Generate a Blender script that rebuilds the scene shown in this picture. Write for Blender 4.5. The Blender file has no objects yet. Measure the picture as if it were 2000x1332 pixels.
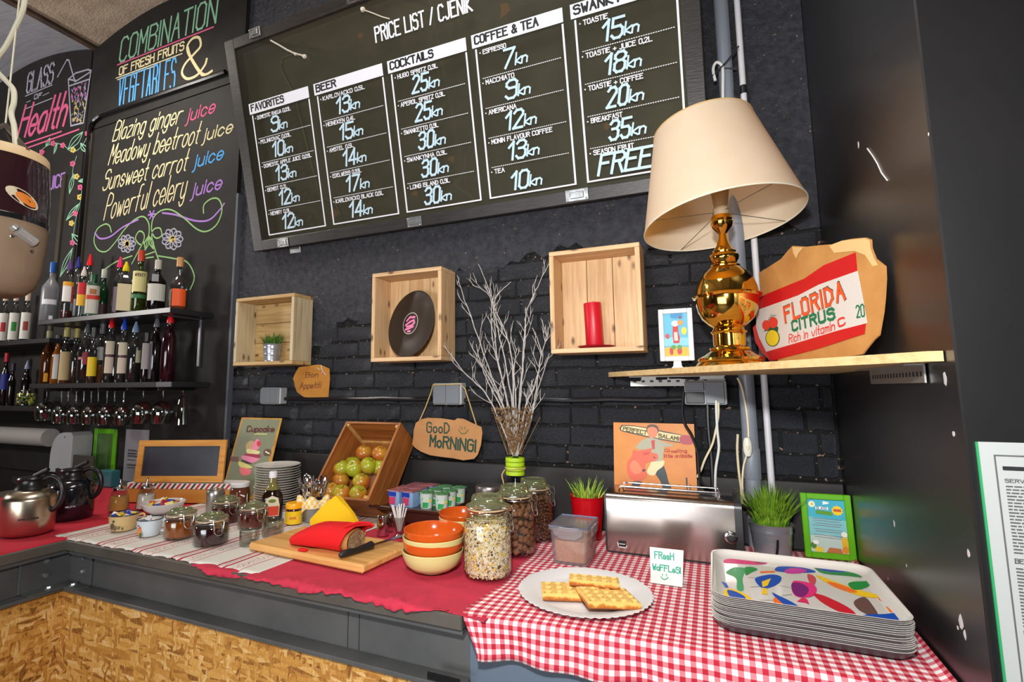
import bpy, math, random
from mathutils import Vector, Matrix
RND = random.Random(11)
S = bpy.context.scene
COL = S.collection
V = Vector
# ------------------------------------------------------------------ camera
CAM = V((0, -2.03, 1.465))
FPX, PCX, PCY = 1019.02, 930.49, 635.41      # focal length and optical centre in pixels (the photograph is a little off-centre)
def _axes(yaw, pitch, roll):
    cy, sy, cp, sp, cr, sr = math.cos(yaw), math.sin(yaw), math.cos(pitch), math.sin(pitch), math.cos(roll), math.sin(roll)
    f = V((-sy*cp, cy*cp, sp)); r = V((cy, sy, 0)); u = r.cross(f)
    return cr*r + sr*u, -sr*r + cr*u, f
CR, CU, CF = _axes(math.radians(24.211), math.radians(6.956), math.radians(-.2995))
cam = bpy.data.cameras.new('camera'); camo = bpy.data.objects.new('camera', cam); COL.objects.link(camo)
cam.sensor_width = 36; cam.lens = 36*FPX/2000; cam.clip_start = .02
cam.shift_x = (1000-PCX)/2000; cam.shift_y = -(666-PCY)/2000
mw = Matrix.Identity(4)
for i in range(3):
    mw[i][0], mw[i][1], mw[i][2], mw[i][3] = CR[i], CU[i], -CF[i], CAM[i]
camo.matrix_world = mw
S.camera = camo
# ------------------------------------------------------------------ light and exposure
S.view_settings.view_transform = 'Standard'; S.view_settings.look = 'None'
S.view_settings.gamma = 1; S.view_settings.use_curve_mapping = False
S.view_settings.exposure = 0.0
W = bpy.data.worlds.new('world'); S.world = W; W.use_nodes = True
W.node_tree.nodes['Background'].inputs[0].default_value = (.78, .82, 1, 1)
W.node_tree.nodes['Background'].inputs[1].default_value = .25
def area(name, loc, target, size, power, color=(1, 1, 1), sy=None):
    l = bpy.data.lights.new(name, 'AREA'); l.energy = power; l.color = color; l.size = size
    if sy: l.shape = 'RECTANGLE'; l.size_y = sy
    o = bpy.data.objects.new(name, l); COL.objects.link(o); o.location = loc
    o.rotation_euler = (V(target)-V(loc)).to_track_quat('-Z', 'Y').to_euler()
    return o
area('camera_flash', (-.03, -2.08, 1.82), (-.5, 0, 1.4), .09, 34, (1, .99, .975))
area('ceiling_fill', (-.8, -1.35, 3.72), (-.9, -.95, 1), .5, 22, (1, .97, .94), 1.)  # soft fill added overhead; no lamp is known there
area('front_fill_panel', (-1.6, -4.8, .95), (-1.3, 0, 1.4), 2.6, 75, (.93, .96, 1), 1.25)  # added light panel behind the camera, brightens metal reflections; not a window
area('bar_ceiling_fill', (-3.2, -.75, 3.6), (-3.1, -.5, 1.2), .4, 20, (1, .92, .82))  # extra fill added above the bar shelves, not an actual fitting
area('ceiling_uplight_fill', (-5.0, -2.0, 2.3), (-3.6, -.5, 4), .4, 46, (1, .95, .9))  # upward light added out of view to brighten the vaults
# ------------------------------------------------------------------ where a pixel of the photograph lies on a known plane
def ray(x, y): return (CR*(x-PCX) - CU*(y-PCY) + CF*FPX)/FPX
def oy(x, y, Y=0.): r = ray(x, y); return CAM + r*((Y-CAM.y)/r.y)
def oz(x, y, Z=.95): r = ray(x, y); return CAM + r*((Z-CAM.z)/r.z)
def ox(x, y, X): r = ray(x, y); return CAM + r*((X-CAM.x)/r.x)
CT = .95   # counter top height
# ------------------------------------------------------------------ materials
def lin(c):
    o = []
    for v in c:
        v /= 255.; o.append(v/12.92 if v <= .04045 else ((v+.055)/1.055)**2.4)
    return (*o, 1)
_M = {}
def nt_new(name):
    m = bpy.data.materials.new(name); m.use_nodes = True
    nt = m.node_tree; return m, nt, nt.nodes['Principled BSDF']
def coords(nt, kind='Object', scale=(1, 1, 1), rot=(0, 0, 0)):
    tc = nt.nodes.new('ShaderNodeTexCoord'); mp = nt.nodes.new('ShaderNodeMapping')
    mp.inputs['Scale'].default_value = scale; mp.inputs['Rotation'].default_value = rot
    nt.links.new(tc.outputs[kind], mp.inputs[0]); return mp.outputs[0]
def noise(nt, vec, scale, detail=4, rough=.6):
    n = nt.nodes.new('ShaderNodeTexNoise'); n.inputs['Scale'].default_value = scale
    n.inputs['Detail'].default_value = detail; n.inputs['Roughness'].default_value = rough
    nt.links.new(vec, n.inputs['Vector']); return n.outputs['Fac']
def ramp(nt, fac, stops, interp='LINEAR'):
    r = nt.nodes.new('ShaderNodeValToRGB'); r.color_ramp.interpolation = interp
    el = r.color_ramp.elements
    while len(el) < len(stops): el.new(.5)
    for e, (p, c) in zip(el, stops): e.position = p; e.color = lin(c)
    nt.links.new(fac, r.inputs[0]); return r.outputs[0]
def bump(nt, b, fac, strength, dist=.002):
    n = nt.nodes.new('ShaderNodeBump'); n.inputs['Strength'].default_value = strength
    n.inputs['Distance'].default_value = dist
    nt.links.new(fac, n.inputs['Height']); nt.links.new(n.outputs[0], b.inputs['Normal']); return n
def mat(name, c, rough=.5, metal=0, var=None, bmp=None, coat=0, c2=None, scale=(1, 1, 1), spec=.5, trans=0, emit=None, sss=0):
    if name in _M: return _M[name]
    m, nt, b = nt_new(name); _M[name] = m
    b.inputs['Base Color'].default_value = lin(c); b.inputs['Roughness'].default_value = rough
    b.inputs['Metallic'].default_value = metal; b.inputs['Specular IOR Level'].default_value = spec
    if coat: b.inputs['Coat Weight'].default_value = coat; b.inputs['Coat Roughness'].default_value = .06
    if trans: b.inputs['Transmission Weight'].default_value = trans
    if sss: b.inputs['Subsurface Weight'].default_value = sss; b.inputs['Subsurface Radius'].default_value = (.01, .006, .004)
    if emit: b.inputs['Emission Color'].default_value = lin(emit[0]); b.inputs['Emission Strength'].default_value = emit[1]
    vec = None
    if var:   # (scale, spread)
        vec = coords(nt, scale=scale)
        c2 = c2 or tuple(max(0, x*.7) for x in c)
        nt.links.new(ramp(nt, noise(nt, vec, var[0], 5), [(.5-var[1], c2), (.5+var[1], c)]), b.inputs['Base Color'])
    if bmp:
        vec = vec or coords(nt, scale=scale)
        bump(nt, b, noise(nt, vec, bmp[0], 4), bmp[1], bmp[2] if len(bmp) > 2 else .002)
    return m
def thin_glass(name, tint=(235, 240, 238), gloss=.12, rough=.03, haze=None):
    """thin clear wall: transparent, with reflection rising at grazing angles"""
    if name in _M: return _M[name]
    m = bpy.data.materials.new(name); m.use_nodes = True; nt = m.node_tree; _M[name] = m
    nt.nodes.remove(nt.nodes['Principled BSDF']); out = nt.nodes['Material Output']
    t = nt.nodes.new('ShaderNodeBsdfTransparent'); t.inputs[0].default_value = lin(tint)
    g = nt.nodes.new('ShaderNodeBsdfGlossy'); g.inputs['Roughness'].default_value = rough
    lw = nt.nodes.new('ShaderNodeLayerWeight'); lw.inputs[0].default_value = .25
    mr = nt.nodes.new('ShaderNodeMapRange'); mr.inputs[3].default_value = gloss*.5; mr.inputs[4].default_value = min(1, gloss*5)
    nt.links.new(lw.outputs['Facing'], mr.inputs[0])
    mx = nt.nodes.new('ShaderNodeMixShader'); nt.links.new(mr.outputs[0], mx.inputs[0])
    nt.links.new(t.outputs[0], mx.inputs[1]); nt.links.new(g.outputs[0], mx.inputs[2])
    last = mx.outputs[0]
    if haze:
        d = nt.nodes.new('ShaderNodeBsdfDiffuse'); d.inputs[0].default_value = lin(haze[0])
        m2 = nt.nodes.new('ShaderNodeMixShader'); m2.inputs[0].default_value = haze[1]
        nt.links.new(last, m2.inputs[1]); nt.links.new(d.outputs[0], m2.inputs[2]); last = m2.outputs[0]
    nt.links.new(last, out.inputs[0]); return m
def wood(name, c, c2, axis=2, rough=.55, knots=True, sc=1.):
    if name in _M: return _M[name]
    m, nt, b = nt_new(name); _M[name] = m; b.inputs['Roughness'].default_value = rough
    s = [14*sc]*3; s[axis] = 1.3*sc
    v = coords(nt, scale=tuple(s)); n1 = noise(nt, v, 2.2, 6, .65)
    s2 = [60*sc]*3; s2[axis] = 3*sc
    v2 = coords(nt, scale=tuple(s2)); n2 = noise(nt, v2, 1.5, 3)
    ad = nt.nodes.new('ShaderNodeMath'); ad.operation = 'ADD'; nt.links.new(n1, ad.inputs[0]); nt.links.new(n2, ad.inputs[1])
    hf = nt.nodes.new('ShaderNodeMath'); hf.operation = 'MULTIPLY'; hf.inputs[1].default_value = .5; nt.links.new(ad.outputs[0], hf.inputs[0])
    colr = ramp(nt, hf.outputs[0], [(.36, c2), (.56, c)])
    if knots:
        s3 = [1.]*3; s3[axis] = .45
        v3 = coords(nt, scale=tuple(s3)); vo = nt.nodes.new('ShaderNodeTexVoronoi'); vo.inputs['Scale'].default_value = 19*sc
        nt.links.new(v3, vo.inputs['Vector'])
        k = ramp(nt, vo.outputs['Distance'], [(.06, tuple(x*.42 for x in c2)), (.19, (255, 255, 255))])
        mx = nt.nodes.new('ShaderNodeMix'); mx.data_type = 'RGBA'; mx.blend_type = 'MULTIPLY'; mx.inputs[0].default_value = .85
        nt.links.new(colr, mx.inputs[6]); nt.links.new(k, mx.inputs[7]); colr = mx.outputs[2]
    nt.links.new(colr, b.inputs['Base Color']); bump(nt, b, hf.outputs[0], .25, .001)
    return m
# ------------------------------------------------------------------ mesh collector
class G:
    def __init__(s): s.v = []; s.f = []; s.mi = []; s.k = 0
    def add(s, vs, fs):
        n = len(s.v); s.v += [tuple(p) for p in vs]
        for f in fs: s.f.append(tuple(i+n for i in f)); s.mi.append(s.k)
        return s
    def mat(s, k): s.k = k; return s
    def box(s, x0, x1, y0, y1, z0, z1, b=0):
        if not b:
            vs = [(x, y, z) for z in (z0, z1) for y in (y0, y1) for x in (x0, x1)]
            return s.add(vs, [(0, 2, 3, 1), (4, 5, 7, 6), (0, 1, 5, 4), (2, 6, 7, 3), (0, 4, 6, 2), (1, 3, 7, 5)])
        vs = []; ix = {}
        for a in (0, 1):
            for c in (0, 1):
                for d in (0, 1):
                    X, Y, Z = (x0, x1)[a], (y0, y1)[c], (z0, z1)[d]; ex, ey, ez = (b, -b)[a], (b, -b)[c], (b, -b)[d]
                    for k, p in enumerate(((X, Y+ey, Z+ez), (X+ex, Y, Z+ez), (X+ex, Y+ey, Z))):
                        ix[a, c, d, k] = len(vs); vs.append(p)
        I = lambda a, c, d, k: ix[a, c, d, k]
        fs = []
        for t in (0, 1):
            q = [(t, 0, 0, 0), (t, 1, 0, 0), (t, 1, 1, 0), (t, 0, 1, 0)]; fs.append([I(*w) for w in q][::1 if t else -1])
            q = [(0, t, 0, 1), (0, t, 1, 1), (1, t, 1, 1), (1, t, 0, 1)]; fs.append([I(*w) for w in q][::1 if t else -1])
            q = [(0, 0, t, 2), (1, 0, t, 2), (1, 1, t, 2), (0, 1, t, 2)]; fs.append([I(*w) for w in q][::1 if t else -1])
        for p in (0, 1):
            for q in (0, 1):
                fs.append([I(0, p, q, 1), I(1, p, q, 1), I(1, p, q, 2), I(0, p, q, 2)][::1 if p == q else -1])
                fs.append([I(p, 0, q, 2), I(p, 1, q, 2), I(p, 1, q, 0), I(p, 0, q, 0)][::1 if p == q else -1])
                fs.append([I(p, q, 0, 0), I(p, q, 1, 0), I(p, q, 1, 1), I(p, q, 0, 1)][::1 if p == q else -1])
        for a in (0, 1):
            for c in (0, 1):
                for d in (0, 1): fs.append([I(a, c, d, 0), I(a, c, d, 1), I(a, c, d, 2)][::1 if (a+c+d) % 2 else -1])
        return s.add(vs, fs)
    def grid(s, rows, close_u=False, close_v=False):
        nr = len(rows); nc = len(rows[0]); vs = [p for r in rows for p in r]; fs = []
        for i in range(nr if close_v else nr-1):
            for j in range(nc if close_u else nc-1):
                i2 = (i+1) % nr; j2 = (j+1) % nc
                fs.append((i*nc+j, i*nc+j2, i2*nc+j2, i2*nc+j))
        return s.add(vs, fs)
    def lathe(s, prof, n=24, c=(0, 0, 0), sx=1, sy=1, m=None):
        n0 = len(s.v); vs = []; fs = []
        rows = []
        for r, z in prof:
            if r <= 1e-6: rows.append([len(vs)]); vs.append((c[0], c[1], c[2]+z))
            else:
                rows.append(list(range(len(vs), len(vs)+n)))
                for k in range(n):
                    a = 2*math.pi*k/n; vs.append((c[0]+r*sx*math.cos(a), c[1]+r*sy*math.sin(a), c[2]+z))
        for A, B in zip(rows, rows[1:]):
            for k in range(n):
                k2 = (k+1) % n
                if len(A) == 1 and len(B) > 1: fs.append((A[0], B[k2], B[k]))
                elif len(B) == 1 and len(A) > 1: fs.append((A[k], A[k2], B[0]))
                elif len(A) > 1: fs.append((A[k], A[k2], B[k2], B[k]))
        if m: vs = [m @ V(p) for p in vs]
        return s.add(vs, fs)
    def tube(s, pts, r, n=6, closed=False, cap=True):
        pts = [V(p) for p in pts]; N = len(pts); rows = []; up = V((.13, .21, .97)); prev = None
        for i, p in enumerate(pts):
            a = pts[(i-1) % N] if (closed or i) else p; b = pts[(i+1) % N] if (closed or i < N-1) else p
            t = (b-a)
            t = t.normalized() if t.length > 1e-9 else V((0, 0, 1))
            if prev is None:
                x = t.cross(up)
                if x.length < .1: x = t.cross(V((1, 0, 0)))
            else: x = prev - t*prev.dot(t)
            x.normalize(); prev = x; y = t.cross(x); rr = r[i] if isinstance(r, (list, tuple)) else r
            rows.append([p + (x*math.cos(2*math.pi*k/n)+y*math.sin(2*math.pi*k/n))*rr for k in range(n)])
        n0 = len(s.v); s.grid(rows, close_u=True, close_v=closed)
        if cap and not closed:
            s.f.append(tuple(n0+k for k in range(n))[::-1]); s.mi.append(s.k)
            s.f.append(tuple(n0+(N-1)*n+k for k in range(n))); s.mi.append(s.k)
        return s
    def cyl(s, a, b, r, n=12): return s.tube([a, b], r, n)
    def prism(s, poly, w0, w1, m=None):
        """polygon in xy, extruded in z from w0 to w1"""
        a = sum(p[0]*q[1]-q[0]*p[1] for p, q in zip(poly, poly[1:]+poly[:1]))
        if a < 0: poly = poly[::-1]
        n = len(poly); vs = [(x, y, w0) for x, y in poly]+[(x, y, w1) for x, y in poly]
        if m: vs = [m @ V(p) for p in vs]
        return s.add(vs, [tuple(range(n))[::-1], tuple(range(n, 2*n))]+[(i, (i+1) % n, n+(i+1) % n, n+i) for i in range(n)])
    def ball(s, c, r, n=12, sz=1., jit=0, m=None):
        k = max(4, n//2); prof = [(r*math.sin(math.pi*i/k), -r*sz*math.cos(math.pi*i/k)) for i in range(k+1)]
        prof[0] = (0, prof[0][1]); prof[-1] = (0, prof[-1][1])
        return s.lathe(prof, n, c, m=m)
    def xf(s, m, start=0):
        for i in range(start, len(s.v)): s.v[i] = tuple(m @ V(s.v[i]))
        return s
def link(o, parent=None):
    COL.objects.link(o)
    if parent: o.parent = parent
    return o
def mesh(g, name, mats, smooth=True, ang=38):
    me = bpy.data.meshes.new(name); me.from_pydata(g.v, [], g.f)
    if not isinstance(mats, (list, tuple)): mats = [mats]
    for m in mats: me.materials.append(m)
    if len(mats) > 1: me.polygons.foreach_set('material_index', g.mi)
    if smooth:
        me.polygons.foreach_set('use_smooth', [True]*len(me.polygons))
        me.update(); me.set_sharp_from_angle(angle=math.radians(ang))
    me.update(); return me
def part(name, g, m, parent, smooth=True, label=None, loc=None, ang=38):
    o = bpy.data.objects.new(name, mesh(g, name, m, smooth, ang)); link(o, parent)
    if label: o['label'] = label
    if loc: o.location = loc
    return o
def tag(o, label, cat, group=None):
    o['label'] = label; o['category'] = cat
    if group: o['group'] = group
    return o
def thing(name, label, cat, loc=(0, 0, 0), rz=0, group=None, mw=None, rot=None):
    o = bpy.data.objects.new(name, None); o.empty_display_size = .02; COL.objects.link(o)
    if mw is not None: o.matrix_world = mw
    else: o.location = loc; o.rotation_euler = rot or (0, 0, rz)
    return tag(o, label, cat, group)
def single(name, g, m, label, cat, loc=(0, 0, 0), rz=0, group=None, smooth=True):
    o = part(name, g, m, None, smooth); o.location = loc; o.rotation_euler = (0, 0, rz)
    return tag(o, label, cat, group)
def structure(name, g, m, smooth=False):
    o = part(name, g, m, None, smooth); o['kind'] = 'structure'; return o
def dup(root, loc=None, rz=None, label=None, group=None, swap=None):
    kids = {}
    for o in bpy.data.objects:
        if o.parent: kids.setdefault(o.parent.name, []).append(o)
    def rec(o, p):
        c = o.copy(); COL.objects.link(c); c.parent = p
        if swap and o.name.split('.')[0] in swap:
            c.data = c.data.copy(); c.data.materials[0] = swap[o.name.split('.')[0]]
        for k in kids.get(o.name, []): rec(k, c)
        return c
    c = rec(root, None)
    if loc: c.location = loc
    if rz is not None: c.rotation_euler = (0, 0, rz)
    if label: c['label'] = label
    if group: c['group'] = group
    return c
# ------------------------------------------------------------------ stroke lettering
GL = {'A': "022942 1535", 'B': "02093948473606 3645433202", 'C': "4839190803123243", 'D': "02092947442202", 'E': "49090242 0636", 'F': "490902 0636",
'G': "48391908031232434626", 'H': "0209 4249 0646", 'I': "0209", 'J': "3933221203", 'K': "0902 490542", 'L': "090242", 'M': "0209254942", 'N': "02094249",
'O': "190803123243483919", 'P': "02093948473606", 'Q': "190803123243483919 2541", 'R': "02093948473606 2642", 'S': "483919080716364543321203",
'T': "0949 2922", 'U': "090312324349", 'V': "092249", 'W': "0912263249", 'X': "0942 0249", 'Y': "092649 2622", 'Z': "09490242",
'0': "190803123243483919", '1': "072922", '2': "08193948470242", '3': "0819394847361636454332 1203".replace(' ', ''), '4': "32390444", '5': "490906364543321203",
'6': "48391908031232434536 06".replace(' ', ''), '7': "094912", '8': "361607081939484736454332120305 16".replace(' ', ''), '9': "031232434839190807164 6".replace(' ', ''),
'a': "3616050312 2233 3632".replace(' 2', '2').replace(' 3632', ' 3632'), 'b': "0902 0516263533221203", 'c': "3526160503122233", 'd': "3932 3526160503122233", 'e': "04343526160503122233",
'f': "39291812 0626", 'g': "3526160503122233 3631201001", 'h': "0902 0516263532", 'i': "0602 0807", 'j': "161100 1817", 'k': "0902 360432", 'l': "0902",
'm': "0602 05162522 25364542", 'n': "0602 0516263532", 'o': "160503122233352616", 'p': "0600 0516263533221203", 'q': "3630 3526160503122233", 'r': "0602 05162636",
's': "35261605142433221203", 't': "191322 0626", 'u': "0603122233 3632", 'v': "062246", 'w': "0612253246", 'x': "0632 0236", 'y': "0603122233 3631201001", 'z': "06360232",
'&': "4217182938370403122245", '!': "0904 0302", '/': "0239", ',': "0301", '.': "0302", '+': "0545 2723", ':': "0504 0302", '-': "0525", "'": "0908", '%': "0239 0908 3332",
'*': "0545 2723 1436 1634", '~': "0516243546"}
def smooth_line(P, k=4, closed=False):
    if len(P) < 3: return P
    out = []; n = len(P)
    for i in range(n-1 if not closed else n):
        p0 = P[(i-1) % n] if closed or i else P[i]; p1 = P[i]; p2 = P[(i+1) % n]; p3 = P[(i+2) % n] if closed or i+2 < n else p2
        for j in range(k):
            t = j/k
            out.append(tuple(.5*((2*b)+(c-a)*t+(2*a-5*b+4*c-d)*t*t+(3*b-a-3*c+d)*t**3) for a, b, c, d in zip(p0, p1, p2, p3)))
    if not closed: out.append(P[-1])
    return out
_RC = [0]
def ribbon(g, P, w, z=.0012, th=.0006):
    """flat strip following P (2D) on a plane, slightly raised"""
    for (x0, y0), (x1, y1) in zip(P, P[1:]):
        L = math.hypot(x1-x0, y1-y0)
        if L < 1e-6: continue
        _RC[0] = (_RC[0]+1) % 9; zz = z+_RC[0]*.00005
        ux, uy = (x1-x0)/L*w*.5, (y1-y0)/L*w*.5
        a, b, c, d = (x0-ux-uy, y0-uy+ux), (x1+ux-uy, y1+uy+ux), (x1+ux+uy, y1+uy-ux), (x0-ux+uy, y0-uy-ux)
        g.add([(*a, zz), (*d, zz), (*c, zz), (*b, zz)], [(0, 1, 2, 3)])
def text_strokes(t, gap=1.6):
    x = 0; out = []
    for ch in t:
        if ch == ' ': x += 3.2; continue
        s = GL.get(ch, GL.get(ch.upper(), "0242")); mx = 0; seg = []
        for st in s.split():
            pts = [(int(st[i]), int(st[i+1])) for i in range(0, len(st)-1, 2)]
            mx = max([mx]+[p[0] for p in pts]); seg.append(pts)
        for pts in seg: out.append([(x+a, b-2) for a, b in pts])
        x += mx+gap
    return out, x-gap
def put_text(g, t, p0, p1, h, w, slant=0., soft=False, z=.0012, gap=1.6):
    """letters of cap height h on the baseline p0-p1 (2D), filling it exactly"""
    st, L = text_strokes(t, gap); w = min(w, 1.4*math.hypot(p1[0]-p0[0], p1[1]-p0[1])/L); dx, dy = p1[0]-p0[0], p1[1]-p0[1]; D = math.hypot(dx, dy); ux, uy = dx/D, dy/D
    for P in st:
        if soft: P = smooth_line(P, 3)
        Q = []
        for a, b in P:
            u = a/L*D; v = b/7*h; u += v*slant; Q.append((p0[0]+ux*u-uy*v, p0[1]+uy*u+ux*v))
        ribbon(g, Q, w, z)
class Plane:
    """a flat surface in the room: origin, right, up; the normal looks at the room"""
    def __init__(s, o, r, u):
        s.o = V(o); s.x = V(r).normalized(); s.n = s.x.cross(V(u)).normalized(); s.y = s.n.cross(s.x)
        s.m = Matrix(((s.x.x, s.y.x, s.n.x, s.o.x), (s.x.y, s.y.y, s.n.y, s.o.y), (s.x.z, s.y.z, s.n.z, s.o.z), (0, 0, 0, 1)))
    def uv(s, px, py):
        r = ray(px, py); p = CAM + r*(s.n.dot(s.o-CAM)/s.n.dot(r)) - s.o
        return (p.dot(s.x), p.dot(s.y))
    def pts(s, L): return [s.uv(*p) for p in L]
    def text(s, g, t, a, b, top, w, **k):
        """a, b baseline ends, top: a point at cap height above a (all pixels)"""
        A, B, T = s.uv(*a), s.uv(*b), s.uv(*top)
        dx, dy = B[0]-A[0], B[1]-A[1]; D = math.hypot(dx, dy); h = abs((T[1]-A[1])*dx/D-(T[0]-A[0])*dy/D)
        put_text(g, t, A, B, h, w, **k)
    def line(s, g, L, w, soft=True, closed=False, z=.0012):
        P = s.pts(L)
        if soft: P = smooth_line(P, 4, closed)
        if closed: P = P+[P[0]]
        ribbon(g, P, w, z)
WHITE = mat('white_paint', (232, 232, 230), .6)
BLACKP = mat('black_paint', (30, 30, 32), .45, bmp=(60, .3))
CHROME = mat('chrome', (215, 215, 218), .12, 1)
STEEL = mat('brushed_steel', (190, 186, 180), .28, 1)
ZINC = mat('zinc_plate', (175, 178, 178), .38, .9, var=(40, .2))
GLASS = thin_glass('clear_glass', (238, 242, 238), .11)
# ================================================================== SETTING
XP = .359    # side face of the black pillar
def mat_wallpaint(name, c, rough, b1, b2, chips=.70):
    m, nt, b = nt_new(name); v = coords(nt)
    n1 = noise(nt, v, b1[0], 8, .7); n2 = noise(nt, v, b2[0], 5, .6)
    colr = ramp(nt, n2, [(.35, tuple(x*.75 for x in c)), (.65, c)])
    if chips:   # specks where the paint has come off
        n3 = noise(nt, v, 75, 3, .5)
        k = ramp(nt, n3, [(chips, (0, 0, 0)), (chips+.025, (176, 140, 120))])
        mx = nt.nodes.new('ShaderNodeMix'); mx.data_type = 'RGBA'; mx.blend_type = 'LIGHTEN'; mx.inputs[0].default_value = .8
        nt.links.new(colr, mx.inputs[6]); nt.links.new(k, mx.inputs[7]); colr = mx.outputs[2]
    nt.links.new(colr, b.inputs['Base Color'])
    nt.links.new(ramp(nt, n2, [(.3, (int(255*rough*.75),)*3), (.7, (int(255*min(1, rough*1.2)),)*3)]), b.inputs['Roughness'])
    b.inputs['Roughness'].default_value = rough
    for l in list(nt.links):
        if l.to_socket == b.inputs['Roughness']: nt.links.remove(l)
    ad = nt.nodes.new('ShaderNodeMath'); ad.operation = 'MULTIPLY_ADD'; ad.inputs[1].default_value = .5
    nt.links.new(n1, ad.inputs[0]); nt.links.new(n2, ad.inputs[2]); bump(nt, b, ad.outputs[0], b1[1], .02)
    return m
M_BRICK = mat_wallpaint('black_gloss_on_brick', (94, 97, 104), .24, (120, 1.), (22, .5))
M_PLASTER = mat_wallpaint('black_gloss_on_plaster', (72, 74, 81), .27, (140, 1.), (34, .5))
M_MORTAR = mat_wallpaint('black_mortar', (24, 24, 25), .5, (60, 1.), (20, .4), .635)
M_BOARD = mat('chalkboard_black', (30, 28, 27), .7, var=(9, .25), c2=(42, 40, 38), bmp=(30, .15), spec=.25)
# floor
def mat_floor():
    m, nt, b = nt_new('grey_screed'); v = coords(nt)
    nt.links.new(ramp(nt, noise(nt, v, 3, 6), [(.3, (70, 66, 62)), (.7, (104, 98, 92))]), b.inputs['Base Color']); b.inputs['Roughness'].default_value = .6
    return m
structure('floor', G().box(-6.5, 3, -5, .15, -.1, 0), mat_floor())
# shallow vaults of the ceiling
M_CONC = mat('rough_beige_concrete', (196, 176, 152), .85, var=(9, .22), c2=(158, 138, 116), bmp=(70, .8, .01))
M_CORR = mat('grey_painted_vault', (150, 150, 156), .7, var=(20, .2), c2=(128, 128, 134), scale=(.2, 3, 1), bmp=(40, .4))
SPR = [-6.87, -5.35, -3.83, -2.31, -.79, .73, 2.25, 3.77]
def vz(x):
    for a, b in zip(SPR, SPR[1:]):
        if a <= x <= b: t = (x-a)/(b-a)*2-1; return 3.86+.13*(1-t*t)
    return 3.86
g = G()
for a, b in zip(SPR, SPR[1:]):
    g.mat(1 if a < -4 else 0); n = 14
    xs = [a+(b-a)*i/n for i in range(n+1)]
    g.grid([[(x, -5, vz(x)) for x in xs], [(x, .12, vz(x)) for x in xs]][::-1])
    g.grid([[(x, -5, 4.15) for x in xs], [(x, .12, 4.15) for x in xs]])
structure('ceiling', g, [M_CONC, M_CORR], True)
for a in SPR[1:-1]:
    pass
g = G()
for a in SPR[1:-1]: g.box(a-.022, a+.022, -4.99, 0, 3.845, 3.875)
structure('trim_2', g, mat('rusty_beam_flange', (88, 68, 52), .7, var=(12, .2), c2=(50, 40, 34)))
# walls
ghost = G().box(-6.5, XP+.05, .012, .15, 0, 3.86)
wall_back = structure('wall_back', ghost, M_MORTAR)
structure('wall_left', G().box(-6.65, -6.5, -5, .15, 0, 4.1), mat('warm_plaster', (150, 120, 92), .8, var=(4, .2)))
structure('wall_front', G().box(-6.65, 3.15, -5.15, -5, 0, 4.1), mat('warm_plaster_2', (128, 104, 86), .8, var=(3, .2)))
structure('wall_far_right', G().box(3, 3.15, -5, .15, 0, 4.1), mat('warm_plaster_3', (120, 108, 98), .8, var=(3, .2)))
# upper plaster with a ragged lower edge where the bricks begin
def ztop(x):
    if x < -2.05: z = 1.58
    elif x < -1.68: z = 1.66
    elif x < -1.33: z = 1.81
    elif x < -1.15: z = 1.88
    elif x < -1.0: z = 1.93
    else: z = 2.0+.03*math.sin(x*9)
    return z
low = []; x = -2.36
while x < XP-.002:
    low.append((x, ztop(x)+RND.uniform(-.022, .022))); x += .035
low.append((XP-.001, 2.0))
part('plaster', G().prism([(-2.36, 3.85)]+low+[(XP-.001, 3.85)], 0, .016, Matrix(((1, 0, 0, 0), (0, 0, -1, .012), (0, 1, 0, 0), (0, 0, 0, 1)))), M_PLASTER, wall_back, False)
part('left_plaster', G().box(-6.49, -2.36, -.002, .012, 0, 3.85), mat('black_plaster_left', (26, 25, 25), .6, bmp=(30, .5)), wall_back, False)
# bricks, each one an object
def brick_mesh(i):
    r = random.Random(40+i); g = G(); nx, nz = 7, 4; rows = []
    for k in range(nz):
        row = []
        for j in range(nx):
            u = j/(nx-1); w = k/(nz-1); e = min(u, 1-u)*6; e2 = min(w, 1-w)*3; d = min(1, e, e2+.0)
            y = -.012*min(1, math.sqrt(max(0, min(e, e2, 1)))) + r.uniform(-.003, .003)
            row.append(((u-.5)*1+r.uniform(-.012, .012), y if 0 < j < nx-1 and 0 < k < nz-1 else .0+r.uniform(0, .003), (w-.5)+r.uniform(-.05, .05)))
        rows.append(row)
    g.grid(rows); n = len(rows[0])
    # skirt back to the mortar
    ring = rows[0]+[r_[-1] for r_ in rows[1:]]+rows[-1][-2::-1]+[r_[0] for r_ in rows[-2:0:-1]]
    g.grid([ring, [(p[0]*1.0, .016, p[2]) for p in ring]], close_u=True)
    return mesh(g, 'brick', M_BRICK, True, 60)
BR = [brick_mesh(i) for i in range(8)]
row = 0; z = 1.172; PITCH = .0745
nb = 0
while z < 2.02:
    x = -2.35 - (.0 if row % 2 else .115); 
    while x < XP-.02:
        w = RND.choice([.225, .235, .215, .24, .23, .12]) if RND.random() < .9 else .11
        x1 = min(x+w, XP-.004); x0 = max(x, -2.352)
        if x1-x0 > .03 and z+PITCH*.7 < max(ztop(x0), ztop(x1))+.01:
            o = bpy.data.objects.new('brick', RND.choice(BR)); link(o, wall_back); nb += 1
            o.location = ((x0+x1)/2, RND.uniform(-.005, .001), z+PITCH/2+RND.uniform(-.002, .002)); o.scale = (x1-x0-.011, 1, PITCH-.012)
            o.rotation_euler = (0, RND.uniform(-.012, .012), 0)
        x = x+w
    z += PITCH; row += 1
# skirting board over the counter
structure('trim_1', G().box(-2.34, XP-.003, -.026, -.003, CT+.001, 1.163, .003), mat('black_board', (38, 36, 36), .5, bmp=(20, .2)))
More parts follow.
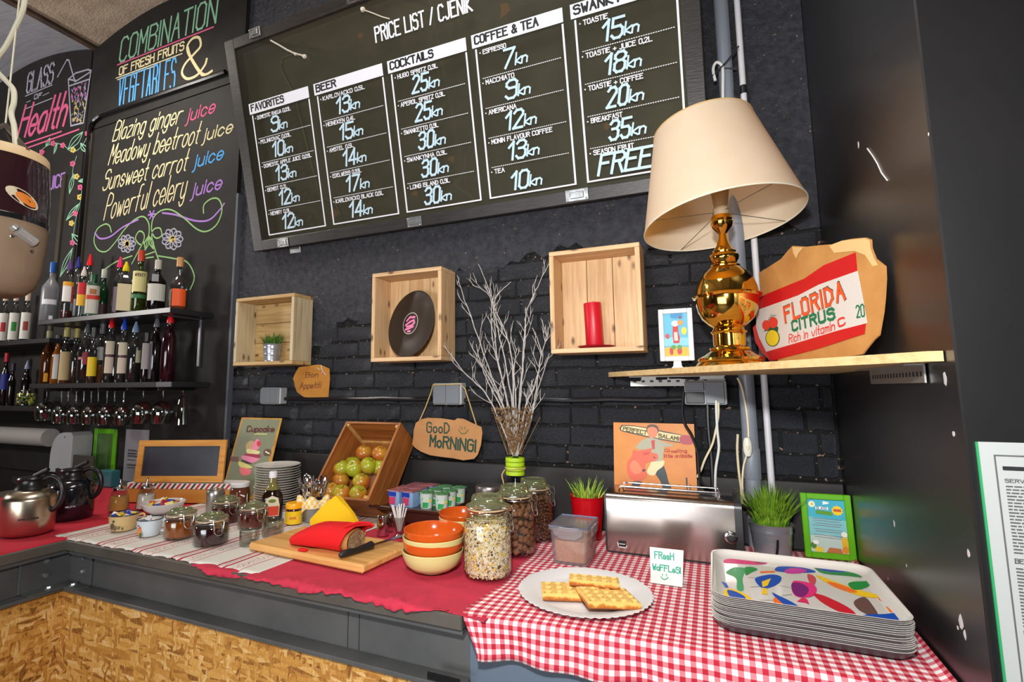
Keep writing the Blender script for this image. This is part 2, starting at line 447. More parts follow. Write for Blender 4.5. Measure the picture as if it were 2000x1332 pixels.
# the pillar on the right, clad in black sheet
def mat_pillar():
    m, nt, b = nt_new('glossy_black_sheet'); v = coords(nt)
    n = noise(nt, v, 2.2, 4)
    nt.links.new(ramp(nt, n, [(.3, (22, 22, 24)), (.7, (30, 29, 30))]), b.inputs['Base Color'])
    sc = noise(nt, v, 130, 2, .4)
    b.inputs['Roughness'].default_value = .36; b.inputs['Coat Weight'].default_value = .35; b.inputs['Coat Roughness'].default_value = .27
    bump(nt, b, noise(nt, v, 90, 3), .08, .001); return m
pil = structure('wall_right', G().box(XP, 2.995, -.945, .149, 0, 3.86, .003), mat_pillar())
M_CHIP = mat('bare_primer', (214, 208, 204), .6)
for (px, py, s) in [(1845, 740, .011), (1862, 847, .007), (1746, 1022, .008), (1891, 1080, .007), (1676, 283, .009), (1770, 1105, .003), (1876, 1215, .012), (1884, 1240, .008), (1813, 262, .004), (1734, 1130, .003), (1870, 1226, .005)]:
    p = ox(px, py, XP-.0006); g = G(); r = random.Random(px); n = 7
    P = [(s*math.cos(6.283*i/n)*r.uniform(.4, .8), s*math.sin(6.283*i/n)*r.uniform(.5, 1.2)) for i in range(n)]
    g.prism(P, 0, .0004, Matrix(((0, 0, -1, p.x+.0005), (1, 0, 0, p.y), (0, 1, 0, p.z), (0, 0, 0, 1)))); part('paint_chip', g, M_CHIP, pil, False)
g = G(); g.tube([ox(a, b, XP-.001) for a, b in [(1694, 290), (1705, 305), (1714, 320), (1722, 338), (1733, 352)]], .0016, 5); part('scratch', g, M_CHIP, pil)
CF_ = -.893; XL = -2.08     # front edge of the counter, inner corner with the left wing
# ================================================================== COUNTER
M_TOP = mat('dark_grey_lacquer', (94, 88, 80), .42, .1, var=(6, .2), c2=(76, 70, 64))
M_BEAM = mat('grey_primed_steel', (92, 92, 91), .45, .1, var=(5, .2), c2=(74, 75, 76))
M_CAB = mat('blue_grey_lacquer', (92, 106, 122), .5, bmp=(12, .05))
def mat_osb():
    m, nt, b = nt_new('osb_board'); outs = []
    for i, (rot, sc) in enumerate([((0, .5, .5), (17, 17, 95)), ((0, -.6, -.6), (85, 85, 16)), ((0, 1.3, .2), (24, 24, 115))]):
        v = coords(nt, scale=sc, rot=rot)
        nz = nt.nodes.new('ShaderNodeTexNoise'); nz.inputs['Scale'].default_value = .5; nt.links.new(v, nz.inputs['Vector'])
        mx = nt.nodes.new('ShaderNodeMix'); mx.data_type = 'VECTOR'; mx.inputs[0].default_value = .12
        nt.links.new(v, mx.inputs[4]); nt.links.new(nz.outputs['Color'], mx.inputs[5])
        vo = nt.nodes.new('ShaderNodeTexVoronoi'); vo.inputs['Scale'].default_value = 1.; nt.links.new(mx.outputs[1], vo.inputs['Vector'])
        bw = nt.nodes.new('ShaderNodeSeparateColor'); nt.links.new(vo.outputs['Color'], bw.inputs[0]); outs.append((bw.outputs[0], vo.outputs['Distance']))
    sel = noise(nt, coords(nt), 20, 1)
    st1 = nt.nodes.new('ShaderNodeMath'); st1.operation = 'GREATER_THAN'; st1.inputs[1].default_value = .47; nt.links.new(sel, st1.inputs[0])
    st2 = nt.nodes.new('ShaderNodeMath'); st2.operation = 'GREATER_THAN'; st2.inputs[1].default_value = .56; nt.links.new(sel, st2.inputs[0])
    def mixf(f, a, b_):
        x = nt.nodes.new('ShaderNodeMix'); nt.links.new(f, x.inputs[0]); nt.links.new(a, x.inputs[2]); nt.links.new(b_, x.inputs[3]); return x.outputs[0]
    c = mixf(st2.outputs[0], mixf(st1.outputs[0], outs[0][0], outs[1][0]), outs[2][0])
    fb = noise(nt, coords(nt, scale=(30, 30, 9), rot=(0, .35, 0)), 6, 4, .7)
    mm = nt.nodes.new('ShaderNodeMath'); mm.operation = 'MULTIPLY_ADD'; mm.inputs[1].default_value = .85; nt.links.new(c, mm.inputs[0])
    m2 = nt.nodes.new('ShaderNodeMath'); m2.operation = 'MULTIPLY_ADD'; m2.inputs[1].default_value = 1.0; m2.inputs[2].default_value = -.42; nt.links.new(fb, m2.inputs[0]); nt.links.new(m2.outputs[0], mm.inputs[2]); c = mm.outputs[0]
    nt.links.new(ramp(nt, c, [(0, (118, 72, 28)), (.22, (176, 116, 46)), (.55, (206, 148, 68)), (.8, (220, 168, 92)), (1, (238, 200, 140))]), b.inputs['Base Color'])
    b.inputs['Roughness'].default_value = .5; bump(nt, b, c, .5, .002); return m
M_OSB = mat_osb()
bar = thing('bar_counter', 'steel framed bar counter clad in chipboard with dark grey top', 'counter', (0, 0, 0))
part('worktop', G().box(-2.10, -.552, CF_, 0, CT-.034, CT, .003), M_TOP, bar)
part('worktop', G().box(-3.4, XL-.001, -2.6, 0, CT-.0345, CT-.0005, .003), M_TOP, bar)
part('worktop', G().box(-.551, XP-.002, -.845, 0, CT-.0345, CT-.0005, .003), M_TOP, bar)
def beam(g, L):
    pass
part('steel_beam', G().box(-2.05, -.555, -.842, -.832, .795, CT-.035).box(-2.075, -.555, -.892, -.78, .783, .7945, .002).box(-2.075, -.555, -.882, -.78, .904, .9155), M_BEAM, bar)
part('steel_beam', G().box(-2.141, -2.131, -2.6, -.84, .795, CT-.035).box(-2.2, -2.081, -2.6, -.78, .7825, .794, .002).box(-2.2, -2.09, -2.6, -.78, .903, .915), M_BEAM, bar)
M_SEAM = mat('weld_seam', (40, 40, 42), .6)
for px in (680, 702):
    p = oy(px, 1195, -.843); part('seam', G().box(p.x-.001, p.x+.001, -.8432, -.842, .796, .903), M_SEAM, bar)
# gusset plates with bolts in the corner
gp = part('gusset_plate', G().box(-2.1305, -2.124, -1.0, -.843, .797, .902, .001), M_BEAM, bar)
gp2 = part('gusset_plate', G().box(-2.123, -2.0, -.850, -.8425, .797, .902, .001), M_BEAM, bar)
gp3 = part('gusset_plate', G().prism([(-2.1235, -.99), (-2.1235, -.851), (-2.0, -.851), (-2.0, -.885), (-2.07, -.892), (-2.082, -.99)], .7946, .7985), M_BEAM, bar)
M_BOLT = mat('galvanised_bolt', (180, 186, 188), .35, .9)
def bolt(p, axis, par):
    g = G(); a = V(axis); m = a.to_track_quat('Z', 'Y').to_matrix().to_4x4(); m.translation = V(p)
    g.lathe([(0, .006), (.008, .005), (.0105, 0), (.0105, -.002)], 6, m=m); g.lathe([(.0155, .0004), (.0155, -.001)], 16, m=m)
    part('bolt', g, M_BOLT, par)
for py, z in ((-.924, .885), (-.924, .838)): bolt((-2.1235, py, z), (1, 0, 0), gp)
for x, z in ((-2.045, .882), (-2.05, .836)): bolt((x, -.851, z), (0, -1, 0), gp2)
for x, y in ((-2.105, -.92), (-2.06, -.87)): bolt((x, y, .7995), (0, 0, 1), gp3)
part('osb_panel', G().box(-2.10, -.555, -.878, -.858, .02, .7825), M_OSB, bar)
part('osb_panel', G().box(-2.116, -2.101, -2.6, -.859, .02, .782), M_OSB, bar)
part('hinge_strap', G().box(-.64, -.556, -.8945, -.8925, .80, .815).box(-.64, -.556, -.8955, -.8946, .806, .809), mat('dark_iron', (26, 24, 24), .5, .6), bar)
cab = thing('counter_cabinet', 'blue-grey cabinet end panel under the gingham cloth', 'cabinet', (0, 0, 0))
part('body', G().box(-.551, XP-.003, -.838, -.02, .02, CT-.038, .002), M_CAB, cab)
part('front_panel', G().box(-.5545, XP-.003, -.846, -.8385, .02, CT-.04, .002), M_CAB, cab)
# ------------------------------------------------------------------ cloths
def cloth(name, fn, nu, nv, m, label, cat, uvf):
    g = G(); rows = [[fn(i/nu, j/nv) for i in range(nu+1)] for j in range(nv+1)]; g.grid(rows)
    me = mesh(g, name, m, True, 180)
    uv = me.uv_layers.new(name='UVMap')
    vs = [uvf(i/nu, j/nv) for j in range(nv+1) for i in range(nu+1)]
    for l in me.loops: uv.data[l.index].uv = vs[l.vertex_index]
    o = bpy.data.objects.new(name, me); link(o); s = o.modifiers.new('thick', 'SOLIDIFY'); s.thickness = .0016; s.offset = 1
    return tag(o, label, cat)
def mat_gingham():
    m, nt, b = nt_new('red_white_gingham'); v = coords(nt, 'UV'); sp = nt.nodes.new('ShaderNodeSeparateXYZ'); nt.links.new(v, sp.inputs[0])
    def stripe(o):
        a = nt.nodes.new('ShaderNodeMath'); a.operation = 'MULTIPLY'; a.inputs[1].default_value = 1/.0208; nt.links.new(o, a.inputs[0])
        f = nt.nodes.new('ShaderNodeMath'); f.operation = 'FRACT'; nt.links.new(a.outputs[0], f.inputs[0])
        l = nt.nodes.new('ShaderNodeMath'); l.operation = 'LESS_THAN'; l.inputs[1].default_value = .5; nt.links.new(f.outputs[0], l.inputs[0]); return l.outputs[0]
    s = nt.nodes.new('ShaderNodeMath'); s.operation = 'ADD'; nt.links.new(stripe(sp.outputs[0]), s.inputs[0]); nt.links.new(stripe(sp.outputs[1]), s.inputs[1])
    h = nt.nodes.new('ShaderNodeMath'); h.operation = 'MULTIPLY'; h.inputs[1].default_value = .5; nt.links.new(s.outputs[0], h.inputs[0])
    nt.links.new(ramp(nt, h.outputs[0], [(0, (236, 228, 226)), (.3, (214, 118, 128)), (.8, (176, 22, 46))], 'CONSTANT'), b.inputs['Base Color'])
    b.inputs['Roughness'].default_value = .85; bump(nt, b, noise(nt, v, 700, 2), .3, .0005); return m
GX0, GX1, GYB, GYF = -.548, XP-.006, -.05, -.856
def gfn(u, v):
    Lt = (GYB-GYF); s = v*(Lt+.082); x = GX0+(GX1-GX0)*u
    wob = .004*math.sin(s*23+u*3)*math.exp(-u*14)
    z = CT+.0035+.0022*max(0, math.sin(s*31+u*9))*math.exp(-u*9)+.0012*math.sin(x*31+1)*math.sin(s*27)**2*(.3 if u > .1 else 1)
    fr = GYF-.045*math.exp(-u*5)
    if u > .985: z += .012*((u-.985)/.015)
    if s < Lt-.012:
        y = GYB+(fr-GYB)*s/Lt
    else:
        t = (s-(Lt-.012)); a = min(t/.02, 1)*math.pi/2
        y = fr+.012*(fr-GYB)/(-Lt) - .0127*math.sin(a)-.0; z = z-.0127*(1-math.cos(a))
        d = max(0, t-.02); z -= d*.97; y -= d*.12+.010*d/.09*math.sin(x*19+.6)+.008*d/.09*math.sin(x*47)
    if s > Lt-.03: x += .05*min(1, (s-Lt+.03)/.10)*math.exp(-u*26)
    return (x+wob-.012*math.exp(-u*30)*math.sin(s*9), y, z)
cloth('gingham_cloth', gfn, 110, 90, mat_gingham(), 'red and white gingham cloth on the right end of the counter', 'tablecloth', lambda u, v: ((GX1-GX0)*u, v*.888))
def mat_cloth_red(name, c):
    m, nt, b = nt_new(name); v = coords(nt)
    nt.links.new(ramp(nt, noise(nt, v, 14, 5), [(.3, tuple(x*.88 for x in c)), (.7, c)]), b.inputs['Base Color']); b.inputs['Roughness'].default_value = .9
    ad = nt.nodes.new('ShaderNodeMath'); ad.operation = 'MULTIPLY_ADD'; ad.inputs[1].default_value = .1; nt.links.new(noise(nt, v, 900, 2), ad.inputs[0]); nt.links.new(noise(nt, v, 22, 4), ad.inputs[2])
    bump(nt, b, ad.outputs[0], .5, .004); return m
def rfn(u, v):
    x = -1.44+(1.44-.49)*u; Lt = .81; s = v*(Lt+.028); y0 = -.085; fr = y0-Lt
    cr = max(0, 1-abs(s-Lt)/.10); z = CT+.0022
    ns = math.sin(x*37+s*20)*.5+math.sin(x*71-s*60+1)*.35+math.sin(x*131+s*30)*.3+math.sin(x*211-s*90)*.25
    if s < Lt: y = y0-s
    else: y = fr-(s-Lt)*.35+.004*ns; z -= (s-Lt)*.55*(.6+.4*math.sin(x*23))
    hg = min(1, max(0, (-.60-x)*12))
    if s >= Lt: z = CT+.0022-(s-Lt)*.55*(.6+.4*math.sin(x*23))*hg; y = fr+(y-fr)*hg
    z += cr*(.0022+.006*max(-.1, ns))*min(1, max(0, (x+1.15)*9))*min(1, max(0, (-.57-x)*14))
    y += cr*(.006*math.sin(x*29)+.004*ns)
    return (x, y, z)
cloth('red_cloth', rfn, 200, 60, mat_cloth_red('raspberry_linen', (200, 44, 70)), 'creased raspberry red cloth under the bowls and cereal jars', 'tablecloth', lambda u, v: (u, v))
def lfn(u, v):
    x = -3.2+(3.2-2.09)*u; y = -.2-2.1*v
    return (x, y, CT+.001+.0008*math.sin(x*13)*math.sin(y*17))
cloth('red_cloth', lfn, 30, 40, mat_cloth_red('crimson_linen', (196, 22, 48)), 'flat crimson cloth under the two coffee pots', 'tablecloth', lambda u, v: (u, v))
def mat_runner():
    m, nt, b = nt_new('white_runner_red_stripes'); v = coords(nt, 'UV'); sp = nt.nodes.new('ShaderNodeSeparateXYZ'); nt.links.new(v, sp.inputs[0])
    a = nt.nodes.new('ShaderNodeMath'); a.operation = 'MULTIPLY'; a.inputs[1].default_value = 1/.19; nt.links.new(sp.outputs[0], a.inputs[0])
    f = nt.nodes.new('ShaderNodeMath'); f.operation = 'FRACT'; nt.links.new(a.outputs[0], f.inputs[0])
    W_ = (212, 208, 198); R_ = (166, 36, 54)
    c1 = ramp(nt, f.outputs[0], [(0, W_), (.24, R_), (.29, W_), (.33, R_), (.345, W_), (.40, R_), (.45, W_), (.76, (186, 90, 100)), (.785, W_)], 'CONSTANT')
    bd = noise(nt, coords(nt, 'UV', (60, 60, 1)), 3, 1)
    th = nt.nodes.new('ShaderNodeMath'); th.operation = 'GREATER_THAN'; th.inputs[1].default_value = .585; nt.links.new(bd, th.inputs[0])
    inb = nt.nodes.new('ShaderNodeMath'); inb.operation = 'GREATER_THAN'; inb.inputs[1].default_value = .52; nt.links.new(f.outputs[0], inb.inputs[0])
    inb2 = nt.nodes.new('ShaderNodeMath'); inb2.operation = 'LESS_THAN'; inb2.inputs[1].default_value = .7; nt.links.new(f.outputs[0], inb2.inputs[0])
    mm = nt.nodes.new('ShaderNodeMath'); mm.operation = 'MULTIPLY'; nt.links.new(th.outputs[0], mm.inputs[0]); nt.links.new(inb.outputs[0], mm.inputs[1])
    m2 = nt.nodes.new('ShaderNodeMath'); m2.operation = 'MULTIPLY'; nt.links.new(mm.outputs[0], m2.inputs[0]); nt.links.new(inb2.outputs[0], m2.inputs[1])
    mx = nt.nodes.new('ShaderNodeMix'); mx.data_type = 'RGBA'; nt.links.new(m2.outputs[0], mx.inputs[0]); nt.links.new(c1, mx.inputs[6]); mx.inputs[7].default_value = lin((186, 60, 76))
    nt.links.new(mx.outputs[2], b.inputs['Base Color']); b.inputs['Roughness'].default_value = .9; bump(nt, b, noise(nt, v, 500, 2), .3, .0006); return m
def wfn(u, v):
    x = -2.17+(2.17-1.20)*u+.02*(1-u)*(1-v); y = -.12-.765*v+.004*math.sin(x*31)*v**8
    x += .03*(v-.5)*(1 if u > .5 else 0)*0
    x += .04*u*(1-v)
    z = CT+.0042+.001*math.sin(x*40+y*20)+.0035*max(0, v-.97)/.03*math.sin(x*60)
    if v > .985: z -= .004
    return (x, y, z)
cloth('table_runner', wfn, 90, 50, mat_runner(), 'white woven runner with red stripes under the jam jars', 'table runner', lambda u, v: (.97*u, .765*v))
CZ = CT+.0065   # objects stand here
# ================================================================== BOARDS AND THINGS ON THE WALL
def chalk(name, c):
    if name in _M: return _M[name]
    m, nt, b = nt_new(name); _M[name] = m; v = coords(nt); b.inputs['Roughness'].default_value = 1; b.inputs['Specular IOR Level'].default_value = .1
    nt.links.new(ramp(nt, noise(nt, v, 700, 2), [(.3, tuple(x*.7 for x in c)), (.5, c)]), b.inputs['Base Color']); return m
CW = chalk('chalk_cream', (228, 216, 170)); CP = chalk('chalk_pink', (226, 104, 146)); CB = chalk('chalk_blue', (92, 166, 226)); CV = chalk('chalk_violet', (174, 130, 206))
CG = chalk('chalk_green', (152, 192, 128)); CM = chalk('chalk_mint', (150, 206, 172)); CS = chalk('chalk_silver', (176, 174, 190)); CY = chalk('chalk_yellow', (226, 200, 110))
PB = Plane((0, -.030, 0), (1, 0, 0), (0, 0, 1))
def board(name, label, poly_px, extra=None):
    mw = PB.m.copy(); t = thing(name, label, 'chalkboard', mw=mw)
    g = G().prism(PB.pts(poly_px) if poly_px else extra, -.026, 0); part('panel', g, M_BOARD, t, False); return t
def writing(par, pl, m, items, name='lettering'):
    for it in items:
        g = G(); pl.text(g, it[0], it[1], it[2], it[3], it[4], **(it[5] if len(it) > 5 else {})); part(name, g, m, par, False)
def drawing(par, pl, m, lines, w, name='chalk_drawing', soft=True):
    if len(lines) <= 6:
        for L in lines: g = G(); pl.line(g, L, w, soft=soft); o = part(name, g, m, par, False)
        return o
    g = G()
    for L in lines: pl.line(g, L, w, soft=soft)
    o = part(name, g, m, par, False); o['kind'] = 'stuff'; return o
def arch_poly(x0, x1, zb, drop=.03):
    n = 18; return [(x0, zb), (x1, zb)]+[(x1+(x0-x1)*i/n, vz(x1+(x0-x1)*i/n)-drop) for i in range(n+1)]
lz = lambda px, py: PB.uv(px, py)
# board on the left: glass of health
b1 = board('chalkboard', 'leftmost black chalkboard with a chalk tumbler and pink handwriting under the grey vault', None, arch_poly(-5.35, -3.845, 1.75))
g = G(); PB.text(g, 'GLASS', (52, 182), (103, 161), (50, 147), .017, gap=1.2); part('lettering', g, CS, b1, False)
g = G(); PB.text(g, 'GLASS', (54, 181), (105, 160), (52, 146), .005, gap=1.2); part('lettering', g, M_BOARD, b1, False).location.z = .0004
writing(b1, PB, CS, [('OF', (67, 194), (81, 190), (66, 186), .009)])
writing(b1, PB, CP, [('Health', (34, 270), (124, 244), (30, 214), .026, dict(soft=True, slant=.25, gap=1.5))])
drawing(b1, PB, CS, [[(50, 188), (102, 166)], [(52, 212), (102, 192)]], .008)
drawing(b1, PB, CS, [[(52, 200), (60, 197)], [(84, 187), (96, 181)]], .006)
drawing(b1, PB, CP, [[(35, 286), (120, 257)], [(40, 294), (154, 253)]], .012)
drawing(b1, PB, CS, [[(134, 155), (139, 246), (163, 240), (178, 138), (172, 136), (148, 143), (134, 155), (150, 158), (178, 140)], [(113, 150), (131, 117), (135, 118), (147, 160)], [(136, 168), (174, 155)]], .012, soft=False)
r = random.Random(3)
for m_, cnt in ((CV, 26), (CP, 12), (CY, 26), (CS, 46)):
    Ls = []
    for i in range(cnt):
        t = r.random() if m_ in (CS,) else (r.uniform(0, .45) if m_ in (CV, CP) else r.uniform(.4, 1)); y = 166+(240-166)*t
        a = 137+t*3; b_ = 174-11*t; x = r.uniform(a+2, b_-1); y -= (x-a)*.2; Ls.append([(x, y), (x+r.uniform(-2.5, 2.5), y+r.uniform(2, 6))])
    drawing(b1, PB, m_, Ls, .007, soft=False)
def leaf(a, b_, w=4):
    (x0, y0), (x1, y1) = a, b_; nx, ny = -(y1-y0), x1-x0; L = math.hypot(nx, ny); nx, ny = nx/L*w, ny/L*w; mx, my = (x0+x1)/2, (y0+y1)/2
    return [[a, (mx+nx, my+ny), b_], [b_, (mx-nx, my-ny), a], [a, b_]]
drawing(b1, PB, CM, leaf((133, 292), (162, 258), 7)+leaf((90, 285), (98, 270), 3)+leaf((106, 300), (112, 278), 2)+leaf((158, 280), (170, 298), 5)+leaf((136, 378), (144, 340), 4)+leaf((154, 354), (168, 352), 3)+leaf((130, 430), (155, 398), 4)+leaf((141, 457), (158, 480), 7)+leaf((118, 540), (142, 485), 5), .007)
drawing(b1, PB, CM, [[(74, 308), (84, 291), (104, 280), (124, 284), (140, 296), (152, 293), (164, 280), (172, 262)], [(150, 305), (143, 330), (142, 350)], [(160, 372), (156, 400), (148, 430), (142, 470)]], .005)
def flower(par, pl, m, c, r_, n=5, w=.009):
    Ls = []
    for k in range(n):
        a = 6.283*k/n; d = .5; P = [c]
        for s_, q in ((-d, .8), (0, 1.15), (d, .8)): P.append((c[0]+r_*q*math.cos(a+s_), c[1]+r_*q*math.sin(a+s_)))
        Ls.append(P+[c])
    return drawing(par, pl, m, Ls, w)
for m_, L in ((CP, [(82, 297), (104, 280), (123, 284), (171, 261), (142, 320), (157, 366), (147, 417), (142, 474)]), (CY, [(143, 293), (150, 345), (156, 385), (140, 436)])):
    for c in L: flower(b1, PB, m_, c, 4)
writing(b1, PB, CV, [('JUICE', (88, 373), (125, 362), (88, 350), .012)])
g = G()
for a, b_ in (((131, 342), (109, 520)), ((178, 262), (160, 520))):
    A, B = lz(*a), lz(*b_); x = (A[0]+B[0])/2; g.box(x-.02, x+.02, B[1]-.5, A[1], .0, .012)
part('upright_strip', g, mat('dark_strip', (52, 46, 36), .5), b1, False)
# board above: combination of fresh fruits
zb2 = lz(205, 225)[1]
b2 = board('chalkboard', 'arched black chalkboard with pale green block lettering and a big chalk ampersand', None, arch_poly(-3.828, -2.356, 3.235))
writing(b2, PB, CM, [('COMBINATION', (233, 122), (421, 44), (229, 80), .014, dict(gap=1.5, slant=.08))])
drawing(b2, PB, CP, [[(230, 127), (417, 53)]], .010)
writing(b2, PB, CW, [('OF FRESH FRUITS', (233, 147), (359, 97), (232, 133), .010, dict(gap=1.3))])
drawing(b2, PB, CW, [[(227, 153), (356, 105)], [(230, 156), (300, 130)]], .007)
writing(b2, PB, CB, [('VEGETABLES', (230, 212), (340, 175), (226, 157), .016, dict(gap=2.2))])
drawing(b2, PB, CW, [[(414, 139), (395, 146), (372, 112), (366, 92), (376, 76), (389, 74), (392, 90), (380, 105), (362, 125), (356, 143), (366, 154), (385, 147), (400, 128), (404, 116)]], .017)
drawing(b2, PB, CW, [[(412, 140), (396, 144), (374, 112), (368, 93)]], .012)
# slate in a rounded tube frame: the juices
b3 = board('chalkboard', 'big slate with the handwritten juice list, black rounded rail round it', None, [(-3.825, 1.2), (-2.356, 1.2), (-2.356, 3.226), (-3.825, 3.226)])
fr = PB.pts([(157, 520), (176, 300), (179, 262), (184, 243), (196, 231), (214, 222), (330, 182), (444, 143)])
g = G(); g.tube([(x, y, .012) for x, y in smooth_line(fr, 5)], .016, 8); part('rail', g, mat('black_gloss_rail', (14, 14, 15), .15, coat=.5), b3)
J = dict(soft=True, slant=.28, gap=1.5)
writing(b3, PB, CW, [('Blazing ginger', (220, 276), (352, 240), (216, 243), .009, J), ('Meadowy beetroot', (212, 322), (385, 280), (208, 287), .009, J),
    ('juice', (396, 276), (452, 258), (394, 252), .009, J), ('Sunsweet carrot', (200, 372), (362, 333), (204, 335), .009, J), ('Powerful celery', (203, 430), (360, 385), (206, 384), .009, J)])
writing(b3, PB, CP, [('juice', (364, 238), (418, 219), (362, 213), .009, J)])
writing(b3, PB, CB, [('juice', (378, 328), (434, 310), (376, 303), .010, J)])
writing(b3, PB, CV, [('juice', (374, 384), (431, 368), (372, 358), .010, J)])
drawing(b3, PB, CG, [[(218, 453), (214, 441), (205, 438), (190, 448), (184, 470), (192, 488), (208, 491), (225, 474), (243, 449), (262, 430), (280, 423), (291, 437), (290, 462), (276, 478), (265, 466), (272, 452), (281, 456), (281, 470), (268, 496), (258, 515)],
    [(398, 416), (399, 400), (414, 388), (428, 390), (434, 410), (424, 438), (404, 452), (384, 447), (360, 426), (335, 410), (314, 412), (299, 428), (297, 452), (305, 465), (316, 460), (313, 446), (301, 448), (297, 462), (304, 490), (312, 512)],
    [(258, 500), (226, 512), (200, 530)], [(310, 500), (340, 505), (366, 512), (380, 540), (372, 565)]], .009)
drawing(b3, PB, CV, [[(186, 455), (196, 466), (216, 462), (240, 444), (270, 429)], [(318, 416), (345, 420), (380, 431), (408, 430), (428, 412), (438, 398)]], .011)
drawing(b3, PB, CG, leaf((290, 462), (284, 488), 4)+leaf((292, 462), (300, 486), 4)+[[(284, 498), (302, 492)], [(286, 504), (300, 502)]], .008)
drawing(b3, PB, CV, [[(290, 420), (303, 418)], [(293, 413), (300, 426)], [(301, 412), (293, 427)]], .010)
for c, rr in (((248, 476), 15), ((337, 467), 18)):
    flower(b3, PB, CS, c, rr, 9, .008); flower(b3, PB, CY, c, 3.5, 5, .018)
# the lower black board behind the bottles
low_l = structure('trim_3', G().box(-5.35, -2.356, -.03, -.004, .951, 1.199), M_BOARD)
structure('trim_4', G().box(-2.3555, -2.34, -.033, -.0035, 1.2, 2.55).box(-2.3555, -2.3405, -.033, -.0035, .951, 1.1995), mat('grey_edge', (84, 88, 96), .5, bmp=(60, .8)))
# ------------------------------------------------------------------ the price list in its glazed case
P1 = Plane((-2.172, -.06, 2.190), (1, 0, 0), (0, -.253, 1.032))
pbd = thing('price_board', 'large glazed case with the printed price list hanging above the crates', 'price board', mw=P1.m)
HB = 1.063; WB = 2.205
M_CASE = mat('worn_black_case', (52, 47, 44), .4, var=(14, .2), c2=(34, 31, 30), scale=(1, 6, 1), bmp=(30, .4))
def rail(x0, x1, y0, y1): part('frame_rail', G().box(x0, x1, y0, y1, -.085, 0, .003), M_CASE, pbd)
rail(0, .062, 0, HB); rail(WB-.062, WB, 0, HB); rail(.0625, WB-.0625, 0, .052); rail(.0625, WB-.0625, HB-.052, HB)
M_BACK = mat('dark_case_back', (78, 72, 60), .6, var=(7, .25), c2=(50, 47, 42), bmp=(12, .4))
part('back_panel', G().box(.063, WB-.063, .053, HB-.053, -.082, -.055), M_BACK, pbd, False)
part('glass_pane', G().box(.063, WB-.063, .053, HB-.053, -.012, -.009), thin_glass('case_glass', (236, 238, 232), .05, .04, haze=((150, 140, 120), .05)), pbd, False)
M_PRN = mat('white_print', (235, 236, 244), .6); M_PBL = mat('black_print', (18, 18, 20), .6); M_ICE = mat('pale_blue_marker', (196, 224, 238), .6)
V0, V1, V2 = P1.uv(518, 461)[1], P1.uv(485.5, 224)[1], P1.uv(483, 203)[1]
GZ = -.0085
cols = [('FAVORITES', .62, [('DOMESTIC RAKIJA 0,03L', '9', .66), ('PELINKOVAC 0,03L', '10', .6), ('DOMESTIC APPLE JUICE 0,03L', '13', .93), ('GEMIST 0,2L', '12', .4), ('NEMIRY 0,3L', '12', .4)]),
 ('BEER', .33, [('KARLOVACKO 0,5L', '13', .72), ('HEINEKEN 0,4L', '15', .5), ('AMSTEL 0,5L', '14', .42), ('EDELWEISS 0,33L', '17', .5), ('KARLOVACKO BLACK 0,5L', '14', .82)]),
 ('COCKTAILS', .62, [('HUGO SPRITZ 0,3L', '25', .6), ('APEROL SPRITZ 0,3L', '25', .66), ('SWANKETTO 0,3L', '30', .52), ('SWANKYNHA 0,3L', '30', .6), ('LONG ISLAND 0,3L', '30', .6)]),
 ('COFFEE & TEA', .78, [('ESPRESSO', '7', .3), ('MACCHIATO', '9', .37), ('AMERICANA', '12', .36), ('MONIN FLAVOUR COFFEE', '13', .78), ('TEA', '10', .13)]),
 ('SWANKY', .5, [('TOASTIE', '15', .27), ('TOASTIE + JUICE 0,2L', '18', .72), ('TOASTIE + COFFEE', '20', .6), ('BREAKFAST', '35', .35), ('SEASON FRUIT', 'FREE', .45)])]
HX = [((483, 203), (599, 167)), ((609.4, 163.3), (743.8, 122)), ((753.6, 118), (907.5, 72.4)), ((918.6, 72.6), (1097, 16)), ((1112, 12), (1331, 100))]
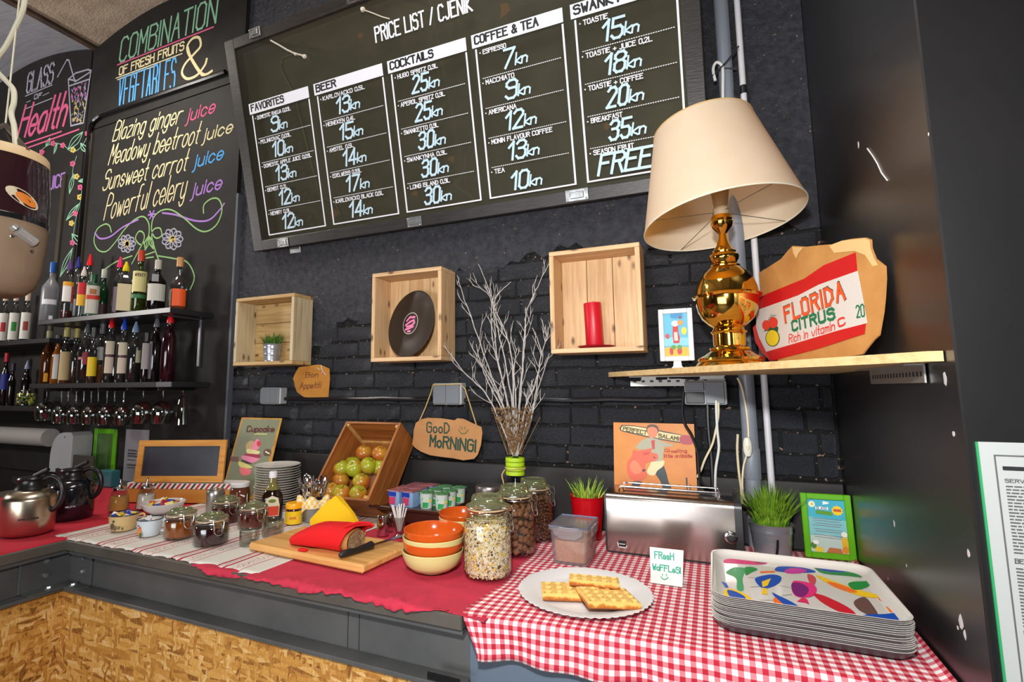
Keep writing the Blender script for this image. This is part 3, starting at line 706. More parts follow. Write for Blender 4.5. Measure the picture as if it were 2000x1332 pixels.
for k, (hd, hw, rows) in enumerate(cols):
    x0 = P1.uv(*HX[k][0])[0]; x1 = P1.uv(*HX[k][1])[0]; g = G(); gp_ = G(); PR = []
    g.box(x0, x1, V1, V2, GZ, GZ+.0008)
    bx = x0+.012; lw = .0075; y1 = V1-.006
    g.add([(bx, V0, GZ+.0005), (bx+lw, V0, GZ+.0005), (bx+lw, y1, GZ+.0005), (bx, y1, GZ+.0005)], [(0, 1, 2, 3)])
    g.add([(x1-lw, V0, GZ+.0005), (x1, V0, GZ+.0005), (x1, y1, GZ+.0005), (x1-lw, y1, GZ+.0005)], [(0, 1, 2, 3)])
    g.add([(bx+lw, V0, GZ+.0005), (x1-lw, V0, GZ+.0005), (x1-lw, V0+.006, GZ+.0005), (bx+lw, V0+.006, GZ+.0005)], [(0, 1, 2, 3)])
    H = (y1-V0-.006)/5
    for i in range(1, 5):
        yy = V0+.006+H*i; x = bx+lw+.014
        while x < x1-.02:
            g.box(x, x+.0055, yy-.0015, yy+.0015, GZ, GZ+.0006); x += .0085
    part('printed_rules', g, M_PRN, pbd, False)['kind'] = 'stuff'
    g = G(); put_text(g, hd, (x0+.014, V1+.014), (x0+.014+.345*hw, V1+.014), .030, .0068, z=GZ+.0014, gap=1.6); put_text(g, hd, (x0+.017, V1+.014), (x0+.017+.345*hw, V1+.014), .030, .003, z=GZ+.0014); part('lettering', g, M_PBL, pbd, False)
    g = G()
    for i, (t, pr, w) in enumerate(rows):
        yt = V0+.006+H*(5-i)
        put_text(g, t, (bx+.034, yt-.026), (bx+.034+.33*w, yt-.026), .0165, .0034, z=GZ+.0008); g.box(bx+.018, bx+.023, yt-.021, yt-.016, GZ, GZ+.0008)
        if pr == 'FREE':
            gi = G(); PR.append(gi); put_text(gi, 'FREE', (bx+.045, V0+.022), (bx+.235, V0+.022), .072, .0105, z=GZ+.0014, slant=.25, gap=1.1)
            P = smooth_line([(bx+.27, V0+.062), (bx+.29, V0+.038), (bx+.315, V0+.038), (bx+.335, V0+.06)], 4); ribbon(gi, P, .011, GZ+.0014)
            for q in (.285, .318): gi.box(bx+q, bx+q+.007, V0+.078, V0+.096, GZ, GZ+.0014)
        else:
            wn = .044 if len(pr) == 1 else .072; xc = (x0+x1)/2-.02-(wn+.05)/2; h = .068
            gi = G(); PR.append(gi); put_text(gi, pr, (xc, yt-.103), (xc+wn, yt-.103), h, .0098, z=GZ+.0014, slant=.18, gap=1.7)
            put_text(gi, 'kn', (xc+wn+.010, yt-.10), (xc+wn+.058, yt-.10), .042, .0065, z=GZ+.0014, slant=.2, gap=.8)
    part('lettering', g, M_PRN, pbd, False)['kind'] = 'stuff'; [part('price_lettering', q_, M_ICE, pbd, False) for q_ in PR]
g = G(); A = P1.uv(733, 81); B = P1.uv(921, 22); T = P1.uv(732, 52); put_text(g, 'PRICE LIST / CJENIK', (A[0], A[1]), (B[0], A[1]), T[1]-A[1], .014, z=GZ+.0014, gap=1.7); part('lettering', g, M_PRN, pbd, False)
# string knots, clips
M_STR = mat('pale_string', (214, 204, 186), .9)
g = G(); g.tube([(*P1.uv(a, b_), -.005) for a, b_ in [(527, 78), (545, 88), (560, 97), (575, 104), (588, 107), (592, 110)]], .004, 5); g.ball((*P1.uv(594, 110), -.003), .011, 8); g.ball((*P1.uv(576, 105), -.003), .008, 8)
g.tube([(*P1.uv(a, b_), -.005) for a, b_ in [(705, 17), (725, 24), (745, 32), (760, 36)]], .0025, 5); g.ball((*P1.uv(708, 18), -.003), .012, 8); part('string', g, M_STR, pbd)
g = G(); g.tube([(*P1.uv(a, b_), -.052) for a, b_ in [(560, 98), (536, 106), (532, 125), (545, 152), (560, 178), (575, 240), (590, 300), (600, 340), (612, 385), (640, 392), (652, 420)]], .0025, 5); part('loose_wire', g, mat('olive_wire', (120, 112, 84), .7), pbd)
M_PATCH = mat('rust_patch', (120, 84, 56), .7)
for i, (a, b_) in enumerate([(690, 60), (872, 308), (640, 415), (668, 240), (800, 375), (975, 12), (1180, 240)]):
    u, v_ = P1.uv(a, b_); s_ = .012+.006*(i % 3); rr = random.Random(i); g = G().prism([(u+s_*rr.uniform(.5, 1.6)*math.cos(q), v_+s_*rr.uniform(.5, 1.6)*math.sin(q)) for q in (0, 1, 2, 3, 4, 5)], -.0548, -.0542); part('rust_patch', g, M_PATCH, pbd, False)
def clip(px, py, low, w=.07, h=.045):
    u, v_ = P1.uv(px, py); c = G(); c.box(u-w/2, u+w/2, v_-h/2, v_+h/2, .0005, .005, .0012); c.box(u-w*.3, u+w*.3, v_-h*.28, v_+h*.28, .005, .009, .002)
    o = part('metal_clip', c, ZINC, pbd)
    s_ = G()
    for dx in (-1, 1):
        for dy in (-1, 1): s_.lathe([(0, .0075), (.003, .0065), (.004, .005)], 8, (u+dx*w*.4, v_+dy*h*.36, 0))
    part('screw', s_, CHROME, o)['kind'] = 'stuff'
    if low:
        c = G(); c.box(u-w/2+low, u+w/2+low, v_-h*1.25, v_-h*.55, -.05, -.044, .001); part('hanger_plate', c, ZINC, pbd)
clip(498, 64, 0); clip(690, -4, 0); clip(553, 474, .03); clip(810, 433, 0, .075); clip(1127, 381, 0, .09)
# ------------------------------------------------------------------ three wooden crates on the wall
PINE = wood('pale_pine', (222, 186, 140), (196, 152, 102), 2); PINEX = wood('pale_pine_x', (224, 190, 146), (192, 148, 100), 0)
PINEG = wood('greyed_pine', (206, 188, 152), (172, 150, 112), 2); PINEGX = wood('greyed_pine_x', (200, 168, 112), (170, 132, 80), 0)
def crate(label, x0, x1, z0, z1, back, mz, mx, dir_='z'):
    t = thing('wall_crate', label, 'wooden crate', (x0, -.019, z0), group='wooden crates on the brick wall'); w, h, d, th = x1-x0, z1-z0, .131, .017
    part('side_board', G().box(0, th, -d, -.002, th, h-th, .0012), mz, t); part('side_board', G().box(w-th, w, -d, -.002, th, h-th, .0012), mz, t)
    part('top_board', G().box(0, w, -d, -.002, h-th+.0005, h, .0012), mx, t); part('bottom_board', G().box(0, w, -d, -.002, 0, th-.0005, .0012), mx, t)
    n = back
    for i in range(n):
        if dir_ == 'z': a = th+(w-2*th)*i/n; b_ = th+(w-2*th)*(i+1)/n; part('back_slat', G().box(a+.001, b_-.001, -.012, -.003, th, h-th, .001), mz, t)
        else: a = th+(h-2*th)*i/n; b_ = th+(h-2*th)*(i+1)/n; part('back_slat', G().box(th, w-th, -.012, -.003, a+.001, b_-.001, .001), mx, t)
    return t
crate('left pine crate on the wall with a small grass pot inside', -2.18, -1.796, 1.586, 1.925, 3, PINEG, PINEGX, 'x')
crate('tall middle pine crate on the wall holding the vinyl record', -1.35, -1.004, 1.584, 1.974, 3, PINE, PINEX)
crate('right pine crate on the wall holding the red pillar candle', -.542, -.211, 1.594, 1.980, 3, PINE, PINEX)
# grass pots
def grass(g, c, r_, h, n, seed, spread=.6, wd=.0026):
    q = random.Random(seed)
    for i in range(n):
        a = q.uniform(0, 6.283); rr = r_*math.sqrt(q.random())*.85; b0 = V((c[0]+rr*math.cos(a), c[1]+rr*math.sin(a), c[2]))
        lean = spread*(rr/r_)*q.uniform(.5, 1.2); L = h*q.uniform(.55, 1.05)*(1-.25*rr/r_); da = a+q.uniform(-.5, .5); D = V((math.cos(da), math.sin(da), 0)); pr = None
        side = V((-math.sin(da), math.cos(da), 0)) if q.random() < .5 else V((math.sin(q.uniform(0, 6)), math.cos(q.uniform(0, 6)), 0)).normalized()
        P = [b0+D*(lean*L*t**1.6)+V((0, 0, L*t*(1-.15*lean*t))) for t in (0, .35, .7, 1)]
        W_ = [wd, wd*.9, wd*.6, 0]; vs = []
        for p, w in zip(P, W_): vs += [p-side*w, p+side*w+V((0, 0, 0))]
        g.add(vs, [(0, 1, 3, 2), (2, 3, 5, 4), (4, 5, 7, 6)])
def mat_grass(name, c1, c2):
    m, nt, b = nt_new(name); v = coords(nt); nt.links.new(ramp(nt, noise(nt, v, 60, 2), [(.3, c1), (.65, c2)]), b.inputs['Base Color']); b.inputs['Roughness'].default_value = .45; return m
MG1 = mat_grass('dark_grass', (34, 74, 22), (84, 132, 36)); MG2 = mat_grass('bright_grass', (96, 150, 40), (186, 214, 84)); MG3 = mat_grass('mid_grass', (58, 106, 26), (136, 176, 44))
def potted(label, loc, r0, r1, h, potm, gm, gh, n, seed, rings=True, pname='potted_grass', spread=.7, holes=False, lt='grass'):
    t = thing(pname, label, 'potted plant', loc)
    pr = [(0, 0), (r0, 0), (r0+.001, .002)]
    for k in range(1, 20):
        z = h*k/20; rr = r0+(r1-r0)*k/20
        if rings and k in (8, 15): rr += .0014
        pr.append((rr, z))
    pr += [(r1+.0015, h-.002), (r1+.0025, h), (r1, h+.0006), (r1-.0015, h-.001), (r0*.97, h*.75), (0, h*.74)]
    part('pot', G().lathe(pr, 36), potm, t)
    part('soil', G().lathe([(0, h*.90), (r1*.93, h*.88), (r1*.93, h*.80)], 20), mat('dark_soil', (40, 30, 22), .9), t)
    g = G(); grass(g, (0, 0, h*.86), r1*.9, gh, n, seed, spread); o = part('grass_blades', g, gm, t, False); o['kind'] = 'stuff'
    return t
M_POT = mat('brushed_zinc_pot', (168, 172, 180), .3, .65)
p = oy(531, 702, -.085)
potted('small grass in a zinc pot inside the left wall crate', (p.x, -.085, 1.6035), .036, .045, .088, M_POT, MG1, .085, 150, 5, spread=.9)
# vinyl record
def mat_vinyl():
    m, nt, b = nt_new('vinyl'); b.inputs['Base Color'].default_value = lin((52, 44, 38)); b.inputs['Roughness'].default_value = .32; b.inputs['Metallic'].default_value = .25
    v = coords(nt); sp = nt.nodes.new('ShaderNodeVectorMath'); sp.operation = 'LENGTH'; 
    mp = nt.nodes.new('ShaderNodeMapping'); nt.links.new(v, mp.inputs[0]); mp.inputs['Scale'].default_value = (1, 1, 0); nt.links.new(mp.outputs[0], sp.inputs[0])
    mu = nt.nodes.new('ShaderNodeMath'); mu.operation = 'MULTIPLY'; mu.inputs[1].default_value = 2600; nt.links.new(sp.outputs['Value'], mu.inputs[0])
    si = nt.nodes.new('ShaderNodeMath'); si.operation = 'SINE'; nt.links.new(mu.outputs[0], si.inputs[0]); bump(nt, b, si.outputs[0], .35, .0004)
    b.inputs['Anisotropic'].default_value = .6; return m
pa = oy(771, 640, -.125); pb_ = oy(846, 600, -.02)
rp = Plane((0, 0, 0), (.95, -.31, 0), (-.05, .2, 1.))
cx, cy_, cz_ = (-1.185, -.092, 1.750)
m_ = rp.m.copy(); m_.translation = V((cx, cy_, cz_))
rec = thing('vinyl_record', 'black vinyl record with a dark and pink label standing in the middle crate', 'record', mw=m_)
part('disc', G().lathe([(0, .0006), (.05, .0006), (.051, .0012), (.146, .0012), (.149, .0008), (.15, 0), (.149, -.0008), (0, -.0008)], 72), mat_vinyl(), rec)
lb = part('paper_label', G().lathe([(0, .0014), (.047, .0014), (.05, .0013)], 48), mat('label_dark', (40, 22, 30), .5), rec)
g = G(); ribbon(g, [(.0475*math.cos(i*math.pi/24), .0475*math.sin(i*math.pi/24)) for i in range(49)], .0025, .0016); part('label_ring', g, mat('label_cream', (222, 212, 196), .6), lb)
g = G(); Z = [(-.028, .018), (-.012, .032), (.018, .030)]
for P in ([(-.026, .014), (-.008, .028), (.022, .026)], [(-.030, -.006), (-.006, .006), (.018, .012)], [(.022, .010), (.026, .0), (.010, -.010), (-.02, -.014)], [(-.026, -.026), (-.002, -.022), (.02, -.016)], [(-.008, -.036), (.004, -.036)]): ribbon(g, P, .009, .0018)
part('label_print', g, mat('label_pink', (244, 130, 176), .5), lb)
# candle on a dish
p = oy(1163, 664, -.085)
cd = thing('candle_dish', 'small dark red saucer under the red candle', 'dish', (p.x, -.0755, 1.6115)); part('dish', G().lathe([(0, 0), (.055, 0), (.067, .008), (.069, .010), (.065, .0095), (.053, .003), (0, .003)], 40), mat('red_glaze', (150, 20, 34), .25), cd)
cn = thing('candle', 'tall red pillar candle standing in the right wall crate', 'candle', (p.x-.002, -.085, 1.6155), rot=(0, math.radians(-2), 0))
part('wax', G().lathe([(0, 0), (.031, 0), (.0325, .003), (.0325, .163), (.0315, .167), (.027, .166), (.02, .160), (0, .159)], 40), mat('red_wax', (200, 14, 36), .38, sss=.15), cn)
part('wick', G().tube([(0, 0, .158), (.001, 0, .168), (.003, 0, .174)], .0012, 6), BLACKP, cn)
# ------------------------------------------------------------------ sockets, conduit, pipes
M_SOC = mat('grey_socket_cover', (112, 118, 124), .4); M_SOC2 = mat('light_grey_plastic', (176, 182, 184), .4)
def socket(label, pxl, pxr, pyt, pyb, open_=False):
    A = oy(pxl, pyb, -.055); B = oy(pxr, pyt, -.055); w, h = B.x-A.x, B.z-A.z
    t = thing('wall_socket', label, 'socket', (A.x, -.006, A.z), group='double sockets on the brick wall')
    part('housing', G().box(0, w, -.049, -.001, 0, h, .004), M_SOC2, t)
    for i in (0, 1):
        a = .004+(w-.012)*i/2+.002*i
        if open_ and i == 0:
            part('open_flap', G().box(a, a+(w-.012)/2-.001, -.056, -.0495, h*.55, h-.004, .002), M_SOC, t); part('outlet', G().box(a, a+(w-.012)/2-.001, -.053, -.0495, .004, h*.52, .002), BLACKP, t)
        else: part('flap', G().box(a, a+(w-.012)/2-.001, -.056, -.0495, .004, h-.004, .002), M_SOC, t)
    return t
socket('grey double wall socket below the left crate', 508, 548, 757, 789)
socket('grey double socket from which the good morning sign hangs', 845, 901, 748, 790)
socket('dark double socket under the lamp shelf with cables plugged in', 1338, 1418, 743, 790, True)
g = G()
for a, b_ in (((552, 779), (842, 779)), ((905, 782), (1336, 780))):
    A = oy(*a, -.03); B = oy(*b_, -.03); n = 10; g.tube([(A.x+(B.x-A.x)*i/n, -.022, A.z+(B.z-A.z)*i/n+.002*math.sin(i*2)) for i in range(n+1)], .0095, 8)
tag(part('cable_conduit', g, mat('black_conduit', (26, 26, 28), .3), None), 'thin black conduit running along the brick wall between the sockets', 'conduit')
PX, PY = .103, -.045
pp = thing('drain_pipe', 'grey plastic pipe running up the wall behind the lamp', 'pipe', (PX, PY, 0))
M_PIPE = mat('grey_pvc', (128, 134, 144), .35)
part('pipe', G().lathe([(.024, CT+.003), (.024, 1.30), (.024, 3.84)], 28), M_PIPE, pp); part('collar', G().lathe([(.0242, 1.165), (.0265, 1.168), (.0265, 1.262), (.0242, 1.266)], 28), M_PIPE, pp)
wp = thing('white_pipe', 'thin white pipe beside the grey pipe', 'pipe', (.158, -.022, 0)); part('pipe', G().lathe([(.0105, CT+.003), (.0105, 3.84)], 16), mat('white_pvc', (214, 212, 216), .4), wp)
part('tape', G().lathe([(.011, 2.515), (.0112, 2.517), (.0112, 2.545), (.011, 2.547)], 16), BLACKP, wp)
p = oy(1392, 148, -.09); q = oy(1443, 90, -.09)
tie = single('cable_tie', G().tube([p, (p+q)/2+V((.002, 0, -.004)), q], .0028, 5).tube([oy(1408, 133, -.075), oy(1438, 134, -.06)], .003, 5), BLACKP, 'black cable tie sticking out from the grey pipe above the lamp', 'cable tie')
def cable(label, pts, r_, m, name='cable', cat='cable'):
    return single(name, G().tube(smooth_line([tuple(p) for p in pts], 6), r_, 8), m, label, cat)
M_CRM = mat('cream_cable', (226, 212, 176), .5); M_WHC = mat('white_cable', (222, 222, 218), .5); M_BLC = mat('black_cable', (18, 17, 18), .4)
cable('white cable loop tied to the grey pipe above the lampshade', [oy(1397, 158, -.085), oy(1393, 135, -.09), oy(1399, 122, -.09), oy(1409, 127, -.085), oy(1412, 140, -.08), oy(1412, 190, -.08), oy(1414, 260, -.08)], .005, M_WHC)
lc = thing('lamp_cord', 'cream lamp cord with an inline switch hanging down the grey pipe', 'cord')
part('cord', G().tube(smooth_line([tuple(oy(a, b_, -.085)) for a, b_ in [(1440, 738), (1448, 755), (1456, 790), (1461, 830), (1462, 856)]], 5), .003, 7).tube(smooth_line([tuple(oy(a, b_, -.085)) for a, b_ in [(1458, 890), (1452, 912), (1450, 945), (1453, 972), (1462, 985)]], 5), .003, 7), M_CRM, lc)
g = G(); c = oy(1460, 873, -.09); g.lathe([(0, -.032), (.008, -.029), (.0125, -.015), (.0135, 0), (.0125, .015), (.008, .029), (0, .032)], 16, sy=.6); part('switch', g, mat('cream_switch', (222, 220, 204), .4), lc, loc=c)
part('switch_button', G().box(-.004, .004, -.0105, -.007, -.008, .004, .001), M_CRM, lc, loc=c)
cable('white plug cable dropping from the socket to the toaster', [oy(a, b_, -.07) for a, b_ in [(1399, 782), (1399, 800), (1401, 840), (1404, 875), (1398, 915), (1397, 955), (1399, 975)]], .0042, M_WHC)
cable('cream cable curving left from the socket behind the orange tin sign', [oy(a, b_, -.065) for a, b_ in [(1403, 786), (1403, 812), (1398, 840), (1391, 868), (1377, 897), (1369, 918), (1361, 932)]], .0036, M_CRM)
cable('pale ribbed cable beside the grey pipe', [oy(a, b_, -.03) for a, b_ in [(1441, 848), (1440, 880), (1443, 920), (1447, 950), (1450, 985)]], .004, M_CRM)
cable('black cable hanging from the socket down over the tin sign', [oy(a, b_, -.09) for a, b_ in [(1336, 765), (1333, 800), (1338, 828), (1352, 852), (1363, 885), (1366, 925), (1372, 945), (1395, 957), (1425, 975), (1455, 990)]], .0048, M_BLC)
cable('thick black cable hanging straight down below the socket', [oy(a, b_, -.025) for a, b_ in [(1382, 790), (1384, 840), (1390, 900), (1392, 960)]], .007, M_BLC)
# ------------------------------------------------------------------ corner shelf and what stands on it
SZ = 1.525
shelf = thing('corner_shelf', 'triangular plywood corner shelf carrying the brass lamp', 'shelf', (0, 0, 0))
part('board', G().prism([(-.356, -.006), (XP-.002, -.006), (XP-.002, -.905), (.335, -.905), (-.356, -.028)], 1.5075, SZ), wood('plywood_shelf', (214, 184, 132), (190, 156, 104), 0, knots=False), shelf)
M_ANG = mat('perforated_zinc', (168, 166, 160), .45, .7)
g = G(); A = oy(1250, 747, -.012)
g.box(-.28, .04, -.010, -.0075, 1.472, 1.5055).box(-.28, .04, -.04, -.0075, 1.5045, 1.507); o = part('angle_bracket', g, M_ANG, shelf)
for i in range(9): part('bracket_hole', G().box(-.27+.03*i, -.258+.03*i, -.0106, -.0101, 1.486, 1.494), BLACKP, o)
g = G(); g.box(XP-.006, XP-.003, -.82, -.46, 1.472, 1.5055).box(XP-.035, XP-.003, -.82, -.46, 1.5045, 1.507); o = part('angle_bracket', g, M_ANG, shelf)
for i in range(17): part('bracket_hole', G().box(XP-.0068, XP-.0062, -.81+.02*i, -.802+.02*i, 1.484, 1.493), BLACKP, o)
# lamp
LX, LY = .053, -.265
lamp = thing('table_lamp', 'big brass table lamp with a wide cream shade on the corner shelf', 'lamp', (LX, LY, SZ+.0005))
def mat_brass():
    m, nt, b = nt_new('polished_brass'); b.inputs['Base Color'].default_value = lin((224, 178, 84)); b.inputs['Metallic'].default_value = 1; b.inputs['Roughness'].default_value = .09; return m
BRASS = mat_brass()
k = .94
prof = [(0, .0), (.104, .0), (.106, .006), (.101, .012), (.096, .017), (.099, .021), (.096, .028), (.080, .036), (.074, .040), (.066, .046), (.058, .050), (.062, .053), (.060, .058), (.052, .061), (.049, .064), (.049, .098), (.053, .102), (.055, .106), (.050, .110), (.046, .118),
 (.060, .128), (.078, .145), (.090, .168), (.0955, .195), (.096, .207), (.103, .209), (.106, .213), (.103, .217), (.096, .219), (.093, .238), (.084, .262), (.070, .281), (.052, .296), (.046, .301), (.047, .305), (.043, .309), (.036, .312), (.044, .324), (.046, .333), (.043, .340), (.037, .344), (.038, .349), (.030, .356), (.020, .372), (.0135, .392), (.012, .405), (.018, .412), (.022, .416), (.030, .424), (.034, .432), (.036, .440), (.031, .444), (.034, .449), (.030, .462), (.0, .463)]
part('brass_base', G().lathe([(r_*.93, z_*1.03) for r_, z_ in prof], 56), BRASS, lamp)
part('bulb_socket', G().lathe([(0, .474), (.022, .474), (.023, .478), (.023, .5), (.019, .507), (.021, .512), (.026, .555), (.028, .565), (0, .566)], 24), mat('grey_beige_socket', (150, 136, 112), .6), lamp)
def mat_shade():
    m, nt, b = nt_new('parchment_shade'); out = nt.nodes['Material Output']; v = coords(nt)
    c = ramp(nt, noise(nt, v, 9, 4), [(.3, (240, 238, 216)), (.7, (248, 246, 228))]); nt.links.new(c, b.inputs['Base Color']); b.inputs['Roughness'].default_value = .7
    tr = nt.nodes.new('ShaderNodeBsdfTranslucent'); tr.inputs[0].default_value = lin((255, 212, 124)); mx = nt.nodes.new('ShaderNodeMixShader'); mx.inputs[0].default_value = .52
    nt.links.new(b.outputs[0], mx.inputs[1]); nt.links.new(tr.outputs[0], mx.inputs[2]); nt.links.new(mx.outputs[0], out.inputs[0]); return m
SHM = Matrix.Translation((.0, 0, .458)) @ Matrix.Rotation(math.radians(-7), 4, 'Y') @ Matrix.Rotation(math.radians(-5), 4, 'X')
RB, RT, HS = .234, .152, .332
sh = part('lamp_shade', G().lathe([(RB, 0), (RT, HS), (RT-.0012, HS), (RB-.0012, 0), (RB, 0)], 72, m=SHM), mat_shade(), lamp)
M_RIM = mat('shade_binding', (206, 170, 112), .7)
part('rim', G().tube([SHM @ V((RB*math.cos(i*math.pi/36), RB*math.sin(i*math.pi/36), 0)) for i in range(72)], .0022, 6, closed=True), mat('shade_binding_pale', (228, 222, 200), .7), sh)
part('rim', G().tube([SHM @ V((RT*math.cos(i*math.pi/36), RT*math.sin(i*math.pi/36), HS)) for i in range(72)], .0022, 6, closed=True), M_RIM, sh)
g = G()
for i in range(4):
    a = math.radians(35+90*i); g.tube([SHM @ V((.018*math.cos(a), .018*math.sin(a), .03)), SHM @ V((RB*math.cos(a), RB*math.sin(a), .002))], .0013, 5)
g.tube([SHM @ V((.02*math.cos(i*math.pi/8), .02*math.sin(i*math.pi/8), .03)) for i in range(16)], .0018, 5, closed=True)
part('shade_carrier', g, mat('wire_grey', (150, 145, 135), .35, .9), lamp)
# little white stand frame
t0 = thing('menu_stand', 'small white stand frame with a cocktail picture left of the lamp', 'picture frame', (0, 0, 0))
fp = Plane(oy(1290, 706, -.10), (1, -.12, 0), (0, .0, 1)); fp.o.z = 0
fp2 = Plane(V((fp.o.x, -.045, SZ)), (1, -.0, 0), (0, .0, 1)); t0.matrix_world = fp2.m
A = fp2.uv(1285, 606); B = fp2.uv(1352, 600); Cc = fp2.uv(1356, 702); D = fp2.uv(1290, 708)
x0, x1, y0, y1 = (A[0]+D[0])/2, (B[0]+Cc[0])/2, (Cc[1]+D[1])/2, (A[1]+B[1])/2
WPL = mat('white_plastic', (228, 226, 226), .35)
e = .017
part('frame', G().box(x0, x0+e, y0, y1, -.012, .006, .002).box(x1-e, x1, y0, y1, -.012, .006, .002).box(x0+e, x1-e, y0, y0+e, -.012, .006, .002).box(x0+e, x1-e, y1-e, y1, -.012, .006, .002), WPL, t0)
part('stem', G().prism([((x0+x1)/2-.012, y0), ((x0+x1)/2+.012, y0), ((x0+x1)/2+.014, y0-.018), ((x0+x1)/2+.03, .001), ((x0+x1)/2-.03, .001), ((x0+x1)/2-.014, y0-.018)], -.010, .002), WPL, t0)
def flat(par, polys, pl=None, z=.001, step=.00025, name='printed_shape', mats={}):
    """flat coloured print: (colour, [points in 0..1 of a box]) painted in order"""
    for i, (c, P) in enumerate(polys): part(name, G().prism(P, z+step*i, z+step*i+.00003), mat('print_%d_%d_%d' % c, c, .5), par, False)
def boxmap(x0, x1, y0, y1): return lambda L: [(x0+(x1-x0)*a, y0+(y1-y0)*b_) for a, b_ in L]
def disc(cx, cy, rx, ry=None, n=14): ry = ry or rx; return [(cx+rx*math.cos(6.2832*i/n), cy+ry*math.sin(6.2832*i/n)) for i in range(n)]
mp_ = boxmap(x0+e, x1-e, y0+e, y1-e); R4 = [(0, 0), (1, 0), (1, 1), (0, 1)]
pic = part('picture', G().prism(mp_(R4), -.004, -.001), mat('print_sky', (90, 184, 214), .5), t0, False)
flat(pic, [((214, 178, 44), mp_([(0, 0), (1, 0), (1, .2), (.5, .24), (0, .2)])), ((130, 205, 225), mp_([(0, .24), (1, .24), (1, .42), (0, .45)])), ((40, 140, 200), mp_([(.3, .9), (.8, .88), (.8, 1), (.3, 1)])),
 ((196, 30, 34), mp_([(.38, .3), (.62, .3), (.66, .42), (.6, .55), (.6, .72), (.38, .72), (.36, .5)])), ((238, 232, 232), mp_(disc(.48, .76, .15, .07))), ((240, 150, 60), mp_(disc(.7, .78, .12, .06))), ((240, 215, 50), mp_(disc(.84, .58, .11, .09))),
 ((200, 60, 60), mp_(disc(.14, .47, .09, .06))), ((240, 200, 190), mp_([(.42, .36), (.58, .36), (.56, .56), (.42, .56)])), ((190, 40, 40), mp_(disc(.28, .12, .08, .09))), ((190, 40, 40), mp_(disc(.62, .12, .1, .08))), ((70, 150, 60), mp_(disc(.38, .21, .1, .05))), ((70, 150, 60), mp_(disc(.62, .21, .1, .05))), ((150, 20, 40), mp_(disc(.7, .9, .05, .03)))])
# torn cardboard with the citrus net label
ca = Plane(V((.144, -.19, SZ)), (.208, -.50, 0), (0, .0, 1))
cb = thing('cardboard_sign', 'torn piece of cardboard with a red and white citrus net label beside the lamp', 'cardboard sign', mw=ca.m)
px = [(1482, 533), (1500, 522), (1525, 506), (1540, 488), (1548, 480), (1575, 482), (1600, 479), (1625, 477), (1645, 470), (1665, 466), (1690, 464), (1700, 468), (1701, 484), (1709, 505), (1728, 520), (1729, 545), (1727, 580), (1724, 610), (1716, 655), (1706, 664), (1697, 675), (1684, 692), (1640, 698), (1580, 702), (1520, 706), (1490, 640)]
P = ca.pts(px); P = [(a, max(b_, .002)) for a, b_ in P]
CARD = mat('corrugated_cardboard', (196, 142, 78), .8, var=(12, .2), c2=(178, 122, 60), bmp=(40, .2))
part('cardboard', G().prism(P, -.004, 0), CARD, cb, False)
flat(cb, [((222, 184, 126), ca.pts([(1620, 480), (1645, 470), (1690, 465), (1700, 470), (1701, 484), (1708, 504), (1716, 518), (1705, 520), (1695, 505), (1690, 498), (1670, 490), (1650, 492), (1630, 494)])), ((222, 184, 126), ca.pts([(1548, 482), (1570, 483), (1560, 495), (1556, 505), (1550, 494)]))])
def net(c, Pp, z0):
    return part('net_label', G().prism(ca.pts(Pp), z0, z0+.001), mat_net('net_%d' % c[0]+str(c[1]), c), cb, False)
def mat_net(name, c):
    m, nt, b = nt_new(name); v = coords(nt, scale=(1, 1, 0)); br = nt.nodes.new('ShaderNodeTexChecker'); br.inputs['Scale'].default_value = 330; nt.links.new(v, br.inputs[0])
    br.inputs[1].default_value = lin(c); br.inputs[2].default_value = lin(tuple(x*.86 for x in c)); nt.links.new(br.outputs[0], b.inputs['Base Color']); b.inputs['Roughness'].default_value = .45; bump(nt, b, br.outputs[1], .4, .0008); return m
net((208, 22, 30), [(1484, 580), (1572, 544), (1610, 518), (1672, 493), (1675, 530), (1600, 557), (1560, 577), (1484, 605)], .0005)
net((226, 218, 212), [(1478, 608), (1484, 604), (1560, 577), (1600, 556), (1676, 529), (1684, 570), (1695, 631), (1640, 645), (1560, 670), (1498, 688), (1484, 660), (1478, 640)], .0008)
net((206, 24, 30), [(1498, 687), (1560, 669), (1640, 645), (1692, 632), (1690, 652), (1600, 681), (1508, 705)], .0011)
net((214, 60, 60), [(1471, 640), (1478, 632), (1484, 660), (1498, 688), (1506, 706), (1490, 690), (1476, 668)], .0004)
g = G(); ca.text(g, 'FLORIDA', (1536, 629), (1652, 583), (1528, 603), .0125, z=.0024, gap=2.2); part('lettering', g, mat('label_dark_green', (20, 62, 40), .5), cb, False)
g = G(); ca.text(g, 'FLORIDA', (1536, 629), (1652, 583), (1528, 604), .0078, z=.0028, gap=2.2); part('lettering', g, mat('label_orange', (232, 84, 40), .5), cb, False)
g = G(); ca.text(g, 'CITRUS', (1550, 646), (1632, 622), (1546, 629), .0075, z=.0024, gap=2); ca.text(g, '20', (1676, 620), (1691, 617), (1673, 598), .005, z=.0024); part('lettering', g, mat('label_green', (22, 112, 72), .5), cb, False)
g = G(); ca.text(g, 'Rich in vitamin', (1543, 670), (1632, 644), (1541, 655), .003, z=.0024, soft=True, slant=.2); ca.text(g, 'C', (1641, 638), (1653, 633), (1640, 624), .0045, z=.0024, soft=True); part('lettering', g, mat('label_red', (216, 52, 40), .5), cb, False)
def pxdisc(cx, cy, rx, ry): return ca.pts(disc(cx, cy, rx, ry))
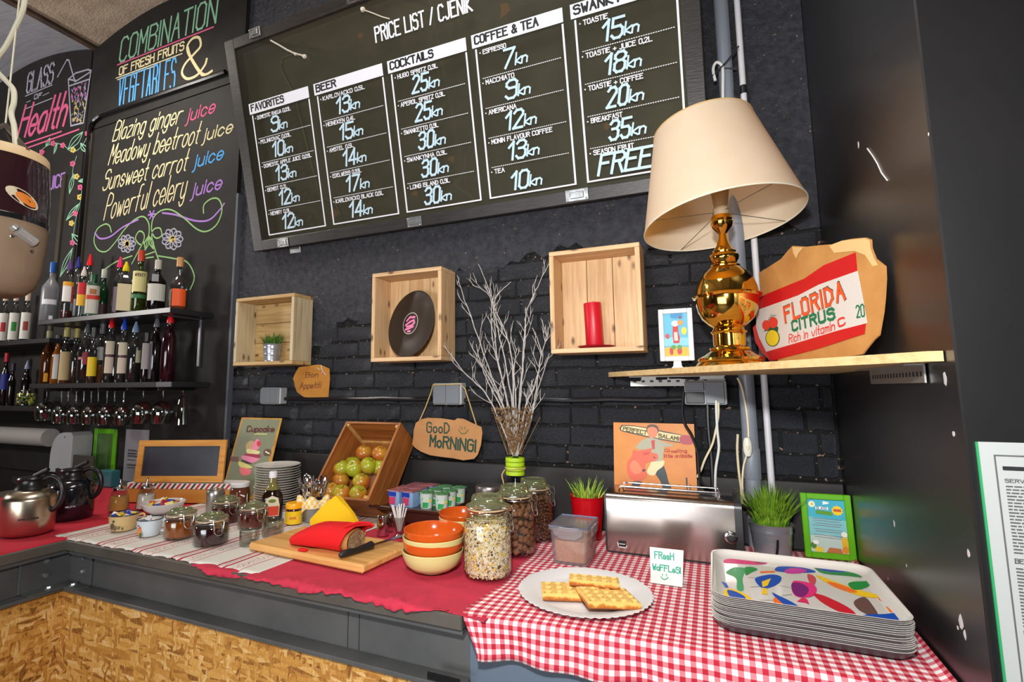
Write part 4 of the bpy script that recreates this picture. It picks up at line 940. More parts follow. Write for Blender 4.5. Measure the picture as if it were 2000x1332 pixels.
flat(cb, [((30, 80, 50), ca.pts([(1492, 648), (1505, 645), (1520, 652), (1522, 640), (1512, 630)])), ((222, 62, 40), pxdisc(1498, 635, 8, 10)), ((222, 62, 40), pxdisc(1512, 630, 9, 11)), ((40, 90, 40), pxdisc(1511, 660, 14, 17)), ((226, 196, 30), pxdisc(1511, 660, 12.5, 15.5))], z=.0024)
g = G(); ca.line(g, [(1502, 628), (1508, 617), (1511, 613)], .0015, z=.0045); ca.line(g, [(1506, 624), (1512, 617), (1518, 616)], .0015, z=.0045); part('lettering', g, mat('label_green', (22, 112, 72), .5), cb, False)
# ------------------------------------------------------------------ cardboard signs on the wall
s1 = Plane(V((-1.70, -.024, 0)), (1, 0, 0), (0, 0, 1))
t = thing('cardboard_tag', 'small torn cardboard tag with handwriting and a knotted string below the left crate', 'cardboard sign', mw=s1.m)
part('cardboard', G().prism(s1.pts([(584, 717), (620, 712), (628, 713), (643, 720), (644, 740), (641, 777), (596, 777), (580, 766), (576, 755), (575, 747), (572, 740), (577, 728)]), -.003, 0), mat('golden_cardboard', (196, 134, 50), .8, var=(10, .2), c2=(176, 116, 40)), t, False)
g = G(); s1.text(g, 'Bon', (597, 737), (621, 736), (597, 728), .0035, soft=True, slant=.2); s1.text(g, 'Appetit!', (586, 759), (626, 757), (586, 748), .0035, soft=True, slant=.2); part('lettering', g, mat('brown_marker', (120, 60, 34), .7), t, False)
g = G(); g.tube([(*s1.uv(a, b_), .004) for a, b_ in [(620, 718), (624, 722), (630, 720), (628, 713), (631, 724), (634, 728), (638, 733)]], .0022, 5); part('string', g, M_STR, t); g = G().ball((*s1.uv(632, 728), .006), .006, 8); part('bead', g, mat('pink_bead', (226, 130, 130), .5), t)
s2 = Plane(V((-.9, -.065, 0)), (1, 0, 0), (0, 0, 1)); 
t = thing('cardboard_sign', 'torn brown cardboard good morning sign hanging on twine from a socket', 'cardboard sign', mw=s2.m)
part('cardboard', G().prism(s2.pts([(812, 826), (822, 819), (835, 816), (862, 817), (888, 821), (893, 817), (905, 818), (928, 829), (940, 834), (942, 845), (939, 870), (933, 888), (926, 896), (905, 899), (885, 895), (860, 892), (840, 889), (822, 882), (810, 874), (805, 868), (807, 855), (808, 840)]), -.004, 0), mat('brown_cardboard', (190, 138, 88), .8, var=(10, .2), c2=(176, 124, 74)), t, False)
g = G(); s2.text(g, 'GooD', (834, 844), (877, 846), (834, 825), .0055, z=.001, gap=1.8); s2.text(g, 'MoRNiNG!', (840, 871), (928, 882), (841, 850), .0075, z=.001, gap=1.6); part('lettering', g, mat('green_marker', (26, 66, 50), .7), t, False)
g = G(); s2.line(g, [(896, 840), (901, 846), (909, 846), (914, 839)], .0035); s2.line(g, [(902, 834), (903, 839)], .003); s2.line(g, [(908, 833), (908, 838)], .003); s2.line(g, [(899, 833), (898, 838)], .002); part('smiley', g, mat('olive_marker', (96, 104, 40), .7), t, False)
g = G(); g.tube([(*s2.uv(a, b_), .003) for a, b_ in [(820, 822), (832, 795), (843, 765), (846, 752)]]+[(*s2.uv(900, 750), .006)]+[(*s2.uv(a, b_), .003) for a, b_ in [(909, 760), (920, 795), (931, 830)]], .0026, 6); part('twine', g, mat('jute_twine', (196, 164, 104), .9), t)
# ================================================================== THINGS ON THE COUNTER
def at(px, pyb, r_=0, z=CZ):
    p = oz(px, pyb, z); d = p-CAM; d.z = 0; d.normalize(); p = p+d*r_; p.z = z; return p
FLK = [mat('oat_flake', (226, 200, 160), .8), mat('oat_pale', (240, 224, 196), .8), mat('raisin', (88, 62, 44), .8), mat('corn_flake', (238, 190, 50), .7), mat('bran', (176, 138, 96), .8)]
RUB = mat('rubber_ring', (222, 190, 150), .6); WIRE = mat('bright_wire', (220, 220, 216), .2, 1)
LIDG = thin_glass('greenish_glass', (214, 224, 196), .16, .04, haze=((150, 156, 120), .25))
def swing_jar(label, cat, loc, r_, h, squat=False, rz=0., group=None):
    t = thing('swing_top_jar', label, cat, loc, rz, group); ns = .80 if squat else .78; zs = h*(.68 if squat else .75); zn = h*(.78 if squat else .83)
    pr = [(0, .004), (r_*.86, .001), (r_*.96, .006), (r_, h*.07+.004), (r_, zs*.80 if squat else zs*.86), (r_*.97, zs*.92), (r_*.88, zs*.99), (r_*ns, zn-.004), (r_*ns, zn)]
    part('glass_body', G().lathe(pr, 40), GLASS, t)
    rr = r_*ns
    part('rubber_seal', G().lathe([(rr-.002, zn), (rr+.005, zn+.0005), (rr+.0055, zn+.003), (rr-.002, zn+.0035)], 40), RUB, t)
    part('lid', G().lathe([(rr+.005, zn+.0038), (rr+.006, zn+.007), (rr+.004, zn+.011), (rr*.90, zn+.014), (rr*.86, h-.006), (rr*.8, h-.001), (rr*.70, h), (rr*.62, h-.0035), (0, h-.004)], 40), LIDG, t)
    g = G(); g.tube([((rr+.0065)*math.cos(i*math.pi/18), (rr+.0065)*math.sin(i*math.pi/18), zn-.005) for i in range(36)], .0016, 6, closed=True)
    g.tube([((rr+.007)*math.cos(i*math.pi/18), (rr+.007)*math.sin(i*math.pi/18), zn+.008) for i in range(36)], .0015, 6, closed=True)
    part('wire_band', g, WIRE, t)
    g = G(); x = rr+.008
    for s in (-1, 1):
        y = .016*s
        g.tube([(x-.003, y, zn+.008), (x+.008, y*1.05, zn+.010), (x+.014, y, zn-.004), (x+.010, y*.9, zn-.022), (x+.016, y*.7, zn-.045 if not squat else zn-.032)], .0015, 6)
        g.tube([(x-.002, y*.7, zn-.005), (x+.008, y*.7, zn-.012), (x+.006, y*.7, zn-.03), (x+.010, y*.6, zn-.04 if not squat else zn-.03)], .0014, 6)
    e = zn-.045 if not squat else zn-.032
    g.tube([(x+.016, -.011, e), (x+.018, -.006, e-.005), (x+.018, .006, e-.005), (x+.016, .011, e)], .0015, 6)
    part('clasp', g, WIRE, t)
    return t, pr
def jam_fill(t, r_, h, lvl, m):
    part('jam', G().lathe([(0, .006), (r_*.84, .005), (r_*.94, .010), (r_-.003, h*.07+.007), (r_-.003, h*lvl*.9), (r_*.93, h*lvl), (0, h*lvl)], 32), m, t)
def jar_surface(q, r_, h, n, pad):
    out = []
    for i in range(n):
        if q.random() < .14: a = q.uniform(0, 6.283); rr = (r_-pad)*math.sqrt(q.random())*.93; out.append((rr*math.cos(a), rr*math.sin(a), h-pad*.5+q.uniform(-.002, .003), V((0, 0, 1))))
        else:
            a = q.uniform(0, 6.283); z = q.uniform(pad*.7+.005, h); rr = r_-pad
            if z > h*.87: rr *= 1-1.5*(z/h-.87)
            if z < .016: rr *= .94
            out.append((rr*math.cos(a), rr*math.sin(a), z, V((math.cos(a), math.sin(a), .0))))
    return out
# muesli
rj = .0665
J1, _ = swing_jar('tall swing top jar of muesli, nearest of the three cereal jars', 'jar', at(953, 1140, rj), rj, .214, rz=math.radians(-8))
part('muesli_core', G().lathe([(0, .008), (rj*.8, .008), (rj*.9, .016), (rj-.007, .03), (rj-.007, .130), (rj*.76, .146), (0, .150)], 32), FLK[1], J1)
q = random.Random(4); g = G()
for x, y, z, n in jar_surface(q, rj, .150, 3400, .0035):
    s = q.uniform(.0016, .0042); g.k = q.choices([0, 1, 2, 3, 4], [36, 28, 11, 7, 18])[0]
    if g.k == 3: s *= 1.35
    a1 = n.cross(V((q.uniform(-1, 1), q.uniform(-1, 1), q.uniform(-1, 1)))).normalized(); a2 = (n+V((q.uniform(-.5, .5), q.uniform(-.5, .5), q.uniform(-.5, .5)))).cross(a1).normalized(); c = V((x, y, z)); k_ = q.uniform(.6, 1)
    vs = [c+a1*s*math.cos(u)+a2*s*k_*math.sin(u) for u in (0, 1.05, 2.1, 3.14, 4.2, 5.2)]; vs.append(c+n*s*.35)
    g.add(vs, [(i, (i+1) % 6, 6) for i in range(6)])
part('muesli', g, FLK, J1, False)['kind'] = 'stuff'
J2, _ = swing_jar('tall swing top jar of brown filled cereal pillows, middle of the three cereal jars', 'jar', at(1006, 1092, rj), rj, .206, rz=math.radians(-10))
CH1 = mat('choco_pillow', (150, 98, 66), .7, var=(60, .2), c2=(124, 78, 50)); CH2 = mat('choco_ball', (112, 66, 36), .65, var=(60, .2), c2=(88, 50, 28))
g = G(); q = random.Random(8)
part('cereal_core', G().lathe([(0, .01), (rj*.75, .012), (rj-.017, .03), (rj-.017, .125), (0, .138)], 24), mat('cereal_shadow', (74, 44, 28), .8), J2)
pts_ = []
for i in range(2200):
    a = q.uniform(0, 6.283); z = q.uniform(.014, .142); rr = (rj-.0115)*(1 if z < .130 else q.random()); p = V((rr*math.cos(a), rr*math.sin(a), z))
    if all((p-o_).length > .0155 for o_ in pts_): pts_.append(p)
for p in pts_:
    st = len(g.v); b_ = q.uniform(.0075, .0095); g.box(-b_, b_, -b_*.9, b_*.9, -.0055, .0055, .0032)
    m_ = Matrix.Translation(p) @ V((p.x, p.y, .0001)).to_track_quat('Z', 'Y').to_matrix().to_4x4() @ Matrix.Rotation(q.uniform(0, 3), 4, 'Z') @ Matrix.Rotation(q.uniform(-.6, .6), 4, 'X'); g.xf(m_, st)
part('cereal', g, CH1, J2)['kind'] = 'stuff'
J3, _ = swing_jar('tall swing top jar of small chocolate cereal balls, rearmost of the three cereal jars', 'jar', at(1044, 1062, rj), rj, .200, rz=math.radians(-12))
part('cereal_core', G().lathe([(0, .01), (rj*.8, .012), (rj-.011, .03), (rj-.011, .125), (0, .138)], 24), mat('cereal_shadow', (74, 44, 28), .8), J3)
g = G(); pts_ = []
for i in range(7000):
    a = q.uniform(0, 6.283); z = q.uniform(.010, .140); rr = (rj-.0065)*(1 if z < .130 else q.random()); p = V((rr*math.cos(a), rr*math.sin(a), z))
    if all((p-o_).length > .0088 for o_ in pts_): pts_.append(p); g.ball(p, .0052, 8)
part('cereal', g, CH2, J3)['kind'] = 'stuff'
# jam jars
rq = .056
HONEY = mat('honey', (176, 92, 24), .12, trans=.25, var=(16, .2), c2=(140, 62, 14), coat=.5); PLUM = mat('plum_jam', (58, 16, 26), .15, coat=.6, var=(20, .2), c2=(34, 10, 16)); STRAW = mat('strawberry_jam', (116, 30, 22), .15, coat=.6, var=(30, .2), c2=(70, 16, 14)); CHERRY = mat('cherry_jam', (96, 18, 26), .15, coat=.6, var=(30, .2), c2=(54, 10, 16))
for lab, px, pb, r_, hh, mm, fl, rz in (('squat swing top jar of golden honey beside the white enamel mug', 351, 1056, .052, .098, HONEY, .60, -.25), ('squat swing top jar of dark plum jam at the front edge of the runner', 411, 1070, .055, .098, PLUM, .58, -.35),
     ('squat swing top jar of cherry jam standing behind the plum jam', 440, 1024, .053, .095, CHERRY, .6, -.3), ('squat swing top jar of strawberry jam in front of the syrup bottle', 493, 1036, .054, .088, STRAW, .62, -.3)):
    t, _ = swing_jar(lab, 'jam jar', at(px, pb, r_), r_, hh, True, rz); jam_fill(t, r_, hh, fl, mm)
# small clear glasses
def tumbler(label, px, pb, r_, h):
    t = thing('tumbler', label, 'glass', at(px, pb, r_)); part('glass_body', G().lathe([(0, .001), (r_*.93, 0), (r_, .004), (r_, h), (r_-.0022, h), (r_-.0022, .008), (0, .007)], 32), thin_glass('tumbler_glass', (236, 238, 234), .16), t)
    part('rim', G().tube([((r_-.001)*math.cos(i*math.pi/16), (r_-.001)*math.sin(i*math.pi/16), h) for i in range(32)], .0011, 6, closed=True), thin_glass('rim_glass', (225, 230, 225), .3), t); return t
tumbler('empty low clear glass on the runner left of the cutting board', 486, 1068, .031, .044); tumbler('wider clear glass beside the yellow spread jar', 532, 1050, .037, .050)
# cutting board, bread in its red bag, knife, napkins
A = oz(484, 1078, .952); B = oz(708, 1126, .952); D = oz(790, 1072, .978)
ux = (B-A); rz = math.atan2(ux.y, ux.x); wB = ux.length
cbd = thing('cutting_board', 'light wooden cutting board under the bread at the counter edge', 'cutting board', (A.x, A.y, CZ+.0002), rz); M_CB = wood('cutting_board_wood', (224, 172, 104), (196, 138, 68), 0, rough=.45, knots=False, sc=.8)
WD = .235
part('board', G().box(0, wB, 0, WD, 0, .024, .006), M_CB, cbd)
BZ = CZ+.0245
ur = V((math.cos(rz), math.sin(rz), 0)); un = V((-ur.y, ur.x, 0))
def onb(px, py): return oz(px, py, BZ)
# bread loaf: rounded cross-section along an axis, cut face to the right
e0 = onb(562, 1062)+V((0, .03, 0)); e1 = onb(672, 1082)+V((0, .035, 0)); ax = (e1-e0).normalized()
br = thing('bread_loaf', 'cut brown loaf sticking out of the red bag on the board', 'bread', mw=Matrix.Translation((e1.x, e1.y, BZ+.0005)) @ Matrix.Rotation(math.atan2(ax.y, ax.x), 4, 'Z'))
def loafsec(x, w, h, k=0.):
    return [(x, w*math.cos(u), h*.5+h*.5*math.copysign(abs(math.sin(u))**.8, math.sin(u))+k) for u in [i*math.pi/12 for i in range(24)]]
rows = [loafsec(x, w, h) for x, w, h in ((-.10, .044, .062), (-.05, .045, .065), (-.01, .045, .066), (.012, .044, .064), (.017, .042, .061))]
g = G(); g.grid(rows[::-1], close_u=True); part('crust', g, mat('bread_crust', (196, 132, 66), .75, var=(28, .22), c2=(150, 92, 40), bmp=(40, .6, .006)), br)
g = G(); c = [(.017, 0, .032)]; rr = [c[0]]+[(.0185, y*.96, z*.96+.0015) for _, y, z in rows[-1]]; g.add(rr, [(0, i+1, (i+1) % 24+1) for i in range(24)]); part('crumb', g, mat('bread_crumb', (188, 158, 118), .9, var=(90, .15), c2=(128, 92, 60), bmp=(150, 1, .003)), br)
# red bag
bg = thing('bread_bag', 'bright red cloth bag wrapped round the loaf', 'cloth bag', mw=Matrix.Translation((e1.x, e1.y, BZ+.0005)) @ Matrix.Rotation(math.atan2(ax.y, ax.x), 4, 'Z'))
rows = []
for i, (x, w, h) in enumerate([(-.232, .003, .010), (-.228, .020, .016), (-.215, .042, .026), (-.19, .056, .040), (-.16, .060, .055), (-.12, .060, .069), (-.08, .056, .074), (-.045, .053, .075), (-.022, .052, .074), (-.012, .053, .075)]):
    row = []
    for j, (_, y, z) in enumerate(loafsec(x, w, h, .0)):
        f = math.sin(j*1.9+i*.8)*.0022+math.sin(j*.9+x*70)*.0022
        sh = .035*(z/.075) if i > 6 else 0
        row.append((x+sh*(i-6)/3-.0+(.03 if j in (2, 3, 4) and i > 7 else 0), y+f*(1 if i else 0), max(.0006, z+f*(z > .01))))
    rows.append(row)
g = G(); g.grid(rows[::-1], close_u=True); o = part('bag', g, mat('red_felt', (216, 4, 12), .85, bmp=(30, .4, .003)), bg, ang=80); s = o.modifiers.new('s', 'SUBSURF'); s.levels = 1; s.render_levels = 1
s = o.modifiers.new('t', 'SOLIDIFY'); s.thickness = .0015
g = G(); g.tube(smooth_line([(-.005, -.03, .075), (.02, -.0, .083), (.045, .028, .078), (.06, .03, .070)], 4), [.0035]*12+[.0025], 8); part('drawstring', g, mat('red_felt', (216, 4, 12), .85), bg)
g = G().box(-.145, -.115, -.075, -.058, .0008, .006, .002); part('bag_tab', g, mat('red_felt', (216, 4, 12), .85), bg)
# knife
k0, k1, k2 = onb(662, 1094), onb(722, 1076), onb(800, 1049)
kd = (k2-k0); kt = thing('bread_knife', 'bread knife with black handle lying across the cutting board', 'knife', mw=Matrix.Translation((k0.x, k0.y, BZ+.0005)) @ Matrix.Rotation(math.atan2(kd.y, kd.x), 4, 'Z')); hl = (k1-k0).length+.02
g = G(); g.tube([(0, 0, .012), (.006, 0, .012), (.03, .001, .0125), (.06, 0, .011), (hl-.03, 0, .012), (hl-.008, 0, .013), (hl, 0, .012)], [.003, .0085, .0105, .0085, .0105, .012, .006], 14); part('handle', g, mat('black_rubber', (26, 26, 27), .45), kt)
part('blade', G().prism([(hl-.004, -.009), (kd.length+.02, -.010), (kd.length+.03, -.003), (kd.length+.02, .008), (hl-.004, .009)], .0105, .012), mat('knife_steel', (150, 150, 152), .2, 1), kt, False)
# yellow napkins standing folded
npk = thing('napkins', 'stack of yellow paper napkins standing folded behind the bread', 'napkins', (0, 0, 0)); YN = mat('yellow_paper', (246, 196, 8), .8, bmp=(20, .2))
for i in range(5):
    Y = -.47+.012*i; P = [oy(a+2.2*i, b_+(1.2*i if a > 670 else 0), Y) for a, b_ in [(606, 1014), (636, 982), (656, 968), (666, 980), (683, 997), (698, 1024), (708, 1046)]]
    q0 = [(p.x, p.z) for p in P]; zb = CZ+.001; poly = [(q0[0][0]-.0, zb+.02), *q0, (q0[-1][0]-.01, zb), (q0[0][0]+.02, zb)]
    part('napkin', G().prism(poly, -.0015, .0015, Matrix(((1, 0, 0, 0), (0, 0, -1, Y), (0, 1, 0, 0), (0, 0, 0, 1)))), YN, npk, False)
# spread jar, syrup, chocolate spread
t = thing('spread_jar', 'little yellow spread jar with a yellow screw lid behind the red bag', 'jar', at(573, 1026, .028)); r_ = .0300
part('glass_body', G().lathe([(0, 0), (r_*.95, 0), (r_, .004), (r_, .052), (r_*.93, .057), (0, .057)], 30), mat('dark_spread', (60, 26, 12), .2, coat=.6), t)
part('label', G().lathe([(r_+.0004, .003), (r_+.0004, .050)], 30), mat('label_yellow', (246, 200, 20), .5), t); part('lid', G().lathe([(r_*.98, .058), (r_*1.03, .059), (r_*1.03, .074), (r_*.96, .079), (0, .0795)], 30), mat('yellow_plastic', (246, 172, 10), .35), t)
def wrap(par, polys, r_, a0, z0, name='label_print', off=.0008, step=.0002):
    """flat shapes (angle-arc mm, height) bent round a cylinder of radius r_, centred on angle a0"""
    by = {}
    for i, (c, P) in enumerate(polys):
        g = by.setdefault(c, G()); rr = r_+off+step*i
        xs = [p[0] for p in P]; lo, hi = min(xs), max(xs)
        g.add([(rr*math.cos(a0+x/r_), rr*math.sin(a0+x/r_), z0+z) for x, z in P], [tuple(range(len(P)))])
    for c, g in by.items(): part(name, g, mat('print_%d_%d_%d' % c, c, .5), par, False)
def facing(p): d = CAM-V(p); return math.atan2(d.y, d.x)
def wrap_text(par, txt, r_, a0, z0, w, h, sw, c, off=.0016):
    g = G(); put_text(g, txt, (-w/2, 0), (w/2, 0), h, sw); g.v = [((r_+off)*math.cos(a0+x/r_), (r_+off)*math.sin(a0+x/r_), z0+y) for x, y, z in g.v]; part('lettering', g, mat('print_%d_%d_%d' % c, c, .5), par, False)
a0 = facing(t.location)-.1
wrap(t, [((200, 30, 26), [(-.022, .026), (0, .012), (.022, .026), (0, .040)]), ((240, 236, 230), [(-.015, .021), (.015, .021), (.015, .031), (-.015, .031)])], r_, a0, .0); wrap_text(t, 'VEGEMITE', r_, a0, .0225, .027, .007, .0016, (200, 30, 26))
t = thing('syrup_bottle', 'dark syrup bottle with a white cap and red label', 'bottle', at(530, 1020, .034)); t.rotation_euler = (0, 0, facing(t.location)+math.pi/2)
part('glass_body', G().lathe([(0, 0), (.036, 0), (.040, .005), (.041, .06), (.038, .095), (.026, .118), (.0165, .134), (.0135, .150), (.0135, .166), (0, .166)], 32, sy=.62), mat('dark_syrup_glass', (34, 18, 12), .08, coat=.8), t)
part('neck_glass', G().lathe([(.0275, .118), (.0172, .134), (.0142, .150), (.0142, .165)], 24, sy=.8), thin_glass('yellowish_glass', (220, 214, 150), .2, haze=((180, 170, 100), .35)), t)
part('cap', G().lathe([(.0155, .164), (.0155, .186), (.013, .188), (0, .188)], 24), WPL, t)
g = G(); g.prism([(-.026, .02), (.026, .02), (.028, .06), (.022, .088), (0, .098), (-.022, .088), (-.028, .06)], 0, .0006, Matrix(((1, 0, 0, 0), (0, 0, -1, -.0262), (0, 1, 0, 0), (0, 0, 0, 1)))); lb = part('label', g, mat('label_cream2', (226, 214, 186), .5), t, False)
g = G(); g.prism([(-.024, .022), (.024, .022), (.026, .058), (-.026, .058)], 0, .0008, Matrix(((1, 0, 0, 0), (0, 0, -1, -.0262), (0, 1, 0, 0), (0, 0, 0, 1)))); part('label_print', g, mat('label_orange_red', (214, 66, 30), .5), lb, False)
g = G(); g.prism(disc(0, .078, .014, .007), 0, .0008, Matrix(((1, 0, 0, 0), (0, 0, -1, -.0262), (0, 1, 0, 0), (0, 0, 0, 1)))); part('label_print', g, mat('label_green2', (110, 130, 40), .5), lb, False)
t = thing('spread_jar', 'chocolate spread jar with a white lid beside the plates', 'jar', at(467, 990, .045)); r_ = .043
part('glass_body', G().lathe([(0, 0), (r_*.9, 0), (r_, .006), (r_*.97, .03), (r_, .060), (r_*.9, .074), (r_*.8, .080), (0, .080)], 30), mat('chocolate_spread', (98, 52, 30), .15, coat=.7), t); part('lid', G().lathe([(r_*.92, .080), (r_*.94, .083), (r_*.94, .097), (r_*.88, .100), (0, .1005)], 32), WPL, t)
a0 = facing(t.location); wrap(t, [((232, 228, 222), [(-.035, .012), (.035, .012), (.035, .048), (-.035, .048)]), ((206, 30, 34), [(-.028, .030), (.002, .046), (.004, .052), (-.026, .036)]), ((250, 250, 246), [(.004, .050), (.022, .042), (.02, .036), (.002, .046)])], r_, a0, .003)
# plates
ps = (-1.80, -.205)
def plate(z, r_, first=None, label=None, dx=0, dy=0):
    if first: return dup(first, (ps[0]+dx, ps[1]+dy, z), 0, label)
    t = thing('plate', label, 'plate', (ps[0], ps[1], z), group='stacked plates'); part('dish', G().lathe([(0, 0), (r_*.62, 0), (r_*.66, .001), (r_*.95, .011), (r_, .0135), (r_*.99, .0145), (r_*.93, .0125), (r_*.66, .0035), (0, .0028)], 44), mat('white_porcelain', (218, 214, 206), .18), t); return t
NPL = 17; p0 = plate(CZ, .098, None, 'white plate in the tall stack behind the syrup bottle')
for i in range(1, NPL): plate(CZ+.0103*i, .098, p0, 'white plate in the tall stack behind the syrup bottle' if i < NPL-1 else 'white plate on top of the tall stack behind the syrup bottle', RND.uniform(-.003, .003), RND.uniform(-.003, .003))
# cutlery in a pail with a checked napkin
pl = at(612, 1022, .05); pail = thing('cutlery_pail', 'zinc pail with a yellow checked cloth holding the cutlery', 'bucket', tuple(pl)); part('pail', G().lathe([(0, 0), (.040, 0), (.041, .003), (.050, .075), (.0515, .078), (.050, .079), (.046, .076), (.038, .01), (0, .01)], 36), M_POT, pail)
def mat_check():
    m, nt, b = nt_new('yellow_check'); v = coords(nt, 'UV'); ck = nt.nodes.new('ShaderNodeTexChecker'); ck.inputs['Scale'].default_value = 1; nt.links.new(v, ck.inputs[0]); ck.inputs[1].default_value = lin((240, 196, 90)); ck.inputs[2].default_value = lin((244, 232, 206)); nt.links.new(ck.outputs[0], b.inputs['Base Color']); b.inputs['Roughness'].default_value = .85; return m
g = G(); rows = []; N = 48
for i, (rr, z) in enumerate([(.040, .085), (.050, .092), (.060, .088), (.064, .072), (.063, .055)]):
    row = []
    for j in range(N):
        a = 6.283*j/N; w = math.sin(a*5+.5); row.append(((rr+.004*w)*math.cos(a), (rr+.004*w)*math.sin(a), z+(.010*w if i < 3 else 0)-(.022*max(0, math.sin(a*3+1)) if i == 4 else 0)))
    rows.append(row)
g.grid(rows, close_u=True); me = mesh(g, 'cloth', mat_check(), True, 90); uvl = me.uv_layers.new(name='UVMap')
for pol in me.polygons:
    i, j = divmod(pol.index, N)
    for l, (du, dv) in zip(pol.loop_indices, ((0, 0), (1, 0), (1, 1), (0, 1))): uvl.data[l].uv = ((j+du)*.8, (i+dv)*1.3)
o = bpy.data.objects.new('cloth', me); link(o, pail)
CUT = [CHROME, mat('dark_cutlery_handle', (34, 28, 28), .4)]
def cutlery(kind, label, group, dx, dy, lx, ly, hz, rz_, hm=0):
    t = thing(kind, label, kind.replace('table_', ''), rot=None, mw=Matrix.Translation((pl.x+dx, pl.y+dy, CZ+.012)) @ V((lx, ly, 1)).to_track_quat('Z', 'X').to_matrix().to_4x4() @ Matrix.Rotation(rz_, 4, 'Z'), group=group)
    g = G(); L = hz
    if kind == 'spoon':
        g.tube([(0, 0, 0), (0, 0, L*.72)], [.003, .002], 6); n0 = len(g.v); g.ball((0, 0, 0), .016, 12, 1.45); g.xf(Matrix.Translation((0, .002, L*.86)) @ Matrix.Diagonal((1, .28, 1, 1)), n0)
    elif kind == 'fork':
        g.tube([(0, 0, 0), (0, 0, L*.72)], [.003, .002], 6); g.box(-.010, .010, -.001, .001, L*.72, L*.84, .0005)
        for k in range(4): g.box(-.010+.0056*k, -.0072+.0056*k, -.001, .001, L*.84, L, .0004)
    else:
        g.mat(0); g.prism([(-.008, L*.55), (.008, L*.55), (.009, L*.9), (.004, L), (-.007, L*.98)], -.0007, .0007, Matrix(((1, 0, 0, 0), (0, 0, -1, 0), (0, 1, 0, 0), (0, 0, 0, 1)))); 
    part('head', g, CHROME, t)
    part('handle', G().box(-.0065, .0065, -.002, .002, 0, L*.55, .0015), CUT[hm], t)
q = random.Random(21)
SP = [('spoon', 'spoon standing in the cutlery pail with shiny bowl up', 'spoons in the cutlery pail'), ('fork', 'fork standing in the cutlery pail tines up', 'forks in the cutlery pail'), ('knife', 'table knife standing in the cutlery pail', 'knives in the cutlery pail')]
for i in range(16):
    kd_ = SP[(0, 1, 0, 2, 1, 0, 2)[i % 7]]; a = i*2.4; rr = .006+.024*((i*7 % 16)/16); cutlery(*kd_, rr*math.cos(a), rr*math.sin(a), .38*math.cos(a)*(rr/.03), .38*math.sin(a)*(rr/.03), q.uniform(.135, .168), q.uniform(-.8, .8), 1 if math.cos(a) > .55 else 0)
# ------------------------------------------------------------------ apple crate
CM_ = wood('old_crate_wood', (170, 104, 46), (112, 58, 22), 1, rough=.5, knots=False); CM2 = wood('old_crate_wood_x', (164, 98, 42), (100, 52, 20), 0, rough=.5, knots=False); CM3 = wood('crate_batten', (206, 160, 92), (176, 126, 64), 1, knots=False)
acp = Plane((-1.488, -.35, 1.052), (1, 0, 0), (0, .22, .275)); CW_, CL, CDp = .284, .352, .148
ac = thing('apple_crate', 'old brown wooden crate tilted against the wall and full of apples', 'wooden crate', mw=acp.m); th = .011
part('side_board', G().box(0, th, 0, CL, -CDp, 0, .001), CM_, ac); part('side_board', G().box(CW_-th, CW_, 0, CL, -CDp, 0, .001), CM_, ac)
part('end_board', G().box(th, CW_-th, 0, th, -CDp, -.012, .001), CM2, ac); part('end_board', G().box(th, CW_-th, CL-th, CL, -CDp, 0, .001), CM2, ac)
for i in range(2): part('base_board', G().box(th+(CW_-2*th)*i/2+.001, th+(CW_-2*th)*(i+1)/2-.001, th, CL-th, -CDp, -CDp+.008, .001), CM_, ac)
for x in (th, CW_-th-.012): part('corner_batten', G().box(x, x+.012, CL-th-.012, CL-th, -CDp+.008, -.002, .001), CM3, ac)
part('corner_batten', G().box(th+.012, CW_-th-.012, CL-th-.010, CL-th, -CDp+.008, -CDp+.018, .001), CM3, ac)
for x in (th, CW_-th-.028): part('corner_batten', G().box(x, x+.028, th, th+.014, -CDp+.008, -.014, .001), CM3, ac)
def mat_apple(name, g1, g2, rot):
    m, nt, b = nt_new(name); v = coords(nt); sp = nt.nodes.new('ShaderNodeSeparateXYZ'); mp = nt.nodes.new('ShaderNodeMapping'); mp.inputs['Rotation'].default_value = rot; nt.links.new(v, mp.inputs[0]); nt.links.new(mp.outputs[0], sp.inputs[0])
    n = noise(nt, v, 26, 4); ad = nt.nodes.new('ShaderNodeMath'); ad.operation = 'MULTIPLY_ADD'; ad.inputs[1].default_value = 11; nt.links.new(sp.outputs[2], ad.inputs[0]); nt.links.new(n, ad.inputs[2])
    nt.links.new(ramp(nt, ad.outputs[0], [(.25, g2), (.72, g1)]), b.inputs['Base Color']); b.inputs['Roughness'].default_value = .28; b.inputs['Coat Weight'].default_value = .3; return m
GRN = (160, 160, 40); ORG = (192, 98, 36)
AM = [mat_apple('apple_skin_green', (160, 166, 34), (168, 142, 44), (0, 0, 0)), mat_apple('apple_skin_half', GRN, ORG, (0, 1.2, 0)), mat_apple('apple_skin_half_left', GRN, (188, 106, 36), (0, -1.2, .4)), mat_apple('apple_skin_orange', (190, 140, 42), (176, 96, 36), (.6, 0, 0)), mat_apple('apple_skin_top', (160, 166, 38), (176, 104, 40), (-.9, .2, 0))]
def apple_me(m):
    pr = []; R0 = .0365
    for i in range(17):
        u = math.pi*i/16; rr = R0*math.sin(u)*(1+.05*math.cos(u)); z = -R0*.93*math.cos(u)
        if i > 12: z -= .011*((i-12)/4)**2*(1)
        if i < 3: z += .006*((3-i)/3)**2
        pr.append((0 if i in (0, 16) else rr, z))
    return mesh(G().lathe(pr, 28), 'fruit', m)
AME = [apple_me(m) for m in AM]; STM = mesh(G().tube([(0, 0, .018), (.001, .001, .028), (.004, .003, .036)], [.0014, .0012, .0018], 6), 'stem', mat('apple_stem', (70, 48, 26), .7))
